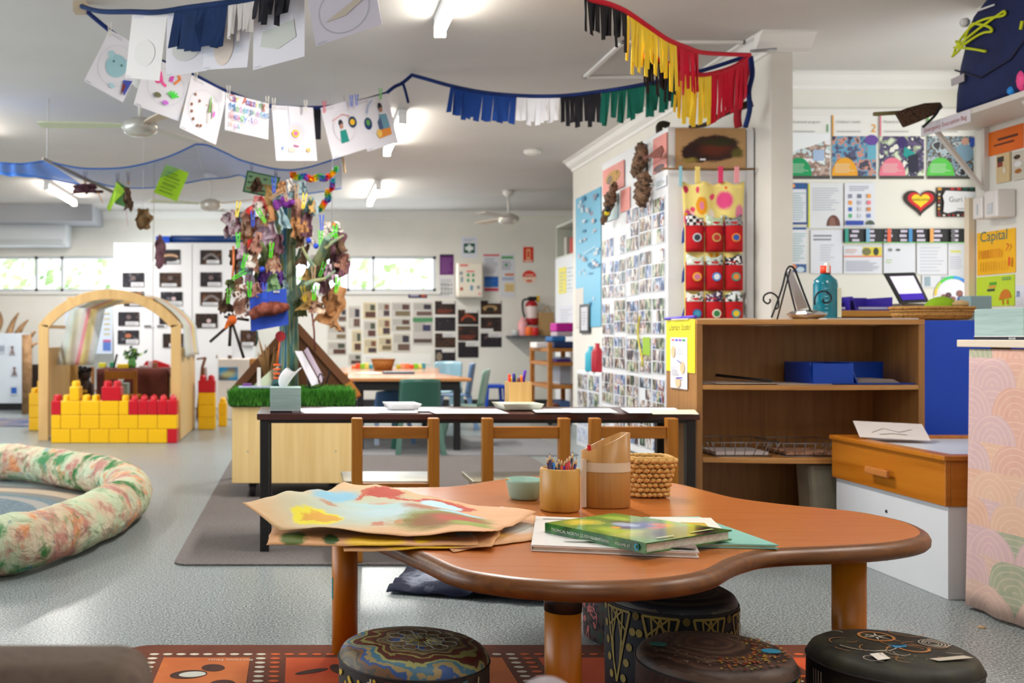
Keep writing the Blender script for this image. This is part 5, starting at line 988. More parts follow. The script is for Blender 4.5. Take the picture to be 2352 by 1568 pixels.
def tissue(label,x,y,z,w_,d,h,rz=0,tuft=True,px=''):
 o=thing('tissue_box',label,'tissue box',(x,y,z),rz,'pale green tissue boxes');mt=WOOD('wavy_sage_print','#8fa8a4','#a2bab5','X',14,.55)
 Mx=Matrix.Translation((x,y,z))@Matrix.Rotation(rz,4,'Z')
 MB().box(-w_/2,w_/2,-d/2,d/2,.012,h,M=Mx).build('carton',mt,o,bev=.002);MB().box(-w_/2,w_/2,-d/2,d/2,0,.010,M=Mx).build('black_base_band',S('#1c1e2a',.5),o)
 MB().box(-w_/2-.0003,w_/2+.0003,-d/2-.0003,d/2+.0003,.010,.0125,M=Mx).build('white_line',S('#e4e6e4',.5),o)
 b=MB();b.text('tissues',.012,Mx@Vector((w_*.22,-d/2-.0012,.002)),Mx.to_3x3()@Vector((1,0,0)),(0,0,1));b.build('lettering',S('#e8e8e8',.5),o,fixn=False)
 if tuft:
  def tf(u,v):a=u*math.pi*2;r=.012+.035*v-.02*v*v;return Mx@Vector((math.cos(a)*r*(1.1+.3*math.sin(2*a))+.045*v*v-.01,math.sin(a)*r*.6+.01*v,h+v*.082*(1-.22*math.sin(a*1.0)**2)))
  MB().grid(tf,20,6).build('tissue',S('#eeeef0',.9),o)
 return o
a=P(656,947,4.42);tissue('pale green tissue box at the left end of the long dark table',(656-CX)/FPX*4.36,4.385,DZ,.128,.12,.106)
def flat(px0,py0,px1,py1,z,h,name,label,cat,mat,skew=0,grp=None):
 """a sheet or tray seen on the table top between near edge py1 and far edge py0"""
 def TT(px,py):Y=FPX*(EYE-z)/(py-CY);return Vector(((px-CX)/FPX*Y,Y,z))
 A,B_=TT(px0,py1),TT(px1,py1);C_,D_=TT(px1-skew,py0),TT(px0-skew,py0);b=MB();b.extr([A,B_,C_,D_],(0,0,h));return tag(b.build(name,mat),label,cat,grp)
pap=[(700,938,870,949,25,'pinkish white sheet beside the tissue box'),(860,939,960,948,10,'cream sheet behind the left white tray'),(1000,939,1170,949.5,30,'long white sheet between the two trays'),(960,938.5,1005,944,0,'small pale sheet right of the left tray'),(1230,939,1330,947,10,'white sheet right of the right tray'),(1310,938,1420,947.5,20,'white sheet in front of the photo cabinet'),(1445,936.5,1570,948.5,20,'topmost white drawing at the right end of the table'),(1500,941,1605,951,10,'yellowish paper touching the brown shelf')]
mp_=BLOB('faint_drawing',['#dcd8de','#e6e4e8'],[(.5,.5,.2,.3,'#d0bfc8',.6),(.7,.3,.1,.2,'#c8d4e4',.5)],.35)
for i,(x0,y0,x1,y1,sk,lb)in enumerate(pap):flat(x0,y0,x1,y1,DZ+.001+.0013*i,.0008,'paper_sheet',lb,'paper',S('#e2deb8',.5)if i==7 else mp_,sk,'sheets on the long dark table')
def tray(px0,px1,label,hx):
 Y=4.42;x0_,x1_=(px0-CX)/FPX*4.42,(px1-CX)/FPX*4.42;z=DZ+.006;b=MB()
 q=[(x0_+.02,Y),(x1_-.015,Y),(x1_-.03,Y+.15),(x0_,Y+.15)];c_=Vector((sum(p[0]for p in q)/4,sum(p[1]for p in q)/4,0))
 def lay(s,zz):return[b.V(c_+(Vector((*p,0))-c_)*s+Vector((0,0,zz)))for p in q]
 L=[lay(.86,z),lay(1.02,z+.022),lay(1.05,z+.025),lay(1.0,z+.025),lay(.85,z+.010)]
 for a,d in zip(L[:-1],L[1:]):
  for k in range(4):b._f([a[k],a[(k+1)%4],d[(k+1)%4],d[k]])
 b._f(L[0][::-1]);b._f(L[-1]);return tag(b.build('paint_tray',S(hx,.3)),label,'tray')
tray(886,975,'shallow white tray on the dark table above the left chair','#cfd2d0');tray(1146,1256,'shallow cream tray with paint stains on the dark table, right one','#c9cdbb')
xc=(1190-CX)/FPX*4.62;o=thing('marker_holder','square bamboo holder full of markers on the dark table','pencil holder',(xc,4.62,DZ));w_=.05;zt=P(0,877,4.58).z;mbw=WOOD('light_bamboo','#c69a58','#d6ae70','Z',6,.4)
b=MB();b.box(xc-w_,xc+w_,4.57,4.576,DZ+.006,zt);b.box(xc-w_,xc+w_,4.664,4.67,DZ+.006,zt);b.box(xc-w_,xc-w_+.006,4.576,4.664,DZ+.006,zt);b.box(xc+w_-.006,xc+w_,4.576,4.664,DZ+.006,zt);b.box(xc-w_,xc+w_,4.57,4.67,DZ+.001,DZ+.006);b.build('box_walls',mbw,o)
for i,(x,y,hx,nm,dx)in enumerate([(1170,859,'#e0381c','red',0),(1173,866,'#e8d020','yellow',.01),(1180,857,'#3a2a8a','indigo',0),(1182,860,'#128a3c','green',.005),(1190,868,'#7a4020','brown',.005),(1197,862,'#f08030','orange',-.005),(1206,850,'#5a2aa8','violet',.02),(1193,866,'#1a4ab0','blue',0)]):
 tp=P(x,y,4.6+.01*(i%4));tag(MB().tube([(tp.x-dx*1.2,tp.y,DZ+.012),(tp.x,tp.y,tp.z-.004),(tp.x,tp.y,tp.z)],[.0065,.0065,.005],10).build('marker',S(hx,.35)),nm+' marker in the square bamboo holder','marker','markers in the bamboo holder')
 # ================================================================== BROWN SHELF UNIT
sx0,sx1,s0,s1,sz=1.663,2.622,4.35,4.71,.971
o=thing('open_bookcase','low brown open bookcase with slightly bowed shelves','bookcase',((sx0+sx1)/2,s0,0))
def bow(z0,z1,x0,x1,amp,name,mat):
 n=16;pts=[Vector((x0+(x1-x0)*k/n,s0-amp*math.sin(math.pi*k/n),z0))for k in range(n+1)]+[Vector((x1,s1-.012,z0)),Vector((x0,s1-.012,z0))]
 b=MB();b.extr(pts,(0,0,z1-z0));return b.build(name,mat,o,bev=.002)
bow(sz-.022,sz,sx0,sx1,.03,'top_board',m_oakX)
for x in(sx0,sx1-.026):MB().box(x,x+.026,s0,s1,0,sz-.0225).build('side_panel',m_oak,o,bev=.002)
zs2,zs3=P(0,884,s0).z,P(0,1050,s0).z
bow(zs2-.019,zs2,sx0+.0265,sx1-.0265,.05,'shelf',m_oakX);bow(zs3-.021,zs3,sx0+.0265,sx1-.0265,.05,'shelf',m_oakX);bow(.05,.07,sx0+.0265,sx1-.0265,.0,'bottom_board',m_oakX)
MB().box(sx0+.0265,sx1-.0265,s1-.012,s1,0,sz-.0225).build('back_panel',m_oak,o)
s=Sheet((sx0-.003,s1-.008,P(0,857,s0).z),(0,-1,0),(0,0,1),.34,P(0,733,s0).z-P(0,857,s0).z,S('#f0e226',.5),t=.002);s.text('Literacy Studio!',.5,.8,.042,'#20202a');put(s,'literacy_sign','bright yellow sheet reading Literacy Studio on the end of the bookcase','sign')
s=Sheet((sx0-.006,s1-.07,P(0,897,s0).z),(0,-1,0),(0,0,1),.2,P(0,775,s0).z-P(0,897,s0).z,S('#e8e6ea',.4),t=.001);[s.rect(.08+.22*k,.93,.24+.22*k,.97,c_)for k,c_ in enumerate(['#c85a6a','#4a5ac8','#8a4ab8','#3a9a5a'])];s.ell(.2,.72,.12,.12,'#e0b890');s.ell(.75,.42,.14,.12,'#e0b890');s.ell(.5,.12,.16,.1,'#e0b890');s.line([(.45,.56),(.72,.5)],.004,'#3a4ab8');s.line([(.42,.2),(.78,.22)],.006,'#3a3ab0');s.line([(.1,.5),(.1,.8)],.002,'#3a8ac0')
s.lines(.42,.68,.92,.84,4,'#a8a8b0',.35);s.lines(.1,.26,.6,.44,5,'#a8a8b0',.35);put(s,'grip_leaflet','narrow white leaflet with drawn hands, pinned over the yellow sheet','leaflet')
a=P(1530,733,4.6);tag(MB().tube([(sx0-.01,s1-.02,sz+.008),(sx0+.02,s0+.06,sz+.012)],.007,8).build('purple_pen',S('#4a32b0',.4)),'purple pen lying on the corner of the bookcase above the yellow sheet','pen')
for i,(x0,x1,y)in enumerate([(1580,1740,4.42),(1900,2110,4.4)]):
 a=P(x0,0,y).x,P(x1,0,y).x;tag(MB().box(a[0],a[1],y,y+.2,sz+.001,sz+.006).build('paper_pile',S('#c8ccd2' if i else '#c9c0ae',.5)),['thin pile of papers at the left of the bookcase top','thin pile of pale papers in front of the wicker tray'][i],'paper')
m_ir=S('#15151a',.4,.3);o=thing('wire_easel','small black wrought-iron easel with curled feet on the bookcase','easel',(P(1832,0,4.4).x,4.4,sz))
def E(x,y,Y=4.38):return P(x,y,Y)
MB().tube(spline([E(1772,729),E(1795,665),E(1805,625),E(1812,613),E(1820,613),E(1828,625),E(1845,670),E(1868,729)],6),.0042,8).build('frame',m_ir,o)
for pts in([(1779,710),(1787,706),(1788,692),(1784,680),(1770,672),(1756,678),(1754,690),(1763,697),(1769,692),(1768,686)],[(1871,700),(1872,684),(1880,672),(1895,669),(1907,677),(1908,690),(1898,696),(1890,692),(1892,686)]):MB().tube(spline([E(x,y,4.36)for x,y in pts],6),.0038,8).build('curled_foot',m_ir,o)
MB().tube([E(1815,618),(E(1820,0).x,4.52,sz+.003)],.0035,8).build('back_leg',m_ir,o)
for e in((1772,729),(1868,729)):pass
o=thing('leaflet_stand','black stand with leaning white leaflets behind the wire easel','stand',P(1830,0,4.62).xy.to_3d()+Vector((0,0,sz)))
b=MB();b.extr([E(1806,625,4.55),E(1818,618,4.55),E(1856,706,4.66),E(1832,712,4.66)],(0,.02,0));b.build('leaflets',S('#c8c8cc',.5),o)
MB().tube([E(1806,628,4.54),E(1828,716,4.6),E(1862,712,4.6)],.004,8).build('stand_frame',m_black,o)
c=P(1896,730,4.5);hb=P(0,605,4.5).z-sz;o=thing('hand_rub_bottle','large translucent teal pump bottle with an orange cap on the bookcase','bottle',(c.x,4.5,sz));z=lambda f:sz+.001+hb*f;r_=.052
mteal=new('teal_translucent_plastic',.12,0,.6)[0];bb=mteal.node_tree.nodes['Principled BSDF'];bb.inputs['Base Color'].default_value=hexc('#12869c');bb.inputs['Transmission Weight'].default_value=.35
MB().lathe([(.001,z(0)),(r_*.95,z(0)),(r_,z(.02)),(r_,z(.62)),(r_*.93,z(.7)),(r_*.45,z(.79)),(r_*.38,z(.82)),(.001,z(.82))],(c.x,4.5,0),32,warp=lambda p,a:Vector((p.x,p.y*.7,p.z))).build('bottle_body',mteal,o)
MB().lathe([(.001,z(.82)),(.021,z(.82)),(.021,z(.955)),(.001,z(.955))],(c.x,4.5,0),20).build('cap',S('#e8411c',.4),o);MB().box(c.x-.006,c.x+.005,4.475,4.5,z(.83),z(1.0)).build('pump_strip',S('#e8e4dc',.4),o)
MB().box(c.x+.036,c.x+.053,4.468,4.474,z(.04),z(.56)).build('side_label',S('#dfe0c8',.5),o)
b=MB()
for k in range(7):b.box(c.x-.022+.001*(k%2),c.x-.008,4.461,4.463,z(.12+.07*k),z(.135+.07*k))
b.build('measuring_marks',S('#7ac4d0',.5),o)
b=MB();c=P(1860,722,4.36);rng=random.Random(6);b.lathe([(.001,-.5),(.3,-.48),(.45,-.2),(.5,.1),(.42,.35),(.2,.5),(.001,.52)],(0,0,0),14)
for v in b.bm.verts:v.co=Vector((c.x+v.co.x*.17+rng.uniform(-1,1)*.006,4.385+v.co.y*.05,sz+.020+v.co.z*.034+rng.uniform(-1,1)*.004))
for f in b.bm.faces:f.smooth=False
tag(b.build('foil_parcel',S('#c8c8cc',.15,1)),'crumpled silver foil parcel at the foot of the wire easel','foil parcel')
def ST(px,py,z):Y=FPX*(EYE-z)/(py-CY);return Vector(((px-CX)/FPX*Y,Y,z))
mbt=S('#0b3fa6',.35)
zq=zs2+.002;X=lambda px,Y=4.42:(px-CX)/FPX*Y
def ltray(xa,xb,ya,yb,h,label):
 o=thing('document_tray',label,'tray',((xa+xb)/2,ya,zq));b=MB();b.box(xa,xb,ya,yb,zq,zq+.004);b.build('tray_floor',mbt,o)
 MB().extr([(xa,ya,zq+.004),(xa,yb,zq+.004),(xa,yb,zq+h),(xa,ya+.02,zq+h)],(.004,0,0)).build('tray_wall',mbt,o);MB().extr([(xb,ya,zq+.004),(xb,yb,zq+.004),(xb,yb,zq+h),(xb,ya+.02,zq+h)],(-.004,0,0)).build('tray_wall',mbt,o)
 MB().box(xa,xb,yb-.004,yb,zq+.004,zq+h).build('tray_back',mbt,o);return o
t_=ltray(X(1852),X(2098),4.37,4.62,.09,'bright blue open document tray on the middle shelf of the bookcase')
MB().extr([(X(1955),4.372,zq+.004),(X(1955),4.61,zq+.004),(X(1943),4.61,zq+.09),(X(1943),4.39,zq+.09)],(.004,0,0)).build('tray_divider',mbt,t_)
MB().box(X(1853),X(1945),4.366,4.37,zq+.004,zq+.088).build('tray_front',mbt,t_)
b=MB()
for k in range(5):b.box(X(1960)+.004*k,X(2060)-.006*k,4.4,4.58,zq+.0055+.003*k,zq+.0075+.003*k)
tag(b.build('paper_pile',S('#a89a92',.7)),'curled papers lying in the blue document tray','paper')
for i,(x0,x1,y,lb,z)in enumerate([(1612,1700,4.40,'pale paper at the left end of the middle shelf',0),(1632,1770,4.37,'grey sheet in front on the middle shelf, left',.003),(1770,1890,4.36,'long pale sheet in the centre of the middle shelf',.0)]):tag(MB().box(X(x0),X(x1),y-.01*i,y+.2,zq+z,zq+z+.002).build('paper_sheet',S('#bdb0a6',.6)),lb,'paper')
o=thing('ring_binder_notebook','dark spiral notebook half open on the middle shelf','notebook',(X(1720),4.45,zq+.006));b=MB();b.extr([(X(1680),4.6,zq+.03),(X(1760),4.38,zq+.012),(X(1762),4.385,zq+.009),(X(1682),4.605,zq+.024)],(.03,.06,-.003));b.build('cover',m_dark,o);MB().tube([(X(1684),4.6,zq+.032),(X(1764),4.38,zq+.014)],.005,8).build('spiral',m_black,o)
def wire(xa,xb,ya,yb,z,h,label):
 o=thing('wire_basket',label,'wire basket',((xa+xb)/2,ya,z),0,'wire baskets on the lowest shelf');r=.0016;mw_=S('#8a8a8c',.35,.8);t=lambda x,y,k:((xa+xb)/2+(x-(xa+xb)/2)*k,(ya+yb)/2+(y-(ya+yb)/2)*k)
 for k,zz in((1.0,z+h),(.82,z+r)):
  MB().tube([(*t(x,y,k),zz)for x,y in((xa,ya),(xb,ya),(xb,yb),(xa,yb))],r*1.3,6,closed=True).build('rim_wire' if k==1 else 'base_wire',mw_,o)
 n=6
 for k in range(n+1):
  for yy in(ya,yb):x=xa+(xb-xa)*k/n;MB().tube([(*t(x,yy,1),z+h),(*t(x,yy,.82),z+r)],r,5).build('upright_wire',mw_,o)
 for k in range(1,4):
  for xx in(xa,xb):y=ya+(yb-ya)*k/4;MB().tube([(*t(xx,y,1),z+h),(*t(xx,y,.82),z+r)],r,5).build('upright_wire',mw_,o)
z3=zs3+.002
wire(X(1618),X(1770),4.33,4.6,z3,.062,'left wire basket holding white paper');wire(X(1776),X(1925),4.33,4.6,z3,.058,'right wire basket holding reddish papers')
tag(MB().box(X(1634),X(1755),4.38,4.56,z3+.0045,z3+.018).build('paper_pile',S('#c8c2c4',.6)),'white papers in the left wire basket','paper');tag(MB().box(X(1796),X(1905),4.38,4.56,z3+.0045,z3+.016).build('paper_pile',NZ('reddish_print',['#a06a50','#c09880','#7a5040'],30)),'reddish printed papers in the right wire basket','paper')
s=Sheet(P(1975,1003,4.1),Vector((.9,-.25,-.03)),Vector((.25,.8,.35)),.25,.14,S('#c8c0bc',.5),t=.002);s.line([(.2,.3),(.4,.6),(.6,.4),(.8,.6)],.004,'#6a6260');s.line([(.3,.2),(.5,.3),(.7,.25)],.004,'#6a6260');put(s,'newspaper_sheet','loose drawing sheets on the drawer unit in front of the bookcase','paper')
a=(X(1850),X(1935));b=MB();b.box(a[0],a[1],4.36,4.5,.072,.36)
for v in b.bm.verts:v.co.x+=.012*math.sin(v.co.z*30)
tag(b.build('calico_bag',NZ('dirty_calico',['#8f8674','#a89e88'],8,rough=.9),bev=.02),'dusty cream cloth bag in the shadow at the bottom of the bookcase','bag')
bx0,bx1=sx1+.006,3.24
o=thing('blue_cabinet','bright blue panelled cabinet right of the bookcase','cabinet',((bx0+bx1)/2,4.42,0));MB().box(bx0,bx1,4.44,4.8,0,sz-.002).build('carcass',m_oak,o);MB().box(bx0+.002,bx1-.002,4.425,4.4395,.01,sz-.003).build('blue_front',S('#0b44c0',.4),o,bev=.001)
c=P(2140,728,4.6);zt=sz+.002;o=thing('wicker_tray','shallow oval wicker tray on top of the blue cabinet','basket',(c.x,4.6,zt));mwk=NZ('wicker',['#9a6c34','#c09050','#7a5424'],90,rough=.7,bmp=.4)
ov=lambda p,a:Vector((p.x*1.0,p.y*.62,p.z))
MB().lathe([(.001,zt),(.15,zt),(.165,zt+.006),(.178,zt+.05),(.172,zt+.05),(.155,zt+.012),(.001,zt+.01)],(c.x,4.6,0),48,warp=ov).build('tray_body',mwk,o)
for k in range(2):MB().tube([(c.x+(.168+.008*k)*math.cos(q),4.6+(.168+.008*k)*.62*math.sin(q),zt+.02+.018*k)for q in[2*math.pi*j/48 for j in range(48)]],.004,6,closed=True).build('woven_band',mwk,o)
MB().tube([(c.x+.178*math.cos(q),4.6+.178*.62*math.sin(q),zt+.052)for q in[2*math.pi*j/48 for j in range(48)]],.007,8,closed=True).build('rim',mwk,o)
def gc(u,v):a=u*2*math.pi;r=.001+.085*math.sin(v*math.pi/2);return Vector((c.x+.045+math.cos(a)*r*1.0,4.6+math.sin(a)*r*.7,zt+.014+.088*math.cos(v*math.pi/2)**.8+.006*mnoise.noise(Vector((a,v*4,1)))))
tag(MB().grid(gc,24,8).build('green_cloth',S('#83ab16',.85)),'lime green cloth bundle in the wicker tray','cloth')
tag(MB().lathe([(.001,0),(.03,.0),(.034,.012),(.02,.022),(.001,.026)],(c.x+.09,4.54,zt+.06),16).build('beige_ball',S('#b89a6c',.8)),'small beige rolled cloth on the edge of the lime green bundle','cloth')
cy0=5.25;cz=P(0,713,cy0).z;o=thing('side_counter','wooden counter behind the bookcase in the right-hand room','counter',(3.0,cy0,0));MB().box(2.60,3.45,cy0,cy0+.5,cz-.03,cz).build('counter_top',WOOD('orange_counter','#b07a30','#c48c40','X',5,.4),o,bev=.003);MB().box(2.62,3.43,cy0+.03,cy0+.48,0,cz-.03).build('cabinet_body',m_oak,o)
def ctray(px0,px1,label):
 xa,xb=P(px0,0,cy0+.05).x,P(px1,0,cy0+.05).x;o=thing('letter_tray',label,'tray',((xa+xb)/2,cy0+.05,cz));mv=S('#3a2a98',.4);MB().box(xa,xb,cy0+.04,cy0+.3,cz+.001,cz+.006).build('tray_floor',mv,o);MB().box(xa,xb,cy0+.29,cy0+.3,cz+.006,cz+.075).build('tray_back',mv,o)
 MB().extr([(xa,cy0+.05,cz+.006),(xa,cy0+.29,cz+.006),(xa,cy0+.29,cz+.075),(xa,cy0+.09,cz+.075)],(.005,0,0)).build('tray_wall',mv,o);MB().box(xb-.005,xb,cy0+.05,cy0+.29,cz+.006,cz+.07).build('tray_wall',mv,o)
 tag(MB().box(xa+.02,xb-.02,cy0+.06,cy0+.26,cz+.008,cz+.02).build('paper_pile',S('#bcbcd8',.6)),'pale papers in the violet tray, '+('narrow one' if px1<1960 else 'wide one'),'paper')
ctray(1927,1953,'narrow violet tray beside the teal bottle');ctray(1966,2050,'wide violet letter tray left of the tablet')
o=thing('tablet','tablet in a black case with a white and purple screen, leaning back','tablet',(P(2085,0,cy0+.1).x,cy0+.1,cz));q=[P(2030,627,cy0+.26),P(2102,625,cy0+.26),P(2136,694,cy0+.08),P(2068,697,cy0+.08)]
b=MB();b.extr(q,(0,.014,0));b.build('case',m_black,o,bev=.004);ce=sum(q,Vector())/4
def qq(u,v):return(q[3]*(1-u)+q[2]*u)*(1-v)+(q[0]*(1-u)+q[1]*u)*v+Vector((0,-.002,.0006))
b=MB();b.poly([qq(.12,.3),qq(.88,.3),qq(.88,.88),qq(.12,.88)],0);b.poly([qq(.12,.1),qq(.88,.1),qq(.88,.3),qq(.12,.3)],1);b.build('screen',[S('#e4dcf0',.3,emit=.35),S('#3a14b0',.3,emit=.25)],o,fixn=False)
tag(MB().box(P(2062,0,5.4).x,P(2126,0,5.4).x,5.36,5.55,cz+.001,P(0,697,5.4).z).build('stand_block',S('#8a8478',.6)),'grey beige block supporting the tablet','block')
o=thing('round_picture','round family picture with a rainbow rim behind the lime cloth','picture',P(2190,0,5.6).xy.to_3d()+Vector((0,0,cz)));c=P(2190,678,5.6);rr_=.105
cols=['#c060d0','#7060c8','#2a78c8','#2a9ad0','#28c070','#40c830','#b8d040','#e8c840']
b=MB()
for k in range(8):
 for j in range(4):
  a0,a1=R(22.5*k+5.625*j),R(22.5*k+5.625*(j+1));b.poly([(c.x+q_*math.cos(a_),5.6,c.z+q_*math.sin(a_))for q_,a_ in((rr_*.86,a0),(rr_,a0),(rr_,a1),(rr_*.86,a1))],k)
b.build('rainbow_rim',[S(h,.5)for h in cols],o,fixn=False)
b=MB();b.cyl((c.x,5.604,c.z),(c.x,5.612,c.z),rr_*.99,seg=40,mi=0);
for dx,dz,sc_,mi in((-.05,-.01,.016,1),(-.025,.0,.016,2),(.0,-.02,.014,1),(.035,.01,.018,1),(.045,-.025,.024,3),(-.045,-.035,.02,2)):b.cyl((c.x+dx,5.601,c.z+dz),(c.x+dx,5.6035,c.z+dz),sc_,seg=12,mi=mi)
b.build('photo_disc',[S('#e4e2e6',.5),S('#8a5a4c',.6),S('#5a3a38',.6),S('#4a5a90',.6)],o)
MB().box(c.x-.02,c.x+.02,5.613,5.64,cz,c.z).build('prop',S('#d8d8d8',.5),o)
tag(MB().box(P(2213,0,4.75).x,P(2262,0,4.75).x,4.7,4.78,sz+.0005,P(0,680,4.75).z).build('teal_grey_box',S('#8aa6ae',.6),bev=.003),'plain teal grey box behind the right end of the wicker tray','box')
# ================================================================== DRAWER UNIT and DRAPED TABLE
ux,uy0,uy1=2.197,3.53,4.285;zt=P(0,1046,uy0).z;zwb=.319
o=thing('drawer_unit','white cabinet with a honey wood drawer box on top, beside the draped table','drawer unit',(ux,uy0,0));ux1=ux+.62
MB().box(ux+.014,ux1,uy0+.008,uy1-.01,0,zwb).build('white_base',NZ('white_melamine',['#d2d4d8','#dadbde'],3,rough=.35),o,bev=.002)
mgw=WOOD('glowing_pine','#a35c10','#bd7420','Y',4,.3,.5)
MB().box(ux,ux+.02,uy0,uy1,zwb,zt-.018).build('side_board',mgw,o,bev=.003);MB().box(ux+.02,ux1,uy0,uy0+.02,zwb,zt-.018).build('front_board',WOOD('glowing_pine_front','#a35c10','#b86f1c','X',4,.3),o,bev=.003);MB().box(ux+.02,ux1,uy0+.02,uy1,zwb,zt-.03).build('inner_box',mgw,o)
b=MB();e=.012
for q in((ux-e,ux1,uy0-e,uy0+.05),(ux-e,ux1,uy1-.05,uy1),(ux-e,ux+.05,uy0+.05,uy1-.05)):b.box(q[0],q[1],q[2],q[3],zt-.018,zt)
b.build('top_frame',mgw,o,bev=.004);MB().box(ux+.05,ux1,uy0+.05,uy1-.05,zt-.0295,zt-.012).build('white_inlay',S('#c9ced6',.3),o)
hy=ux*FPX/(2028-CX);hz=P(0,1083,hy).z
MB().box(ux-.03,ux-.016,hy-.075,hy+.075,hz-.014,hz+.014).build('drawer_handle',WOOD('handle_wood','#a8622a','#be7a40','Y',6,.3),o,bev=.004);MB().box(ux-.016,ux,hy-.03,hy+.02,hz-.018,hz+.012).build('handle_mount',m_honey,o)
b=MB()
for y,z in((hy+.0,.24),(hy+.0,.06)):b.cyl((ux+.0145,y,z),(ux+.011,y,z),.006,seg=10)
b.build('screw_hole',m_dark,o)
def shell_mat():
 """overlapping shell scallops with arcs, in the cloth's own y/z"""
 m,nt,b_=new('pink_shell_cloth',.85,0,.2);N=nt.nodes.new;K=nt.links.new
 def mth(op,a,c=None,d=None):
  n=N('ShaderNodeMath');n.operation=op
  for i,q in enumerate((a,c,d)):
   if q is None:continue
   if isinstance(q,(int,float)):n.inputs[i].default_value=q
   else:K(q,n.inputs[i])
  return n.outputs[0]
 tc=N('ShaderNodeTexCoord');sx=N('ShaderNodeSeparateXYZ');K(tc.outputs['Object'],sx.inputs[0])
 u0=mth('MULTIPLY',mth('ADD',sx.outputs[1],sx.outputs[0]),4.6);v0=mth('MULTIPLY',sx.outputs[2],11)
 def cell(dr):
  v=mth('ADD',v0,dr);row=mth('FLOOR',v);par=mth('MULTIPLY',mth('FLOORED_MODULO',row,2),.5);u=mth('ADD',u0,par);fx=mth('SUBTRACT',mth('FRACT',u),.5);fy=mth('ADD',mth('FRACT',v),-dr)
  d=mth('SQRT',mth('ADD',mth('MULTIPLY',fx,fx),mth('MULTIPLY',mth('MULTIPLY',fy,fy),.22)));cb=N('ShaderNodeCombineXYZ');K(mth('FLOOR',u),cb.inputs[0]);K(row,cb.inputs[1]);wn=N('ShaderNodeTexWhiteNoise');wn.noise_dimensions='2D';K(cb.outputs[0],wn.inputs['Vector']);return d,wn.outputs['Value']
 d0,i0=cell(0);d1,i1=cell(-1);ins=mth('LESS_THAN',d0,.5);mx=N('ShaderNodeMix');K(ins,mx.inputs[0]);K(i1,mx.inputs[2]);K(i0,mx.inputs[3]);md=N('ShaderNodeMix');K(ins,md.inputs[0]);K(d1,md.inputs[2]);K(d0,md.inputs[3])
 r=ramp(nt,['#cc9c8a','#c6a0a4','#d2a98e','#c4a4a8','#8a9c80','#d0a088','#c8a89a'],True);K(mx.outputs[0],r.inputs[0])
 si=mth('SINE',mth('MULTIPLY',md.outputs[0],60));mr=N('ShaderNodeMapRange');mr.inputs[1].default_value=.55;mr.inputs[2].default_value=1;mr.inputs[4].default_value=.32;K(si,mr.inputs[0])
 nz=N('ShaderNodeTexNoise');nz.inputs['Scale'].default_value=35;K(tc.outputs['Object'],nz.inputs['Vector']);m3=N('ShaderNodeMix');m3.data_type='RGBA';K(mth('MULTIPLY',nz.outputs['Fac'],.5),m3.inputs[0]);K(r.outputs[0],m3.inputs[6]);m3.inputs[7].default_value=hexc('#d8b8a8')
 m2=N('ShaderNodeMix');m2.data_type='RGBA';K(mr.outputs[0],m2.inputs[0]);K(m3.outputs[2],m2.inputs[6]);m2.inputs[7].default_value=hexc('#e4ccb8');K(m2.outputs[2],b_.inputs['Base Color']);return m
ms_=shell_mat();tx=2.215;tz=P(0,780,3.43).z
o=thing('side_table','tall table with a cream top edge under the pink cloth at the right','table',(tx+.3,2.8,0));MB().box(tx-.018,tx+.7,1.9,3.47,tz-.024,tz).build('table_top',S('#dccdb8',.5),o,bev=.003)
for x in(tx+.05,tx+.62):
 for y in(1.98,3.36):MB().box(x,x+.04,y,y+.04,0,tz-.024).build('leg',m_oak,o)
def dr(u,v):
 z=.012+(tz-.03-.012)*v;L1=1.5;s_=u*(L1+.6);f=1-v
 if s_<L1:p=Vector((tx-.004,1.93+s_,z));n=Vector((-1,0,0))
 else:p=Vector((tx-.004+(s_-L1),1.93+L1,z));n=Vector((0,1,0))
 k=.010+.014*f;return p+n*(k*(.5+.5*math.sin(s_*34))*f*.7)-Vector((0,0,.0))
tag(MB().grid(dr,90,14).build('pink_tablecloth',ms_,solid=.003),'pink, peach and green shell-patterned cloth draped over the tall side table','cloth')
tissue('pale green tissue box on the tall table with the pink cloth',2.245+.055,3.335,tz,.235,.11,.101,R(-90),tuft=False)
# ================================================================== RIGHT WALL: shelf, bag, papers, boxes
WX=3.30;sxf,szh=3.022,1.927
struct(MB().box(WX,WX+.12,-2.5,5.06,0,CH),'wall_right',m_wall)
o=thing('wall_shelf','white bracketed wall shelf high on the right wall carrying the navy backpack','shelf',(3.16,4.3,szh-.026));mws=S('#dcd6d0',.5)
MB().box(sxf,WX-.001,2.9,5.045,szh-.026,szh).build('board',mws,o,bev=.002)
for y in(4.975,4.36):
 b=MB();b.bar((WX-.025,y,szh-.32),(sxf+.025,y,szh-.034),.016,.022,up=(0,1,0));b.build('bracket_brace',mws,o);MB().box(WX-.024,WX-.001,y-.012,y+.012,szh-.35,szh-.027).build('bracket_back',mws,o)
s=Sheet((sxf-.003,5.04,szh-.06),(0,-1,0),(0,0,1),.37,.056,S('#e0dce4',.5),t=.002);s.text('Emergency Evacuation Bag',.5,.3,.030,'#a83038');put(s,'shelf_label','white label reading Emergency Evacuation Bag on the shelf edge','label')
o=thing('backpack','navy backpack with yellow bungee cords standing on the high shelf','backpack',(3.16,4.5,szh));mnv=NZ('navy_nylon',['#101c48','#152454'],9,rough=.7,bmp=.1)
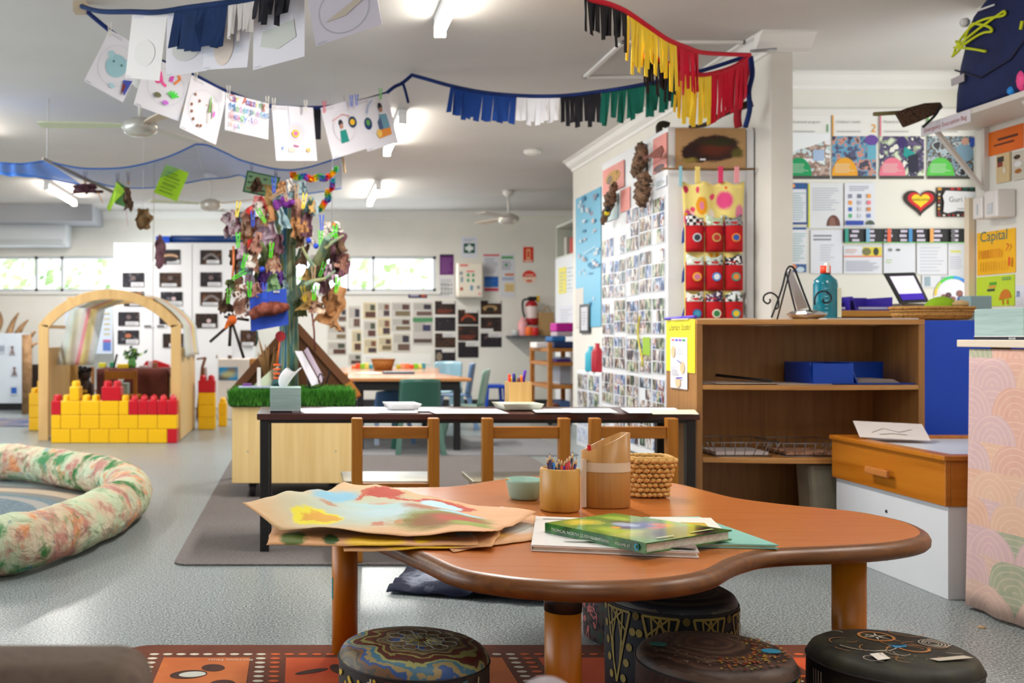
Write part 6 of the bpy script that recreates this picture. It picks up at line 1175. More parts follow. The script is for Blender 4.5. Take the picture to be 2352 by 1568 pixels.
secs=[(0,3.165,4.50,.125,.36),(.02,3.165,4.50,.138,.38),(.10,3.165,4.50,.14,.37),(.16,3.165,4.495,.142,.355),(.22,3.165,4.49,.138,.355),(.29,3.165,4.48,.14,.33),(.36,3.165,4.47,.14,.325),(.42,3.165,4.45,.135,.30),(.48,3.165,4.42,.12,.24),(.53,3.165,4.40,.1,.17),(.556,3.165,4.39,.05,.08)]
b=MB();rings=[]
for dz,cx,cy_,hx_,hy_ in secs:
 rings.append([b.V((cx+hx_*math.copysign(abs(math.cos(a))**.55,math.cos(a)),cy_+hy_*math.copysign(abs(math.sin(a))**.55,math.sin(a)),szh+.001+dz))for a in[2*math.pi*k/40 for k in range(40)]])
for A_,B_ in zip(rings[:-1],rings[1:]):
 for k in range(40):
  f=b._f([A_[k],A_[(k+1)%40],B_[(k+1)%40],B_[k]]);f.smooth=True
b._f(rings[0][::-1]);b._f(rings[-1]);b.build('main_body',mnv,o)
b=MB();b.tube([(3.02,4.78,szh+.20),(3.016,4.6,szh+.12),(3.016,4.4,szh+.15),(3.02,4.2,szh+.3)],.004,6);b.build('seam_piping',S('#0a1230',.6),o)
yel=S('#c8d418',.5);mcord=[]
def BW(px,py,X_=3.018):Y=X_*FPX/(px-CX);return P(px,py,Y)
for pts in([(2190,128),(2196,110),(2216,92),(2250,65),(2292,35),(2306,26),(2304,36),(2262,44),(2230,62),(2200,100),(2206,108)],[(2206,108),(2240,85),(2260,75),(2278,72),(2272,62),(2250,56),(2230,58),(2212,100)],[(2192,109),(2230,112),(2264,118)],[(2187,130),(2206,110),(2196,95)]):
 MB().tube(spline([BW(x,y,3.014)for x,y in pts],6),.006,6).build('bungee_cord',yel,o)
q=[BW(2186,182),BW(2216,168),BW(2216,186),BW(2187,198)];MB().extr(q,(-.004,0,0)).build('reflective_patch',S('#a8a4aa',.4),o)
q=[BW(2248,22),BW(2285,9),BW(2285,13),BW(2248,26)];MB().extr(q,(-.004,0,0)).build('logo_strip',S('#d8dae0',.4),o)
MB().ball(BW(2216,52),.022,10).build('white_buckle',S('#d8d8d8',.4),o)
MB().tube([BW(2348,48,3.012),BW(2344,68,3.012)],.007,6).build('zip_pull',yel,o)
c=BW(2350,170,3.04);tag(MB().ball((c.x,c.y,szh+.05),.048,12,sc=(.5,.6,1)).build('pink_toy',S('#e8488c',.6)),'pink soft toy at the right edge on the high shelf','toy');tag(MB().ball((c.x-.005,c.y+.06,szh+.02),.02,10).build('blue_toy',S('#1c88d8',.5)),'little blue toy beside the pink one on the high shelf','toy')
o=thing('woven_fan','dark brown woven basketry fan with a stick handle on the shelf end','woven fan',(3.0,4.95,szh));b=MB();mwd=NZ('dark_basketry',['#2c1e16','#5a4230','#1c1512'],90,rough=.85,bmp=.5)
pts=[P(2058,258,4.95),P(2085,247,4.95),P(2125,236,4.95),P(2162,234,4.93),P(2168,246,4.92),P(2150,262,4.92),P(2110,280,4.93),P(2078,292,4.93)]
b.extr(pts,(0,.02,0));b.build('woven_head',mwd,o,bev=.006);MB().tube([P(2007,262,4.98),P(2075,258,4.98)],.010,8).build('stick',S('#7a7048',.7),o);MB().tube(spline([P(2160,240,4.91),P(2150,262,4.90),P(2120,292,4.90)],5),.006,6).build('loop',m_black,o)
def rsheet(x0,x1,yt_far,yb_far,mat,t=.003,off=.004):
 X_=WX-off;Yf=X_*FPX/(x0-CX);Yn=X_*FPX/(x1-CX);zt_=EYE+(CY-yt_far)/FPX*Yf;zb_=EYE+(CY-yb_far)/FPX*Yf;return Sheet((X_,Yf,zb_),(0,-1,0),(0,0,1),Yf-Yn,zt_-zb_,mat,t)
s=rsheet(2262,2350,308,362,NZ('orange_card',['#e8761c','#e0601c'],2,rough=.5));s.lines(.35,.55,.95,.75,1,'#5a2a14',.5);s.lines(.25,.35,.9,.5,1,'#6a2a14',.5);put(s,'orange_sign','bright orange handwritten sign under the high shelf','sign')
s=rsheet(2288,2318,356,422,S('#d8bf90',.4),t=.01,off=.012);s.rect(.1,.55,.5,.85,'#8a3a30');s.rect(.1,.72,.6,.9,'#3a3430');s.ell(.65,.4,.12,.1,'#e8dcc8');put(s,'switch_plate','cream printed card left of the one with black shapes','card')
s=rsheet(2326,2352,350,415,S('#d0c8b8',.4),t=.01,off=.012);s.ell(.4,.8,.3,.08,'#4a3020');s.ell(.5,.3,.3,.08,'#a86820');s.ell(.5,.55,.35,.1,'#e8e6e4');put(s,'printed_card','pale card with dark and ochre ovals at the right edge','card')
s=rsheet(2244,2332,536,633,NZ('golden_paper',['#f4b414','#f8be20'],2,rough=.5));s.text('Capital',.45,.78,.07,'#1c6a6a')
for k in range(11):s.line([(.06+.06*k,.38),(.075+.06*k,.58)],.006,'#e08a10');s.line([(.1+.07*k,.08),(.12+.07*k,.3)],.004,'#d8980f')
s.rect(.9,.15,.95,.35,'#e0501c');s.line([(.85,.5),(.92,.62),(.86,.66)],.006,'#e0501c');put(s,'golden_poster','golden yellow handwritten paper on the right wall','paper')
s=rsheet(2243,2330,637,705,NZ('lime_paper',['#bcd62c','#c4de38'],2,rough=.5));s.rect(.35,.7,.55,.8,'#58a828');s.rect(.34,.6,.52,.7,'#d8a040');s.rect(.3,.5,.5,.58,'#3a4a38');s.ell(.78,.12,.17,.42,'#d07a20',20,170);s.line([(.72,.05),(.72,.2)],.01,'#d07a20');s.line([(.84,.05),(.84,.2)],.01,'#d07a20');s.lines(.7,.84,.95,.96,2,'#3a8a6a',.4);put(s,'lime_poster','lime green drawing with an orange smiling face under the golden paper','drawing')
s=rsheet(2333,2352,655,710,S('#e2e6f4',.5));s.line([(.1,.5),(.2,.75),(.3,.5),(.4,.75),(.5,.5)],.006,'#9ab0d8');put(s,'white_note','white handwritten note right of the lime drawing','note')
for i,(x0,x1,yt_,yb_)in enumerate([(2272,2295,455,505),(2298,2330,440,503)]):
 Yf=(WX-.01)*FPX/(x0-CX);Yn=(WX-.01)*FPX/(x1-CX);o=thing('wall_dispenser',['white plastic wall dispenser, left one under the cream cards','larger white wall dispenser with a shiny front, right one'][i],'dispenser',(WX-.05,Yf,EYE+(CY-yb_)/FPX*Yf))
 MB().box(WX-.09,WX-.001,Yn,Yf,EYE+(CY-yb_)/FPX*Yf,EYE+(CY-yt_)/FPX*Yf).build('housing',S('#e2dcd8',.15,spec=.7),o,bev=.008)
 MB().box(WX-.094,WX-.09,Yn+.03,Yf-.03,EYE+(CY-yb_)/FPX*Yf+.02,EYE+(CY-yb_)/FPX*Yf+.07).build('clear_window',S('#c8ccd0',.08,spec=.8),o)
 # ================================================================== PLAY ARCH and BLOCKS
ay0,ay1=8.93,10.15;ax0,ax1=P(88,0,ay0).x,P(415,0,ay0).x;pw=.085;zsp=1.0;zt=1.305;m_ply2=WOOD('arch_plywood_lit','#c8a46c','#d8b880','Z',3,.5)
o=thing('play_arch','large wooden play arch draped with pastel striped fabric','play arch',((ax0+ax1)/2,ay0,0));cx=(ax0+ax1)/2;rx,rz=(ax1-ax0)/2,zt-zsp
Rc=(rx*rx+rz*rz)/(2*rz)
def archpts(y,r_in):
 N=8;r=Rc-r_in;e=math.asin(min(1,(rx-r_in)/r));return[Vector((cx+r*math.sin(-e+2*e*k/N),y,zt-Rc+r*math.cos(-e+2*e*k/N)))for k in range(N+1)]
for y in(ay0,ay1-.03):
 for sx in(0,1):x=ax0 if sx==0 else ax1-pw;MB().box(x,x+pw,y,y+.03,0,zsp).build('post',m_ply,o,bev=.003)
 O,I=spline(archpts(y,0),4),spline(archpts(y,pw),4)
 for k in range(0,len(O)-1,8):
  e=min(k+8,len(O)-1);b=MB();b.extr(O[k:e+1]+I[k:e+1][::-1],(0,.03,0));b.build('arch_segment',m_ply,o,bev=.003)
for sx in(0,1):
 x=ax0+.0 if sx==0 else ax1-.018;MB().box(x,x+.018,ay0+.031,ay1-.031,.01,.8).build('side_panel',m_ply2,o)
 b=MB();b.box(x,x+.025,ay0+.031,ay1-.031,zsp-.03,zsp);b.build('side_rail',m_ply,o)
for x in(-.35,.35):MB().box(cx+x-.02,cx+x+.02,ay0+.031,ay1-.031,1.215,1.24).build('top_rail',m_ply,o)
def striped(name):
 m,nt,b_=new(name,.9,0,.1);tc=nt.nodes.new('ShaderNodeTexCoord');sp=nt.nodes.new('ShaderNodeSeparateXYZ');nt.links.new(tc.outputs['UV'],sp.inputs[0]);r=ramp(nt,['#d8dcd8','#d0dcd4','#dce0cc','#dcdcd0','#d8d0d0','#e89aa4','#ecdc98','#e8d89c','#d0d0d0','#c8d4d4'],True);nt.links.new(sp.outputs[0],r.inputs[0])
 nt.links.new(r.outputs[0],b_.inputs['Base Color']);b_.inputs['Alpha'].default_value=.7;return m
ms=striped('pastel_striped_voile')
def fab1(u,v):return P((130+85*u)*(1-v)+(160+82*u)*v,838-130*v,9.55+.018*math.sin(u*16+v*3))
tag(MB().grid(fab1,30,10).build('striped_fabric',ms,solid=.002),'pastel striped translucent fabric hanging inside the left of the wooden arch','fabric')
def fab3(u,v):return P(175+62*u+50*v,706-20*v+4*u,9.2+.6*u)
tag(MB().grid(fab3,16,8).build('striped_fabric',ms,solid=.002),'pastel striped fabric stretched under the top left of the wooden arch','fabric')
def fab2(u,v):
 y=ay0+.05+(ay1-ay0-.05)*u
 if v<.55:t=v/.55;a=math.pi*(.36+.0)*(1-t)+.0;e=math.asin(rx/Rc)*(.3+.7*t);x=cx+(Rc+.012)*math.sin(e);z=zt-Rc+(Rc+.012)*math.cos(e)
 else:t=(v-.55)/.45;x=ax1+.01+.02*math.sin(u*16)*t+.02*t;z=zsp-.28*t
 return Vector((x+.004,y,z+.004))
tag(MB().grid(fab2,24,18).build('striped_fabric',ms,solid=.002),'pastel striped translucent fabric draped over the right shoulder of the wooden arch','fabric')
by=8.72;bw,bh=.163,.1185
m_ybr,m_rbr=S('#eab40a',.28),S('#bb0c20',.28)
def brick_proto(w_,mat,name,label,spiky=False):
 o=thing(name,label,'toy brick',(0,0,0),0,'big plastic bricks');MB().box(.001,w_-.001,0,.155,.001,bh).build('brick_body',mat,o,bev=.006);n=max(1,round(w_/.0815));sw=w_/n
 for k in range(n):
  for yy in(.04,.115):
   c=(sw*(k+.5),yy,0)
   if yy<.1 or True:MB().lathe([(.029,bh),(.028 if not spiky else .024,bh+.035 if not spiky else bh+.03),(.02 if not spiky else .006,bh+.048),(.001,bh+.05)],c,14,cap=False).build('stud',mat,o)
 return o
first={}
def brick(i,row,col,wide,red,label,sp=False,x_=None,y_=None):
 k=(wide,red,sp);w_=bw if wide else bw/2;loc=((xb0+col*bw)if x_ is None else x_,by if y_ is None else y_,row*bh+.0005)
 if k not in first:
  o=brick_proto(w_,m_rbr if red else m_ybr,'toy_brick',label,sp);o.location=loc;first[k]=o;return o
 return dup(first[k],loc,0,label)
xb0=P(117,0,by).x;od=['first','second','third','fourth','fifth','sixth','seventh']
for c_ in range(6):brick(0,0,c_,True,False,'yellow brick, bottom row of the arch wall, %s from left'%od[c_])
brick(0,0,6,False,True,'single red brick at the right end of the bottom row in the arch')
brick(0,1,0,False,False,'half-width yellow brick at the left end of the middle row in the arch')
for c_ in range(6):brick(0,1,c_+.5,True,False,'yellow brick, middle row of the arch wall, %s full one from left'%od[c_])
brick(0,2,0,False,True,'upright red brick at the left end of the top row in the arch')
for c_ in range(3):brick(0,2,c_+.5,True,False,'yellow brick, top row of the arch wall, %s full one from left'%od[c_])
brick(0,2,3.5,False,False,'half-width yellow brick just left of the red pointed row')
for c_ in range(5):brick(0,2,4+c_*.5,False,True,'red pointed brick in the top row of the arch wall, %s from left'%od[c_],True)
brick(0,3,2.6,True,True,'big red brick standing alone on top of the yellow wall in the arch')
brick(0,3,.95,False,False,'single yellow brick standing on the wall near its left end')
xa=P(53,0,9.7).x
for r_ in range(3):brick(0,r_,0,True,False,'yellow brick left of the arch, '+['bottom','middle','top full'][r_]+' one of the stack',x_=xa+.0,y_=9.9)
brick(0,3,0,False,False,'small yellow brick on top of the stack left of the arch',x_=xa+.08,y_=9.9)
xa=P(454,0,9.95).x
for r_ in range(3):brick(0,r_,0,True,False,'yellow brick right of the arch, '+['bottom','middle','upper'][r_]+' one of the stack',x_=xa,y_=9.98)
brick(0,3,0,True,True,'red brick on top of the yellow stack right of the arch',x_=xa,y_=9.98)
for r_ in range(2):brick(0,r_,0,False,False,'narrow yellow brick behind the right-hand stack, '+['lower','upper'][r_],x_=xa+.17,y_=10.3)
tag(MB().extr([(-4.9,10.3,.001),(-2.35,10.3,.001),(-2.35,11.3,.001),(-4.9,11.3,.001)],(0,0,.006)).build('blue_grey_mat',NZ('blue_grey_mat',['#2a4a7a','#7a7478','#6a6a70'],3,rough=.95)),'blue and grey mat behind the left post of the arch','mat')
hy=10.9;zt_=P(0,847,hy).z;xa,xb=P(222,0,hy).x,P(384,0,hy).x
o=thing('small_table','low table under the brown cloth in the home corner','table',((xa+xb)/2,hy,0));MB().box(xa+.01,xb-.01,hy+.01,hy+.6,zt_-.03,zt_-.005).build('table_top',m_honey,o)
for x in(xa+.04,xb-.08):
 for y in(hy+.04,hy+.53):MB().box(x,x+.04,y,y+.04,0,zt_-.03).build('leg',m_honey,o)
m_bc=NZ('brown_cloth',['#4a2018','#5e2c22'],6,rough=.9);b=MB();b.box(xa,xb,hy,hy+.61,zt_-.004,zt_)
def sk(u,v):x=xa+(xb-xa)*u;return Vector((x,hy-.004-.03*(1-v)*(1+math.sin(u*24))*.6,.1+(zt_-.1)*v-(0 if u>.72 or u<.3 else .0)))
b.grid(sk,40,6);b.grid(lambda u,v:Vector((xb+.002+.12*(1-v),hy+.6*u,.25+(zt_-.25)*v)),10,4);tag(b.build('brown_tablecloth',m_bc,solid=.003),'dark brown cloth hanging over the small table seen through the arch','cloth')
def hchair(label,px0,px1,ptop,Y,mat,zs=.3,lean=0,name='small_chair',dirn=1):
 x0_,x1_=P(px0,0,Y).x,P(px1,0,Y).x;zt2=P(0,ptop,Y).z;o=thing(name,label,'chair',((x0_+x1_)/2,Y,0))
 for x in(x0_,x1_-.035):MB().box(x,x+.035,Y,Y+.035,0,zt2).build('rear_post',mat,o,bev=.003)
 MB().box(x0_+.035,x1_-.035,Y+.005,Y+.025,zt2-.09,zt2-.01).build('back_rail',mat,o);MB().box(x0_,x1_,Y+.036,Y+.32,zs-.02,zs).build('seat',mat,o)
 for x in(x0_,x1_-.035):MB().box(x,x+.035,Y+.285,Y+.32,0,zs-.02).build('front_leg',mat,o)
 return o
hchair('honey wood chair in front of the brown tablecloth, seen through the arch',240,314,850,10.45,m_honey)
hchair('dark orange wooden chair behind the doll, left in the home corner',176,216,842,11.5,WOOD('darker_pine','#8a5418','#9c6420','Z',5,.4))
o=thing('high_chair','brown wooden chair with a slanted back right of the arch','chair',P(466,0,11.4).xy.to_3d());mdk=WOOD('brown_chair_wood','#6a3c1e','#7e4a28','Z',5,.4)
MB().extr([P(452,935,11.4),P(474,935,11.4),P(469,845,11.4),P(461,845,11.4)],(0,.3,0)).build('side_panel',mdk,o);MB().bar(P(464,846,11.4),P(472,820,11.4),.03).build('back_post',mdk,o);MB().bar(P(452,824,11.4),P(472,822,11.4),.02).build('top_rail',mdk,o)
for q in((453,935),(472,935)):a=P(*q,11.4);MB().box(a.x-.01,a.x+.02,11.4,11.43,0,a.z).build('leg',mdk,o)
o=thing('dark_haired_doll','doll with black curly hair sitting behind the bricks','doll',P(193,0,10.2).xy.to_3d());z1=P(0,905,10.2).z;c=P(193,860,10.2)
b=MB();b.lathe([(.001,-.05),(.05,-.03),(.062,.02),(.05,.06),(.001,.08)],(c.x+.01,10.2,c.z-.01),14);b.tube([(c.x,10.22,c.z-.02),(c.x+.01,10.2,c.z-.12),(c.x,10.2,.05)],[.03,.085,.10],12)
for sx in(-1,1):b.tube([(c.x+sx*.07,10.18,c.z-.1),(c.x+sx*.1,10.1,c.z-.2),(c.x+sx*.04,10.02,c.z-.24)],[.03,.025,.02],8)
b.build('body',S('#3c2a26',.7),o);b=MB();rng=random.Random(2)
for k in range(26):b.ball((c.x-.01+rng.gauss(0,.03),10.2+rng.gauss(0,.03),c.z+.04+rng.gauss(0,.025)),.028,6)
b.build('curly_hair',S('#100c0e',.9),o,fixn=False)
b=MB();b.ball((c.x+.03,10.085,c.z-.16),.03,8,sc=(1,.6,.6));b.build('yellow_flower',S('#c8a030',.7),o)
zt2=zt_+.001
tissue('pale green tissue box on the chair seen through the arch',P(278,0,10.6).x,10.62,.301,.15,.12,.12)
def ob(px,pw_,h,hx,name,label,cat,Y=11.1,dy=.08):x=P(px,0,Y).x;w_=pw_/FPX*Y;return tag(MB().box(x-w_/2,x+w_/2,Y,Y+dy,zt2,zt2+h).build(name,S(hx,.5),bev=.006),label,cat)
ob(281,25,.045,'#e0c010','yellow_dish','bright yellow dish on the brown tablecloth','dish');ob(257,10,.06,'#1a8a58','green_cup','green cup on the brown tablecloth','cup',11.3);ob(234,16,.05,'#d0c828','yellow_green_dish','yellow green dish at the left end of the brown tablecloth','dish',11.3)
tag(MB().bar(P(261,846,11.2),P(269,813,11.2),.03,.02).build('toy_phone',m_black),'upright black toy phone on the brown tablecloth','toy phone')
can(303,846,822,11.2,.05,'#5a9a50','glass_vase','green glass vase holding flowers on the brown tablecloth','vase',[(.001,0),(.8,0),(1,.4),(.7,.85),(.75,1),(.001,1)],zt2)
b=MB();rng=random.Random(8);c=P(303,815,11.2)
for k in range(40):
 p=c+Vector((rng.gauss(0,.05),rng.gauss(0,.04),rng.gauss(0,.035)));n=Vector((rng.uniform(-1,1),-1,rng.uniform(-1,1))).normalized();a=n.orthogonal().normalized()*.035;d=n.cross(a)*.5;b.poly([p-a,p+d,p+a,p-d],k%3==0)
for k in range(5):b.tube([(c.x,11.2,zt2+.02),(c.x+.02*(k-2),11.2,c.z)],.005,6,0)
tag(b.build('flower_bunch',[S('#22542a',.7),S('#7a9a40',.7)]),'bunch of dark green leaves and flowers in the green vase','flowers')
tag(MB().extr([P(322,846,11.6),P(336,829,11.6),P(356,827,11.6),P(388,838,11.6),P(390,862,11.6),P(386,862,11.6),P(384,850,11.6)],(0,.1,0)).build('red_toy_roof',S('#c41424',.4)),'red sloping toy roof behind the brown tablecloth','toy')
tag(MB().extr([P(376,860,11.62),P(392,860,11.62),P(392,905,11.62),P(384,905,11.62)],(0,.08,0)).build('yellow_toy_panel',S('#e8b010',.4)),'yellow toy panel behind the right post of the arch','toy')
ob(345,9,.08,'#e0ccd0','small_figure','pale pink and white little figure on the brown tablecloth','figure',11.25,.05);ob(356,9,.06,'#8a5a3a','wooden_figure','little brown figure beside the pale pink one','figure',11.25,.05);ob(328,18,.03,'#b8a8a8','grey_plate','pale grey plate near the vase','plate',11.05)
a,d=P(500,940,11.2),P(572,824,11.2);o=thing('toy_fridge','cream white cupboard with a reef fish picture right of the wooden arch','cupboard',((a.x+d.x)/2,11.2,0));MB().box(a.x,d.x,11.2,11.6,0,d.z).build('body',S('#ddd2c8',.5),o,bev=.01)
MB().cyl((a.x-.005,11.25,1.0-.32),(a.x-.02,11.25,.68),.02,seg=10).build('side_knob',S('#8a7a60',.5),o)
s=fsheet(502,843,546,873,11.19,BLOB('reef_picture',['#1f8abc','#2a78a8'],[(.25,.2,.3,.2,'#5a5048',.4),(.7,.75,.25,.2,'#7a6a58',.4),(.5,.45,.35,.22,'#b0ac78',.6)],.4,6,.1));put(s,'reef_picture','blue underwater reef picture on the cream white cupboard','picture')
a,d=P(572,940,11.25),P(606,824,11.25);tag(MB().box(a.x+.005,d.x,11.25,11.6,0,d.z).build('wooden_cupboard',WOOD('mid_brown_wood','#a06a30','#b07a3c','Z',5,.5),bev=.004),'brown wooden cupboard between the cream one and the decorated tree','cupboard')
tag(MB().box(P(523,0,11.3).x,P(532,0,11.3).x,11.3,11.36,P(0,824,11.25).z+.001,P(0,816,11.25).z).build('small_clamp',S('#5a4438',.6)),'small brown object on the cream white cupboard','ornament')
# ================================================================== PLANTER with DECORATED TREE
py0,py1=5.71,6.35;px0,px1=P(533,0,py0).x,P(810,0,py0).x;z0,z1=.09,P(0,934,py0).z
o=thing('planter_box','pale birch wood box on black castors carrying the decorated tree','planter box',((px0+px1)/2,py0,0));MB().box(px0,px1,py0,py1,z0,z1).build('box_body',m_birch,o,bev=.003)
for i,(px,py)in enumerate([(569,1037),(771,1036)]):a=P(px,py,py0);MB().cyl((a.x,py0-.0015,a.z),(a.x,py0+.002,a.z),.005,seg=10).build('screw_head',S('#9a9a90',.4),o)
for x in(px0+.11,px1-.11):
 for y in(py0+.07,py1-.08):c_=MB().cyl((x-.016,y,.05),(x+.016,y,.05),.042,seg=20).build('castor',m_black,o,bev=.006);MB().box(x-.02,x+.02,y-.02,y+.02,.06,.0895).build('castor_fork',m_dark,o)
gz=P(0,893,py0).z;b=MB();rng=random.Random(12)
for k in range(9000):
 x=rng.uniform(px0-.02,px1+.01);y=rng.uniform(py0-.025,py1)if rng.random()<.55 else rng.uniform(py0-.03,py0+.03)
 front=y<py0+.02;zb=rng.uniform(z1+.005,gz-.03)if front or x<px0 or x>px1-.01 else gz-.045;h=rng.uniform(.03,.05);lean=Vector((rng.gauss(0,.012),-(.018 if front else 0)+rng.gauss(0,.01),h));p=Vector((x,y,zb));wv=Vector((rng.uniform(.0018,.003),rng.uniform(-.001,.001),0))
 b._f([b.V(p-wv),b.V(p+wv),b.V(p+lean)],k%3)
b.box(px0-.01,px1+.005,py0-.012,py1,z1+.001,gz-.03,3)
tag(b.build('artificial_grass',[S('#3f8a24',.7),S('#2c6c1a',.7),S('#56a436',.7),S('#1c4412',.9)],fixn=False),'bright green artificial grass on top of the birch box','grass',kind='stuff')
o=thing('triangular_stand','dark brown triangular stand rising behind the decorated tree','stand',(.1,6.6,0));m_br=NZ('dark_brown_board',['#4e2e16','#5e3a1e'],4,rough=.6)
q=[P(532,905,6.5),P(812,905,6.5),P(690,765,6.5),P(640,765,6.5)];q[0].z=q[1].z=.3
b=MB();b.extr([P(532,905,6.5),P(815,908,6.5),P(680,752,6.5),P(668,752,6.5)],(0,.02,0));b.build('panel',m_br,o)
for a,d in((P(530,906,6.49),P(668,748,6.49)),(P(680,748,6.49),P(822,906,6.49))):MB().bar(a,d,.05,.02,up=(0,1,0)).build('edge_rail',S('#6e4426',.5),o)
for x in(P(540,0,6.5).x,P(800,0,6.5).x):MB().box(x-.02,x+.02,6.5,6.54,0,P(0,900,6.5).z).build('leg',m_br,o)
MB().bar(P(800,880,6.45),P(822,912,6.4),.05,.02,up=(0,1,0)).build('end_rail',S('#b86a20',.5),o)
TY=6.0
def trunk_mat():
 m,nt,b_=new('streaky_painted_trunk',.6,0,.4);v=coords(nt,'Object',(22,22,1.1),False);t=nt.nodes.new('ShaderNodeTexNoise');t.inputs['Scale'].default_value=1;t.inputs['Detail'].default_value=5;t.inputs['Distortion'].default_value=.4;nt.links.new(v,t.inputs['Vector'])
 r=ramp(nt,['#0c3032','#144a5c','#1f5c7c','#5c8a8c','#8a905c','#5a6428','#2c6c70','#a8a878','#3a7a5c'],pos=[.25,.33,.42,.46,.5,.54,.59,.64,.7]);nt.links.new(t.outputs['Fac'],r.inputs[0]);nt.links.new(r.outputs[0],b_.inputs['Base Color']);return m
o=thing('painted_tree','indoor tree with streaky blue, green and cream painted trunk and branches','tree',(P(662,0,TY).x,TY,gz-.03));mt=trunk_mat();mt2=NZ('olive_branch_paint',['#7a7a50','#9a9c70','#6a8a78','#a8a07a'],12,stretch=(1,1,.3),rough=.7)
p=lambda x,y,dY=0:P(x,y,TY+dY)
MB().tube(spline([p(664,905),p(662,850),p(664,780),p(662,700),p(660,620),p(660,560),p(662,500),p(664,468)],6),[.062,.056,.052,.05,.048,.046,.044,.05][0:1]*0+[.06-.00035*k for k in range(43)],18).build('trunk',mt,o)
for x,pts,r0 in((0,[(672,690),(700,660),(720,620),(742,575),(752,545)],.05),(1,[(668,560),(690,520),(706,480),(716,455)],.035),(2,[(656,560),(640,515),(626,480),(610,460)],.028),(3,[(655,640),(625,600),(600,560),(585,530)],.03),(4,[(745,570),(765,555),(790,540)],.016),(5,[(700,655),(722,645),(745,640),(770,622)],.016),(6,[(656,700),(625,680),(590,668),(560,660)],.02),(7,[(724,615),(712,600),(700,580),(694,565)],.014),(8,[(656,620),(680,600),(690,570)],.02)):
 fw={0:-.085,1:-.09,5:-.3,4:-.3,7:-.24}.get(x,0);q=spline([p(a,c,(fw if x in(4,5,7)else fw*i if fw else .03*(i-1)*(1 if x%2 else-1)))for i,(a,c)in enumerate(pts)],5);MB().tube(q,[r0*(1-.65*k/(len(q)-1))for k in range(len(q))],12).build('branch',mt2 if x in(0,4,5,6,7)else mt,o)
pegf={}
def peg(px,py,Y,hx,label,ang=0,s_=1.0):
 k=hx;loc=P(px,py,Y)
 if k not in pegf:
  o=thing('clothes_peg',label,'clothes peg',(0,0,0),0,'clothes pegs');m_=S(hx,.4)
  for sx in(-1,1):MB().extr([(sx*.0012,-.004,-.036),(sx*.006,-.004,-.03),(sx*.0065,-.004,.0),(sx*.009,-.004,.036),(sx*.004,-.004,.036),(sx*.002,-.004,0)],(0,.008,0)).build('peg_arm',m_,o)
  MB().cyl((0,-.006,.002),(0,.006,.002),.004,seg=8).build('spring',m_steel,o);pegf[k]=o
 else:o=dup(pegf[k],loc,0,label)
 o.location=loc;o.rotation_euler=(0,R(ang),0);o.scale=(1.5*s_,1.3*s_,1.25*s_);return o
G_,B_l,Y_l='#4ed01c','#2b55c8','#ecd418'
for x,y,hx,ang,lb in((629,425,B_l,0,'blue peg at the very top left of the tree crown, by the butterfly card'),(581,503,B_l,0,'blue peg in the upper left of the crown beside a pale mauve paper'),(739,512,B_l,0,'blue peg at the upper right of the crown'),(608,668,B_l,0,'blue peg clipping the blue card'),(546,481,Y_l,8,'yellow peg above the purple painted bark at the left edge of the crown'),(698,462,Y_l,8,'yellow peg in the centre right of the crown'),(601,496,G_,-30,'green peg near the crown top, left of the trunk'),(547,552,G_,0,'green peg on the left edge of the crown, upper'),(623,575,G_,5,'green peg beside the trunk in the middle of the crown'),(561,600,G_,15,'green peg left of the olive leaf'),(548,632,G_,60,'green peg lying sideways at the left edge'),(757,542,G_,60,'green peg lying sideways at the right of the crown'),(771,535,G_,-5,'green peg upright above the large mauve bark at the right'),(736,548,G_,0,'green peg just below the right blue peg'),(573,665,G_,0,'green peg left of the blue card'),(721,672,G_,0,'green peg over the hanging grass bundle'),(774,655,G_,10,'green peg on the large brown paper'),(698,675,'#c8a81c',-10,'mustard peg left of the hanging grass bundle'),(525,680,'#5aa82c',5,'dull green peg at the far left of the crown'),(740,619,'#3f9a20',20,'dark green peg low on the right branch')):
 peg(x,y,TY-.26,hx,lb,ang)
def wpeg(px,py,Y,lb,ang=0):return peg(px,py,Y,'#b08a64',lb,ang)
for x,y,lb,a in((655,446,'plain wooden peg above the violet flowers',-15),(681,440,'plain wooden peg right of the violet flowers',0),(634,447,'pale wooden peg sticking out sideways by the butterfly card',55),(720,630,'plain wooden peg hanging on the right branch',0)):wpeg(x,y,TY-.26,lb,a)
def crumple(px,py,wpx,hpx,Y,mat,name,label,cat,ang=0,pinch=.25,seed=0,flare=1.0,grp=None,fold=.35):
 c=P(px,py,Y);W_,H_=wpx/FPX*Y,hpx/FPX*Y;ca,sa=math.cos(R(ang)),math.sin(R(ang))
 def fn(u,v):
  wd_=(pinch+(1-pinch)*(1-v)**.7)if flare>0 else(pinch+(1-pinch)*math.sin(math.pi*(v*.8+.1)))
  x=(u-.5)*W_*wd_;z=(v-.5)*H_;n1=mnoise.noise(Vector((u*3.1+seed,v*2.7,seed*1.7)));n2=mnoise.noise(Vector((u*7+seed,v*6,seed*.7)))
  x+=(n1*.3+n2*.12)*W_;z+=n2*H_*.2*(1 if v<.35 else .3);y=(math.sin(u*math.pi*2+seed)*.5+n1+n2*.7)*W_*fold
  return Vector((c.x+x*ca-z*sa,Y+y,c.z+x*sa+z*ca))
 return tag(MB().grid(fn,10,10,smooth=False).build(name,mat,solid=.0015),label,cat,grp)
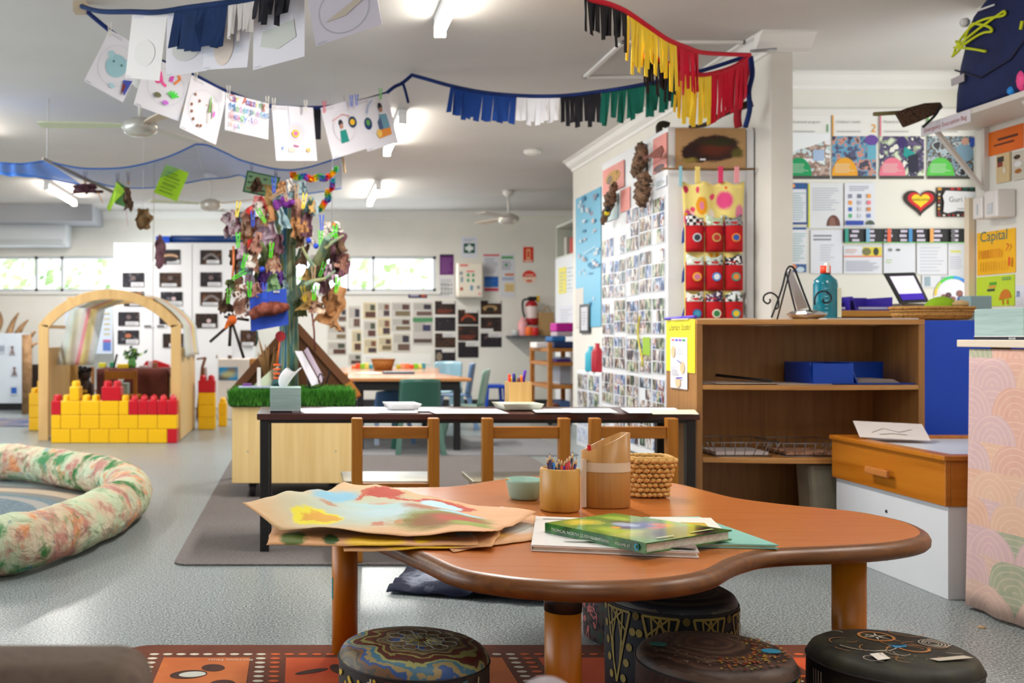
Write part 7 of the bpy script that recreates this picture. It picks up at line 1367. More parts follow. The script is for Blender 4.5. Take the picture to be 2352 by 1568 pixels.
mm={'plum':NZ('plum_white_streaks',['#5a2c3c','#7a4456','#c8b8bc','#4a2030'],30,stretch=(1,1,.5),rough=.6),'kraft':NZ('crumpled_kraft',['#a47444','#b8865a','#94643a'],10,rough=.8),'mauve':NZ('pale_mauve_paper',['#8a6474','#b094a4','#c4b0bc'],20,stretch=(2,1,.4),rough=.6),'tan':NZ('tan_paper',['#b08c50','#c8a468'],14,rough=.8),'bark':NZ('tree_bark_scrap',['#3c2a22','#5c4434','#7a5e48'],30,rough=.9),'rose':NZ('rose_brown_paper',['#8a5c50','#a87a6a','#c09884'],14,rough=.8),'dmau':NZ('dark_mauve_bark',['#4a2a34','#6a4450','#7e5c64'],18,rough=.7),'olive':NZ('olive_leaf_paint',['#4a5030','#6a7448','#3a4024'],14,stretch=(1,1,.4),rough=.8),'zebra':NZ('brown_white_painted_bark',['#7a5244','#8a6454','#e0d8d4','#7a5244'],16,rough=.7,const=True),'white':NZ('off_white_paper',['#cfc6bc','#dcd6ce'],9,rough=.7),'purple':NZ('violet_paper',['#5a3480','#7a50a4'],10,rough=.8),'red':NZ('red_white_print',['#a01c1c','#c03028','#d8a8a8'],12,rough=.7),'teal':NZ('teal_grey_scrap',['#7a949c','#9ab0b4','#5c7c88'],14,rough=.7),'green':NZ('soft_green_leaf',['#5c8450','#7ca070','#98b488'],12,rough=.7),'sand':NZ('spotted_sand_paper',['#c0a890','#8a5a44','#d0bca4'],22,rough=.8)}
items=[(531,513,42,50,'plum',20,'plum and white painted bark at the upper left edge of the crown','bark'),(574,515,44,70,'rose',0,'rose brown paper hanging left, below the upper left blue peg','paper'),(568,560,34,60,'kraft',0,'kraft scrap hanging below the rose brown paper at the left','paper'),(613,530,44,56,'mauve',8,'pale mauve fluted paper left of the trunk','paper'),(619,455,28,52,'tan',5,'tan twisted paper near the crown top beside the trunk','paper'),(590,425,22,30,'bark',0,'brown scrap hanging in front of the butterfly card','bark'),(683,490,32,62,'rose',0,'pinkish brown paper right of the trunk top','paper'),(706,510,26,56,'dmau',-6,'dark mauve curled bark on the right of the crown','bark'),(640,455,30,28,'teal',20,'pale teal scrap at the crown top','paper'),(674,440,26,30,'teal',-20,'small teal grey scrap above the crown','paper'),(692,430,26,24,'teal',10,'teal blue scrap under the rainbow garland','paper'),(774,583,44,90,'dmau',-8,'large mauve bark hanging at the right edge of the crown','bark'),(752,570,22,50,'olive',6,'olive scrap left of the large mauve bark','leaf'),(762,528,50,34,'white',0,'white paper with an orange dot at the right of the crown','paper'),(768,706,52,88,'kraft',-14,'large plain brown paper hanging low at the right','paper'),(557,690,54,66,'zebra',8,'brown bark with bold white stripes, low on the left','bark'),(546,640,26,60,'sand',0,'tall sand coloured paper at the left of the crown','paper'),(523,695,26,44,'bark',0,'brown bark scrap at the far left edge','bark'),(540,595,32,40,'bark',12,'dark brown scrap on the left edge, middle','bark'),(577,590,34,54,'sand',-8,'sand paper with rust blotches left of the olive leaf','paper'),(612,610,46,110,'olive',-10,'long olive green leaf hanging left of the trunk','leaf'),(632,625,32,60,'purple',6,'violet paper behind the olive leaf, right part','paper'),(604,640,34,46,'purple',-6,'violet paper just above the blue card','paper'),(628,590,26,60,'sand',0,'spotted sand paper under the central green peg','paper'),(575,630,20,60,'mauve',0,'narrow mauve strip above the blue card at the left','paper'),(629,650,26,40,'green',0,'soft green leaf above the blue card','leaf'),(690,545,22,44,'bark',0,'brown scrap on the central right branch','bark'),(681,522,22,40,'kraft',0,'kraft scrap with orange paint beside the trunk','paper'),(712,545,24,36,'white',10,'cream paper with yellow dots, right of the grey branch','paper'),(700,585,20,46,'bark',-16,'dark seed pod hanging below the grey branch','pod'),(725,605,24,36,'white',0,'white plastic scrap on the right branch','scrap'),(742,640,30,60,'dmau',8,'dark triangular scrap below the right branch','scrap'),(752,680,18,70,'bark',0,'dark red brown strip left of the large brown paper','bark'),(690,705,26,40,'olive',0,'dark painted scrap beside the lower trunk','scrap'),(712,690,44,36,'tan',0,'tangled yellow green grass bundle hanging right of the trunk','grass bundle'),(595,470,36,36,'red',0,'red and white patterned paper under the butterfly card','paper'),(560,498,26,22,'teal',0,'teal and yellow scrap beside the yellow peg','scrap'),(540,660,20,26,'tan',0,'yellowish paper curl at the left edge','paper'),(735,470,0,0,'',0,'',''),(560,615,24,30,'teal',10,'small blue grey scrap left of the olive leaf','scrap'),(655,660,14,30,'teal',0,'clear plastic piece beside the blue card','scrap'),(745,600,20,40,'olive',0,'green grey scrap in the fork of the right branch','scrap')]
for i,(x,y,w_,h_,mk,ang,lb,ct)in enumerate(items):
 if w_:crumple(x,y,w_*1.22,h_*1.12,TY-.09-.03*(i%4)+(.05 if mk in('purple','olive')else 0),mm[mk],'hanging_'+ct.replace(' ','_'),lb,ct,ang,seed=i*2.3,grp=None,pinch=.3 if i%3 else .55,fold=.28)
for x,y,hx,rd,lb in((661,464,'#8a3aa8',.028,'violet tissue flower at the top of the trunk'),(636,471,'#9a4ab0',.026,'violet tissue flower left of the trunk top'),(770,512,'#f08a40',.011,'orange dot sticker on the white paper')):
 b=MB();c=P(x,y,TY-.17);rng=random.Random(x)
 for k in range(9 if rd>.02 else 1):b.ball((c.x+rng.gauss(0,rd*.5),c.y+rng.gauss(0,rd*.3),c.z+rng.gauss(0,rd*.4)),rd*(.6 if rd>.02 else 1),8)
 tag(b.build('tissue_flower' if rd>.02 else 'dot_sticker',S(hx,.8),fixn=False),lb,'flower' if rd>.02 else 'sticker')
more=[(596,480,26,30,'white',10,'off white paper scrap left of the crown top'),(606,500,18,34,'sand',-8,'small sand paper under the first green peg'),(650,500,18,44,'teal',12,'grey blue painted strip against the trunk, upper'),(724,478,18,30,'teal',0,'faded blue scrap below the rainbow garland'),(716,470,16,34,'tan',6,'narrow tan strip under the central yellow peg'),(666,425,18,26,'white',20,'white feathery scrap at the very top of the crown'),(648,430,20,26,'kraft',-20,'kraft scrap at the very top left of the trunk'),(555,575,22,34,'mauve',14,'mauve scrap at the left edge, upper middle'),(590,555,24,40,'rose',-10,'rust coloured folded paper, left middle'),(643,560,20,40,'dmau',0,'dark mauve scrap tight against the trunk'),(604,575,20,36,'olive',20,'thin olive leaf pointing up at the left'),(572,600,20,26,'white',0,'white curled scrap left middle'),(590,665,20,30,'rose',0,'rust scrap hanging over the blue card corner'),(530,655,22,24,'olive',0,'olive curl at the far left'),(780,560,20,40,'bark',12,'dark bark tip behind the large mauve bark'),(790,600,24,36,'rose',-30,'rosy bark corner sticking out at the far right'),(736,600,14,34,'bark',0,'narrow bark on the right branch'),(756,625,22,34,'mauve',0,'pale lilac scrap right of the fork'),(704,630,16,26,'tan',0,'yellowish leaf on the lower right branch'),(726,705,30,24,'sand',0,'spotted scrap below the grass bundle'),(700,520,16,24,'kraft',0,'small orange brown scrap beside the grey branch'),(566,525,20,30,'sand',0,'pale scrap with red marks near the upper left'),(622,490,18,30,'kraft',12,'long kraft curl near the trunk top'),(575,560,14,20,'red',0,'small red patch on the left paper cluster')]
for i,(x,y,w_,h_,mk,ang,lb)in enumerate(more):crumple(x,y,w_*1.2,h_*1.1,TY-.2-.02*(i%3),mm[mk],'hanging_scrap',lb,'scrap',ang,seed=40+i*1.7,pinch=.35,fold=.3)
for a,d,hx,lb in(((536,565),(533,645),'#e07a48','thin orange string down the left edge of the crown'),((716,715),(723,806),'#6a3a34','thin red brown stick hanging right of the trunk'),((744,600),(752,690),'#3a2620','dark twig hanging at the right of the crown'),((764,600),(768,650),'#3a3430','dark string above the large brown paper'),((589,790),(590,760),'#1c3a34','dark green upright rod behind the stand, left')):tag(MB().tube([p(*a,-.22),p((a[0]+d[0])/2+2,(a[1]+d[1])/2,-.22),p(*d,-.22)],.006,6).build('hanging_strand',S(hx,.7)),lb,'strand')
for x,y,lb in((602,618,'small blue bead cap left of the trunk'),(709,552,'small blue bead cap on the grey branch'),(726,565,'small blue bead cap in the right fork')):tag(MB().ball(p(x,y,-.25),.016,10).build('blue_bead',S('#2448c8',.4)),lb,'bead')
q=[p(573,678,-.2),p(657,662,-.2),p(663,745,-.2),p(576,761,-.2)]
tag(MB().extr(q,(0,.004,0)).build('blue_card',S('#2448b4',.7)),'bright blue card hanging on the tree with a strip of red brown bark across it','card')
bk_=MB();bk_.tube(spline([p(574,725,-.235),p(600,712,-.24),p(630,708,-.24),p(664,703,-.235)],6),[.02+.02*math.sin(math.pi*k/18)for k in range(19)],10)
for v in bk_.bm.verts:v.co+=Vector((0,mnoise.noise(v.co*40)*.01,mnoise.noise(v.co*30)*.014))
tag(bk_.build('bark_strip',NZ('red_brown_bark',['#4e241a','#7a3c2c','#94584a'],30,rough=.85)),'red brown bark strip lying across the blue card','bark')
s=fsheet(628,668,642,672,TY-.206,S('#dcdce4',.5));s.lines(.1,.2,.9,.8,2,'#888');put(s,'name_label','tiny white name label on the blue card','label')
o=thing('twig_figure','dark twig figure with an orange feather hanging at the crown\'s lower left','ornament',p(535,720,-.2));mk=S('#2c221e',.7)
for a,d in(((482,785),(522,750)),((515,727),(572,735)),((530,740),(527,795)),((534,742),(560,822)),((538,735),(524,720))):MB().tube([p(*a,-.2),p(*d,-.2)],.009,6).build('twig',mk,o)
MB().extr([p(514,756,-.21),p(520,738,-.21),p(528,732,-.21),p(532,745,-.21),p(522,752,-.21)],(0,.01,0)).build('orange_feather',S('#e8741c',.8),o);MB().ball(p(533,735,-.215),.028,8).build('orange_tie',S('#c85a18',.8),o)
q=Sheet(P(557,440,TY-.02),(math.cos(R(-12)),0,math.sin(R(-12))),(math.sin(R(12)),0,math.cos(R(12))),78/FPX*TY,50/FPX*TY,S('#2c5a3c',.6));q.rect(.05,.07,.95,.93,'#7a9a70')
for k in range(12):u,v=.14+.22*(k%4),.2+.27*(k//4);q.poly([(u-.05,v+.08),(u,v+.02),(u+.05,v+.08),(u+.04,v-.05),(u,v),(u-.04,v-.05)],'#2c3a30' if k%3 else '#8a3c28')
put(q,'butterfly_card','green card with rows of dark butterflies above the tree','card')
o_=MB();cols=['#e8381c','#f08418','#f0d018','#58c028','#1c9a8a','#3a5ac0','#7a3aa0'];rng=random.Random(5)
pth=spline([p(672,400,-.1),p(682,408,-.1),p(698,404,-.1),p(715,412,-.1),p(732,405,-.1),p(745,411,-.1),p(760,402,-.1),p(772,388,-.1)],5)+spline([p(764,415,-.1),p(762,432,-.1),p(752,442,-.1),p(755,455,-.1),p(745,466,-.1),p(738,478,-.1),p(726,484,-.1)],5)
for k,c in enumerate(pth):
 for j in range(3):n=Vector((rng.uniform(-1,1),rng.uniform(-1,1),rng.uniform(-1,1))).normalized();a=n.orthogonal().normalized()*.024;d=n.cross(a);o_.poly([c-a,c+d*.9,c+a,c-d*.9],(k//2+j//2)%7)
o_.tube(pth[:len(pth)//2],.003,5,0);tag(o_.build('rainbow_garland',[S(h,.6)for h in cols],fixn=False),'rainbow garland of fabric petals looping above the right of the tree','garland')
tag(MB().extr([p(571,895,-.1),p(625,896,-.1),p(640,840,-.05),p(622,850,-.07)],(0,.02,0)).build('painted_rock',NZ('pale_green_paint',['#9ab8a0','#b8c0a0','#8ab4a8'],12)),'pale green painted cone at the foot of the tree, left','ornament')
b=MB();rng=random.Random(3)
for k in range(16):a=p(616+rng.uniform(-4,6),880,.12);d=P(616+rng.uniform(-26,24),800+rng.uniform(-25,20),TY+.12);b.tube([a,a.lerp(d,.6)+Vector((rng.uniform(-.01,.01),0,.01)),d],[.007,.005,.003],5)
tag(b.build('dried_plant',NZ('dried_plant_brown',['#8a6234','#a87c4c'],14)),'dried brown branching plant standing left of the trunk','plant')
tag(MB().tube([p(643,780,-.1),p(636,835,-.1)],.005,6).build('orange_ribbon',S('#e86a1c',.6)),'thin orange ribbon down the left of the trunk','ribbon')
b=MB()
for k in range(5):c=p(636,838+10*k,-.1);b.lathe([(.012,-.006),(.02,-.006),(.02,.006),(.012,.006),(.012,-.006)],(c.x,c.y,c.z),12,cap=False)
tag(b.build('ring_chain',S('#e8641c',.5)),'chain of orange rings at the foot of the trunk','chain')
tag(MB().ball(p(634,880,-.12),.026,12).build('dark_teal_ball',S('#1f4a4c',.5)),'dark teal ball under the orange ring chain','ball');tag(MB().cyl(p(644,772,-.08),p(644,772,-.11),.03,seg=16).build('red_tin_lid',S('#a8242c',.4)),'round red lid fixed to the trunk','lid')
tag(MB().box(P(560,0,TY).x,P(580,0,TY).x,TY-.14,TY-.1,gz+.0,P(0,878,TY).z).build('purple_box',S('#6a3a80',.5),bev=.004),'small purple box on the grass at the left','box');tag(MB().box(P(593,0,TY).x,P(601,0,TY).x,TY-.15,TY-.13,gz-.01,P(0,842,TY).z).build('white_post',S('#d8d4cc',.6)),'short white stick standing on the grass left of the trunk','stick')
tag(MB().box(P(548,0,5.8).x,P(625,0,5.8).x,5.76,5.9,gz+.003,gz+.009).build('blue_grey_board',S('#a8b0c8',.5)),'thin blue grey board lying on the grass behind the tissue box','board')
o=thing('brochure_stand','black wire stand holding leaning white brochures beside the tree foot','stand',p(712,890,-.14));b=MB();b.extr([p(677,806,-.16),p(694,806,-.12),p(735,880,-.16),p(716,886,-.2)],(0,.02,0));b.build('brochures',S('#dcdce6',.5),o);MB().extr([p(698,806,-.1),p(706,797,-.1),p(744,866,-.14),p(738,880,-.15)],(0,.01,0)).build('back_brochure',S('#b4a4b4',.5),o)
MB().tube(spline([p(700,888,-.2),p(716,890,-.21),p(738,886,-.21),p(742,868,-.21),p(736,858,-.21),p(731,868,-.21),p(733,882,-.21)],5),.004,6).build('wire_hook',m_ir,o);MB().tube([p(706,866,-.15),p(712,896,-.17)],.006,6).build('wire_leg',m_ir,o);MB().tube(spline([p(748,880,-.12),p(755,862,-.12),p(757,850,-.12)],4),.005,6).build('wire_hook',m_ir,o)
# ================================================================== BACK TABLES and PLASTIC CHAIRS
def atable(label,y0_,y1_,ztop,fx0,fx1,rx0,rx1,legs,name='activity_table'):
 o=thing(name,label,'table',((fx0+fx1)/2,y0_,0));m_=WOOD('glossy_light_orange_wood','#b87c4c','#c88e5e','X',5,.2,.6);pts=[(fx0,y0_),(fx1,y0_),(rx1,y1_),(rx0,y1_)];b=MB();b.extr([(x,y,ztop-.028)for x,y in pts],(0,0,.028));b.build('table_top',m_,o,bev=.006)
 MB().extr([(x*.96+.02,y_,ztop-.10)for x,y_ in((fx0+.05,y0_+.05),(fx1-.05,y0_+.05),(rx1-.05,y1_-.05),(rx0+.05,y1_-.05))],(0,0,.07)).build('apron',m_black,o)
 for x,y in legs:MB().box(x,x+.05,y,y+.05,0,ztop-.1).build('leg',m_black,o)
 return o
zt1=.574;atable('light wooden activity table nearest us behind the planter box',8.08,9.2,zt1,P(800,0,8.08).x,1.335,.42,1.22,[(.45,8.2),(P(1044,0,8.1).x,8.12),(.5,9.05),(1.1,9.0)])
atable('second light wooden activity table with a wicker bowl, farther back',9.25,10.6,zt1+.003,P(788,0,9.3).x,1.24,.4,1.42,[(.45,9.35),(1.1,9.35),(.5,10.45),(1.25,10.45)])
c=P(880,0,9.9);o=thing('wicker_bowl','brown wicker bowl on the far activity table','basket',(c.x,9.9,zt1+.004));z=zt1+.005;MB().lathe([(.001,z),(.085,z),(.10,z+.05),(.115,z+.1),(.107,z+.1),(.08,z+.012),(.001,z+.01)],(c.x,9.9,0),28).build('bowl_body',NZ('brown_wicker',['#8a5420','#a86c30','#6a3c14'],80,rough=.7,bmp=.4),o);MB().tube([(c.x+.113*math.cos(q),9.9+.113*math.sin(q),z+.1)for q in[2*math.pi*k/32 for k in range(32)]],.007,6,closed=True).build('rim',NZ('brown_wicker',['#8a5420','#a86c30','#6a3c14'],80),o)
rng=random.Random(14);bc=['#f08048','#e8502c','#8ad030','#e8e070','#3a98a8','#c0b020','#f0a080'];bn=['orange','red orange','lime','pale yellow','teal','olive yellow','peach']
k_=0
for side,xs in(('left',(812,822,832,842,852)),('right',(915,925,935,945,955,965,972))):
 for i,x in enumerate(xs):
  a=P(x,0,10.3);hx=k_%7;k_+=1;tag(MB().box(a.x-.02,a.x+.022,10.28,10.34,z,z+rng.uniform(.03,.06)).build('toy_block',S(bc[hx],.5),bev=.006),'%s toy block %s of the wicker bowl, %s in its row'%(bn[hx],side,od[i]),'toy block','toy blocks on the far table')
tag(MB().box(P(880,0,9.0).x,P(952,0,9.0).x,8.96,9.12,zt1+.001,zt1+.018).build('dark_blue_tray',S('#2a4456',.4),bev=.006),'dark blue flat tray on the nearer activity table','tray')
def pchair(label,x,y,rz,hx,sc=1.0,seat=.33,top=.60):
 m_=S(hx,.3,spec=.6);o=thing('plastic_chair',label,'chair',(x,y,0),rz,'moulded plastic chairs');Mx=Matrix.Translation((x,y,0))@Matrix.Rotation(rz,4,'Z')@Matrix.Scale(sc,4);w_=.175
 def bk(u,v):xx=(u-.5)*2;return Mx@Vector((xx*w_*(1-.05*v),-.16-.05*v+.05*xx*xx,seat+.02+(top-seat-.02)*v-.012*(abs(xx)**4)*(v>.9)))
 MB().grid(bk,12,8).build('backrest',m_,o,solid=.012)
 def se(u,v):xx=(u-.5)*2;return Mx@Vector((xx*w_,-.16+.33*v,seat+.012*xx*xx+.015*(v-.5)**2-(.02*max(0,v-.85)/.15)))
 MB().grid(se,10,8).build('seat',m_,o,solid=.012)
 for sx in(-1,1):
  for sy,yy in((-1,-.15),(1,.15)):b=MB();a=Mx@Vector((sx*.15,yy*.9,seat-.005));d=Mx@Vector((sx*.19,yy+sy*.07,0));b.bar(a,d,.042*sc,.022*sc,up=(0,1,0));b.build('leg',m_,o)
 MB().bar(Mx@Vector((-.165,-.155,seat-.02)),Mx@Vector((.165,-.155,seat-.02)),.03*sc,.05*sc).build('rear_apron',m_,o)
 return o
pchair('dark green plastic chair with its back to us at the nearer activity table',P(960,0,8.0).x,8.0,0,'#2c5e50',.92,.33,.63)
pchair('grey green plastic chair at the right end of the nearer activity table',1.36,8.55,R(78),'#6f8f80',.95,.33,.66)
pchair('blue grey plastic chair at the right of the far activity table',P(1045,0,10.2).x,10.2,R(82),'#5c7ea6',.95,.33,.67)
pchair('pale blue plastic chair behind the blue grey one',P(1012,0,11.4).x,11.2,R(150),'#7aa0b0',.95,.33,.66)
pchair('blue plastic chair under the activity table on the left',P(880,0,9.25).x-.02,8.75,R(20),'#3a5e84',.9,.30,.50)
# ================================================================== CEILING: NET, CORDS, HANGING THINGS
mnet=bpy.data.materials.new('blue_netting');mnet.use_nodes=True;nt=mnet.node_tree;b_=nt.nodes['Principled BSDF'];b_.inputs['Base Color'].default_value=hexc('#4a80c8');b_.inputs['Roughness'].default_value=.9
tcn=coords(nt,'UV',(150,60,1),False);wv=nt.nodes.new('ShaderNodeTexChecker');wv.inputs['Scale'].default_value=1;nt.links.new(tcn,wv.inputs[0]);mr=nt.nodes.new('ShaderNodeMapRange');mr.inputs[3].default_value=.25;mr.inputs[4].default_value=.55;nt.links.new(wv.outputs['Fac'],mr.inputs[0]);nt.links.new(mr.outputs[0],b_.inputs['Alpha'])
mnet2=S('#3580e0',.8,alpha=.75)
def net(top,bot,label,Yt=7.0,Yb_=7.7,mat=mnet):
 A=spline([P(x,y,Yt)for x,y in top],8);B_=spline([P(x,y,Yb_)for x,y in bot],8);n=40
 at=lambda L,t:L[min(int(t*(len(L)-1)),len(L)-2)].lerp(L[min(int(t*(len(L)-1)),len(L)-2)+1],t*(len(L)-1)-min(int(t*(len(L)-1)),len(L)-2))
 def fn(u,v):q=at(A,u).lerp(at(B_,u),v);q.z-=.05*math.sin(math.pi*v)*math.sin(math.pi*u);q.y+=.02*math.sin(u*30);return q
 b=MB();b.grid(fn,n,8);b.tube(A,.006,6,1);b.tube(B_,.005,6,1);return tag(b.build('netting',[mat,S('#2c62b0',.8)],fixn=False),label,'net')
net([(105,369),(150,380),(200,387),(290,384),(380,362),(450,331)],[(112,372),(180,405),(260,428),(330,432),(400,425),(470,412)],'blue netting swagged from the ceiling, middle part over the arch')
net([(450,331),(478,334),(520,352),(560,370),(640,389),(700,386),(785,360)],[(470,412),(520,408),(560,404),(610,440),(680,446),(740,440),(785,432)],'blue netting swagged from the ceiling, right part over the tree')
net([(-60,372),(0,374),(50,376),(105,369)],[(-60,388),(0,396),(60,402),(190,425)],'bright blue denser end of the netting at the left edge',7.0,7.2,mnet2)
for i,(a,d,r_)in enumerate([((98,364),(258,440),.012),((787,358),(792,395),.008)]):tag(MB().tube([P(*a,6.95),P(*d,7.4)],r_,8).build('bamboo_pole',S('#8a8078' if i==0 else '#c0a070',.7)),['thin wooden pole carrying the left part of the blue net','short bamboo stick at the right end of the blue net'][i],'pole')
def cord(px,py,Y,lb,r_=.003,hx='#c8c4c4'):a=P(px,py,Y);tag(MB().tube([(a.x,Y,a.z),(a.x+.01,Y,CH-.001)],r_,5).build('hanging_string',S(hx,.8)),lb,'string')
cord(108,366,7.0,'white cord from the ceiling to the left end of the wooden pole',.005);cord(470,332,7.0,'thin cord lifting the blue net between its two swags');cord(700,392,7.0,'pale cord from the ceiling down to the rainbow garland');cord(762,560,TY,'long pale cord hanging to the right branch of the tree');cord(787,362,6.9,'thin cord at the right end of the blue net')
cord(352,600,9.4,'long string in front of the white cupboard',.003,'#a8a090')
def wp(px,py,lb):wpeg(px,py,7.25,lb)
s=Sheet(P(353,442,7.3),(math.cos(R(-22)),-.2,math.sin(R(-22))),(math.sin(R(22)),.1,math.cos(R(22))),60/FPX*7.3,72/FPX*7.3,NZ('lime_card',['#9cc81c','#a8d428'],3,rough=.6));rng=random.Random(3)
for k in range(6):s.lines(.15,.12+.13*k,.88,.19+.13*k,1,'#6a9a18',.5)
s.lines(.2,.15,.8,.8,7,'#8a9a20',.2);put(s,'lime_sheet','tilted lime green written sheet hanging under the blue net','paper')
a=[P(268,414,7.2),P(290,428,7.3),P(284,455,7.35),P(262,470,7.2),P(246,484,7.1)]
b=MB();b.extr([P(268,418,7.2),P(288,438,7.15),P(262,465,7.1),P(252,486,7.1),P(245,478,7.1)],(0,.004,0),0);b.extr([P(268,416,7.22),P(292,430,7.35),P(290,476,7.35),P(264,468,7.2),P(288,440,7.2)],(0,.004,0),1);tag(b.build('folded_lime_paper',[S('#a8d436',.6),S('#2c7a1c',.6)]),'folded lime and dark green paper hanging under the net, left','paper')
crumple(198,433,54,22,7.2,mm['dmau'],'hanging_bark','mauve and red brown bark hanging crosswise under the left net','bark',4,.7,3.3);tag(MB().bar(P(224,440,7.18),P(236,466,7.18),.012,.004).build('orange_tassel',S('#d87a40',.8)),'thin orange tassel below the crosswise bark','tassel')
crumple(292,456,22,52,7.1,mm['bark'],'hanging_bark','dark bark piece with a lilac streak right of the folded lime paper','bark',0,.4,1.1);tag(MB().bar(P(290,484,7.1),P(294,520,7.1),.012,.003).build('pink_ribbon',S('#e0b8c4',.8)),'pale pink ribbon strips below the dark bark piece','ribbon')
crumple(330,502,46,46,7.1,NZ('light_brown_leaf',['#7a5e40','#94744e','#5e5238'],9,rough=.8),'hanging_leaf','large light brown folded leaf hanging below the net','leaf',0,.3,5.1,0)
crumple(368,575,30,70,9.3,mm['dmau'],'hanging_bark','lilac and brown bark hanging before the white cupboard','bark',0,.2,7.7)
for x,y,lb in((196,408,'small wooden peg on the pole above the crosswise bark'),(270,412,'small wooden peg above the folded lime paper'),(295,410,'small wooden peg above the dark bark piece'),(578,388,'small wooden peg at the left corner of the butterfly card'),(634,402,'small wooden peg at the right corner of the butterfly card')):wp(x,y,lb)
cord(328,480,7.1,'fine thread holding the light brown leaf',.0015)
# ================================================================== BUNTINGS
m_navy=NZ('navy_felt',['#0f2448','#152e5a'],8,rough=.95);navy_r=NZ('navy_ribbon',['#10204a','#182f6c'],8,rough=.9);blk=NZ('black_felt',['#16151a','#222026'],8,rough=.95);roy=NZ('royal_blue_felt',['#15367c','#1b4088'],8,rough=.95);grn=NZ('dark_green_felt',['#0a5244','#0e5e4e'],8,rough=.95);wht=NZ('white_felt',['#dcdce2','#e8e8ec'],8,rough=.95);yfe=NZ('yellow_felt',['#f8cc24','#fcdc4c'],8,rough=.9);rfe=NZ('red_felt',['#c4102c','#d4183a'],8,rough=.9);crm=NZ('cream_cloth',['#c8beb8','#d4cac4'],8,rough=.95)
def rope(pts,r_,name,label,mat):return tag(MB().tube(spline(pts,8),r_,8).build(name,mat),label,'ribbon')
def lerpl(L,t):t=max(0,min(1,t))*(len(L)-1);i=min(int(t),len(L)-2);return L[i].lerp(L[i+1],t-i)
def fringe(path,segs,name,label,parts,seed=0,droop=None,group=None):
 """parts = (t0, t1, material, part name, n strips, lengths (m), lean); each colour block is a part"""
 rng=random.Random(seed);L=spline(path,10);o=thing(name,label,'bunting',L[0])
 for t0,t1,mat,pn,n,(l0,l1),lean in parts:
  b=MB()
  for k in range(n):
   a,d=lerpl(L,t0+(t1-t0)*k/n),lerpl(L,t0+(t1-t0)*(k+1.02)/n);ln=rng.uniform(l0,l1);tw=rng.uniform(-.009,.009)+lean;dp=rng.uniform(-.02,.02)
   e0,e1=a+Vector((tw,dp,-ln)),d+Vector((tw*.8,dp+rng.uniform(-.01,.01),-ln-rng.uniform(-.008,.008)));m0,m1=a.lerp(e0,.5)+Vector((0,dp*.6,0)),d.lerp(e1,.5)+Vector((0,-dp*.4,0))
   b.extr([a,m0,e0,e1,m1,d],(0,.0025,0))
  b.build(pn,mat,o)
 MB().tube(L,.011,8).build('ribbon',segs,o);return o
pa=[P(945,172,6.28),P(985,183,6.2),P(1035,197,6.1),P(1110,212,6.0),P(1200,220,5.9),P(1290,220,5.8),P(1380,210,5.7),P(1450,199,5.62),P(1530,183,5.55),P(1620,160,5.5),P(1718,128,5.46)]
fringe(pa,navy_r,'felt_bunting','long felt bunting in blue, white, black and dark green across the middle of the room',[(.20,.385,roy,'royal_blue_strips',13,(.15,.18),-.02),(.387,.495,wht,'white_strips',9,(.14,.165),-.005),(.497,.60,blk,'black_strips',9,(.15,.19),0),(.602,.84,grn,'dark_green_strips',17,(.15,.19),-.01)],4)
rope([P(888,214,6.22),P(905,200,6.24),P(925,190,6.26),P(946,172,6.28)],.011,'navy_ribbon','twisted navy ribbon knotted to the ceiling between drawings and felt bunting',navy_r);rope([P(925,190,6.26),P(932,212,6.25),P(938,236,6.24)],.009,'navy_ribbon','short loose navy ribbon end hanging from the knot',navy_r)
pb=[P(1325,-60,3.9),P(1345,-8,4.0),P(1400,10,4.15),P(1440,28,4.3),P(1490,62,4.45),P(1535,92,4.6),P(1580,110,4.8),P(1610,120,4.95),P(1660,124,5.2),P(1722,126,5.42)]
fringe(pb,S('#c4102c',.9),'felt_bunting','black, yellow and red felt bunting, upper one, from the top edge to the post',[(.10,.335,blk,'black_strips',12,(.11,.18),.0),(.337,.60,yfe,'yellow_strips',18,(.14,.24),.0),(.60,.76,rfe,'red_strips',12,(.15,.22),.01)],9)
pc_=[P(1478,130,4.75),P(1500,128,4.8),P(1525,148,4.9),P(1545,145,5.0),P(1572,165,5.1),P(1610,172,5.18),P(1650,165,5.25),P(1690,150,5.33),P(1722,126,5.42)]
fringe(pc_,S('#b8142c',.9),'felt_bunting','black, yellow and red felt bunting hanging lower beside the white post',[(.0,.42,blk,'black_strips',12,(.12,.19),.0),(.43,.70,yfe,'yellow_strips',11,(.21,.26),-.01),(.70,.98,rfe,'red_strips',13,(.20,.26),-.005)],21)
cpt=P(1724,126,5.44);tag(MB().tube([(cpt.x,5.44,cpt.z+.02),(PX-.001+.0,5.44,cpt.z+.03)],.008,8).build('wall_hook',m_steel),'small hook on the white post where the buntings are tied','hook')
rope([P(1724,130,5.43),P(1728,170,5.42),P(1720,210,5.42),P(1722,250,5.42),P(1712,292,5.42)],.013,'navy_ribbon','navy ribbon end hanging from the hook down the side of the post',navy_r);rope([P(1722,132,5.46),P(1706,200,5.48),P(1694,262,5.5),P(1696,292,5.5)],.02,'red_ribbon','dark red ribbon end behind the lower bunting',S('#8e1020',.9))
tag(MB().tube(spline([P(1582,291,5.6),P(1620,286,5.58),P(1660,262,5.55),P(1700,246,5.52),P(1728,236,5.5)],6),[.008+.0006*k for k in range(25)],8).build('hanging_branch',NZ('dark_branch',['#2c2620','#40382e'],14)),'dark curved branch behind the lower bunting','branch')
tag(MB().tube(spline([P(1516,312,5.9),P(1514,292,5.9),P(1522,285,5.9),P(1536,288,5.9)],5),.02,8).build('curved_handle',NZ('dark_branch',['#2c2620','#40382e'],14)),'dark curved walking-stick handle at the top corner of the tall cupboard','handle')
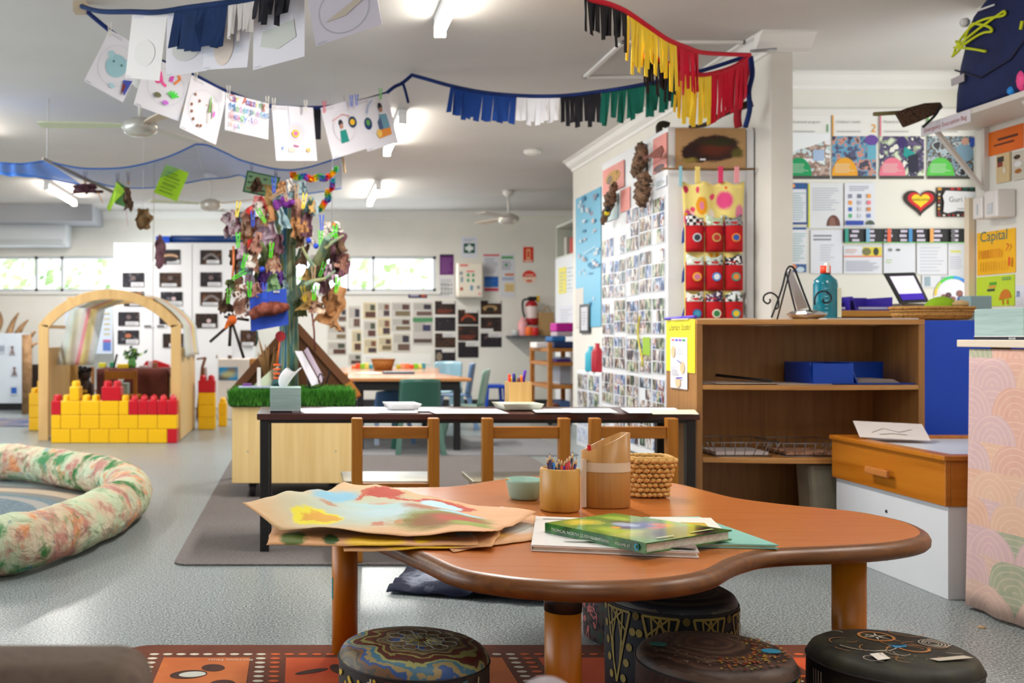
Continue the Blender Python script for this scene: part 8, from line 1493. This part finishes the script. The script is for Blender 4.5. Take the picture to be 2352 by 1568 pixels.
ps=[P(185,14,4.97),P(252,70,5.0),P(320,118,5.05),P(440,170,5.15),P(520,210,5.3),P(620,243,5.55),P(735,247,5.85),P(820,234,6.05),P(888,214,6.22)]
rope(ps,.011,'navy_ribbon','navy ribbon carrying the white drawings',navy_r)
tag(MB().box(*(lambda c:(c.x-.03,c.x+.03,c.y-.03,c.y+.03))(P(185,8,4.97)),CH-.05,CH).build('ceiling_hook',S('#b8a890',.6)),'small pale fixing on the ceiling at the top left knot','hook')
def drawing(x0,y0,x1,y1,hpx,Y0,Y1,label,fn,base='#e2e2ec',wav=.0,nm='childs_drawing'):
 a,d=P(x0,y0,Y0),P(x1,y1,Y1);r_=(d-a);w_=r_.length;r_.normalize();u=Vector((0,0,1));u=(u-r_*u.dot(r_)).normalized();h=hpx/FPX*(Y0+Y1)/2
 s=Sheet(a-u*h,r_,u,w_,h,S(base,.5),t=.001);s.lines(.04,.93,.5,.985,2,'#b8b8c4',.4);s.lines(.03,.02,.2,.05,1,'#b0b0b8');fn(s)
 return put(s,nm,label,'drawing','white drawings pegged on the navy ribbon')
def ring(s,u,v,ru,rv,c='#c8ccd8'):s.line([(u+ru*math.cos(2*math.pi*k/28),v+rv*math.sin(2*math.pi*k/28))for k in range(29)],.002,c)
def hand(s,u,v,sc_,col):
 s.ell(u,v,.04*sc_,.03*sc_,col)
 for k in range(5):a=R(20+35*k);s.line([(u,v),(u+.09*sc_*math.cos(a),v+.07*sc_*math.sin(a))],.006*sc_,col)
def d1(s):ring(s,.5,.5,.42,.36);s.ell(.5,.5,.25,.2,'#9cc8d4');s.ell(.28,.64,.08,.06,'#a8d0dc');s.ell(.72,.66,.08,.06,'#a8d0dc');s.ell(.4,.55,.02,.02,'#2a6a60');s.ell(.6,.55,.02,.02,'#2a6a60');s.ell(.6,.16,.08,.04,'#b0d4e0');s.poly([(.78,.34),(.98,.4),(.96,.1),(.84,.2)],'#3a4ca8');s.poly([(.8,.3),(.9,.26),(.88,.08)],'#7a2a28')
def d2(s):ring(s,.55,.55,.4,.36);s.ell(.35,.66,.08,.1,'#ec4a9a');s.line([(.35,.8),(.45,.6),(.55,.56)],.014,'#f050a0');s.line([(.6,.8),(.7,.9),(.8,.8),(.7,.66)],.012,'#f08a40');s.rect(.58,.68,.66,.86,'#d84ab8');hand(s,.74,.42,1.5,'#48e048');s.ell(.42,.34,.08,.05,'#6a6a48');s.ell(.62,.25,.07,.04,'#d070e0')
def d3(s):ring(s,.5,.5,.42,.36);[s.ell(u,v,.03,.03,'#8a5230')for u,v in((.2,.7),(.34,.62),(.16,.5),(.2,.38),(.28,.26),(.42,.18),(.5,.2))];s.line([(.62,.75),(.6,.5),(.66,.3)],.004,'#b8b090');s.line([(.5,.6),(.7,.66),(.74,.4)],.004,'#c8b8a0');s.ell(.76,.5,.03,.06,'#e070d0');s.line([(.62,.7),(.66,.5)],.01,'#4a4a20');s.line([(.6,.78),(.63,.5)],.006,'#88d058')
def d4(s):
 ws=[('Our Amazing',.80,['#b03040','#7a4ac0','#d8d030','#3a9a58','#d05a28','#4a6ad0']),('Masterpieces',.56,['#2a8ad0','#3a6a9a','#6ac058','#c07ac0','#48b0c0']),('Ready to',.32,['#e08a8a','#3a48b0','#c0509a','#4ac048','#3a6ad0']),('Post',.08,['#e0b8a0','#c88ad0','#50b8b0'])]
 for w_,v,cs in ws:
  for k,ch in enumerate(w_):
   if ch!=' ':s.text(ch,.06+.076*k,v,.055,cs[k%len(cs)],'LEFT')
def d5(s):s.line([(.38,1),(.38,.65)],.006,'#c8ccdc');[ring(s,.5,.5,.1+.05*k,.08+.04*k,c)for k,c in enumerate(['#c080d0','#e0a040','#a8a8c8','#c8c8d8'])];s.ell(.5,.5,.09,.07,'#e8c838');s.ell(.5,.5,.05,.04,'#d06ab0');s.rect(.3,.16,.45,.24,'#d8d0c0');s.ell(.78,.2,.06,.04,'#e8c080');s.rect(.14,.2,.18,.26,'#88a8e0');s.line([(.42,.28),(.55,.26)],.006,'#b8508a')
def d6(s):ring(s,.52,.55,.34,.3);ring(s,.48,.5,.28,.26,'#c8a8a8');s.poly([(.32,.24),(.54,.24),(.52,.48),(.36,.48)],'#1c8a80');s.ell(.42,.62,.06,.07,'#2e2e38');s.ell(.42,.56,.05,.05,'#b88a78');s.ell(.74,.58,.11,.11,'#173a5c');s.ell(.73,.58,.07,.06,'#e8b828');s.line([(.2,.7),(.5,.78),(.7,.7)],.004,'#c87a70')
def d7(s):ring(s,.55,.55,.36,.32);s.ell(.2,.52,.12,.12,'#173a6c');s.ell(.2,.54,.06,.06,'#5a9a48');s.ell(.66,.78,.07,.08,'#22242e');s.ell(.66,.72,.06,.05,'#a87a68');s.poly([(.5,.3),(.84,.34),(.8,.62),(.58,.64)],'#6a9ab0');s.poly([(.48,.5),(.6,.6),(.62,.34),(.5,.3)],'#46587e');s.poly([(.42,.18),(.84,.2),(.84,.34),(.44,.34)],'#dc8a38');s.ell(.46,.28,.08,.08,'#e8c060');s.line([(.2,.72),(.3,.86),(.45,.94)],.012,'#a8b8d8')
drawing(252,68,340,118,135,4.98,5.04,'first hanging drawing from the left, a pale blue round face',d1)
drawing(338,128,440,168,118,5.03,5.12,'second hanging drawing, pink scribble and a green handprint',d2)
drawing(440,172,522,214,128,5.12,5.26,'third hanging drawing, brown blobs and thin twigs',d3)
drawing(519,213,618,238,84,5.25,5.45,'hanging sheet lettered Our Amazing Masterpieces Ready to Post',d4,'#e6e6f0',nm='lettered_sheet')
drawing(624,241,719,247,124,5.5,5.75,'fifth hanging drawing, a small yellow flower in purple rings',d5)
drawing(736,248,818,226,118,5.8,5.98,'sixth hanging drawing, a person in a teal shirt beside a round blue shape',d6)
drawing(818,232,890,214,116,5.98,6.15,'seventh and last hanging drawing, a person at an orange table',d7)
for i,(x,y,hx,Y,lb)in enumerate([(252,68,'#d8d4cc',4.94,'clear peg at the first hanging drawing'),(450,172,'#dcd8d0',5.08,'clear peg between second and third drawings'),(525,212,'#dcd8d2',5.2,'clear peg at the left corner of the lettered sheet'),(614,236,'#dcd8d2',5.4,'clear peg at the right corner of the lettered sheet'),(629,240,'#dcd8d2',5.45,'clear peg at the left corner of the yellow flower drawing'),(702,244,'#dcd8d2',5.65,'clear peg at the right corner of the yellow flower drawing'),(745,246,'#c41c48',5.76,'red peg on the sixth hanging drawing'),(807,232,'#2b55c8',5.9,'left one of two blue pegs between the last two drawings'),(819,230,'#2b55c8',5.92,'right one of two blue pegs between the last two drawings'),(874,216,'#3fae2c',6.05,'green peg at the last hanging drawing')]):peg(x,y,Y,hx,lb,0,.75)
tag(MB().extr([P(720,250,5.85),P(737,250,5.85),P(737,320,5.85),P(722,320,5.85)],(0,.003,0)).build('black_felt_strip',blk),'dark felt strip showing between the fifth and sixth drawings','felt strip')
pn=[P(185,14,4.97),P(230,26,4.6),P(300,27,4.3),P(360,28,4.1),P(430,18,3.95),P(500,9,3.8),P(560,0,3.7),P(650,-18,3.55),P(760,-45,3.45),P(900,-80,3.35)]
def shp(x,y):return x
fringe(pn,m_navy,'felt_bunting','nearest felt bunting at the upper left with navy, cream and black strips',[(.40,.60,m_navy,'navy_strips',7,(.15,.175),-.02),(.602,.70,crm,'cream_strips',8,(.10,.14),-.01),(.702,.80,blk,'black_strips',7,(.07,.11),-.01)],31)
def nd(x0,y0,x1,y1,hpx,Y0,Y1,label,fn,base='#d6d0d4'):return drawing(x0,y0,x1,y1,hpx,Y0,Y1,label,fn,base)
nd(304,32,384,32,147,4.33,4.1,'large cream sheet hanging at the left end of the nearest row',lambda s:s.ell(.5,.4,.3,.2,'#cfc9c4'),'#d4cdc8')
nd(384,32,478,12,147,4.08,3.95,'large pale sheet behind the navy strips, left',lambda s:s.ell(.5,.4,.35,.2,'#c6c2bc'))
nd(478,12,582,-2,150,3.94,3.75,'large pale sheet with a faint peach oval behind the navy strips',lambda s:s.ell(.45,.35,.22,.3,'#d8c4b4'))
nd(582,0,700,-40,165,3.74,3.55,'large pale sheet with a grey green blot behind the cream strips',lambda s:s.poly([(.2,.5),(.8,.55),(.85,.3),(.5,.2),(.15,.3)],'#c2c2b8'))
nd(700,-40,850,-95,155,3.5,3.4,'large pale sheet with a stroke drawing at the top of the picture',lambda s:(ring(s,.5,.4,.38,.34,'#a8a8b4'),s.poly([(.2,.3),(.7,.5),(.9,.62),(.9,.5),(.5,.3)],'#c4b8a8')),'#d0c8d4')
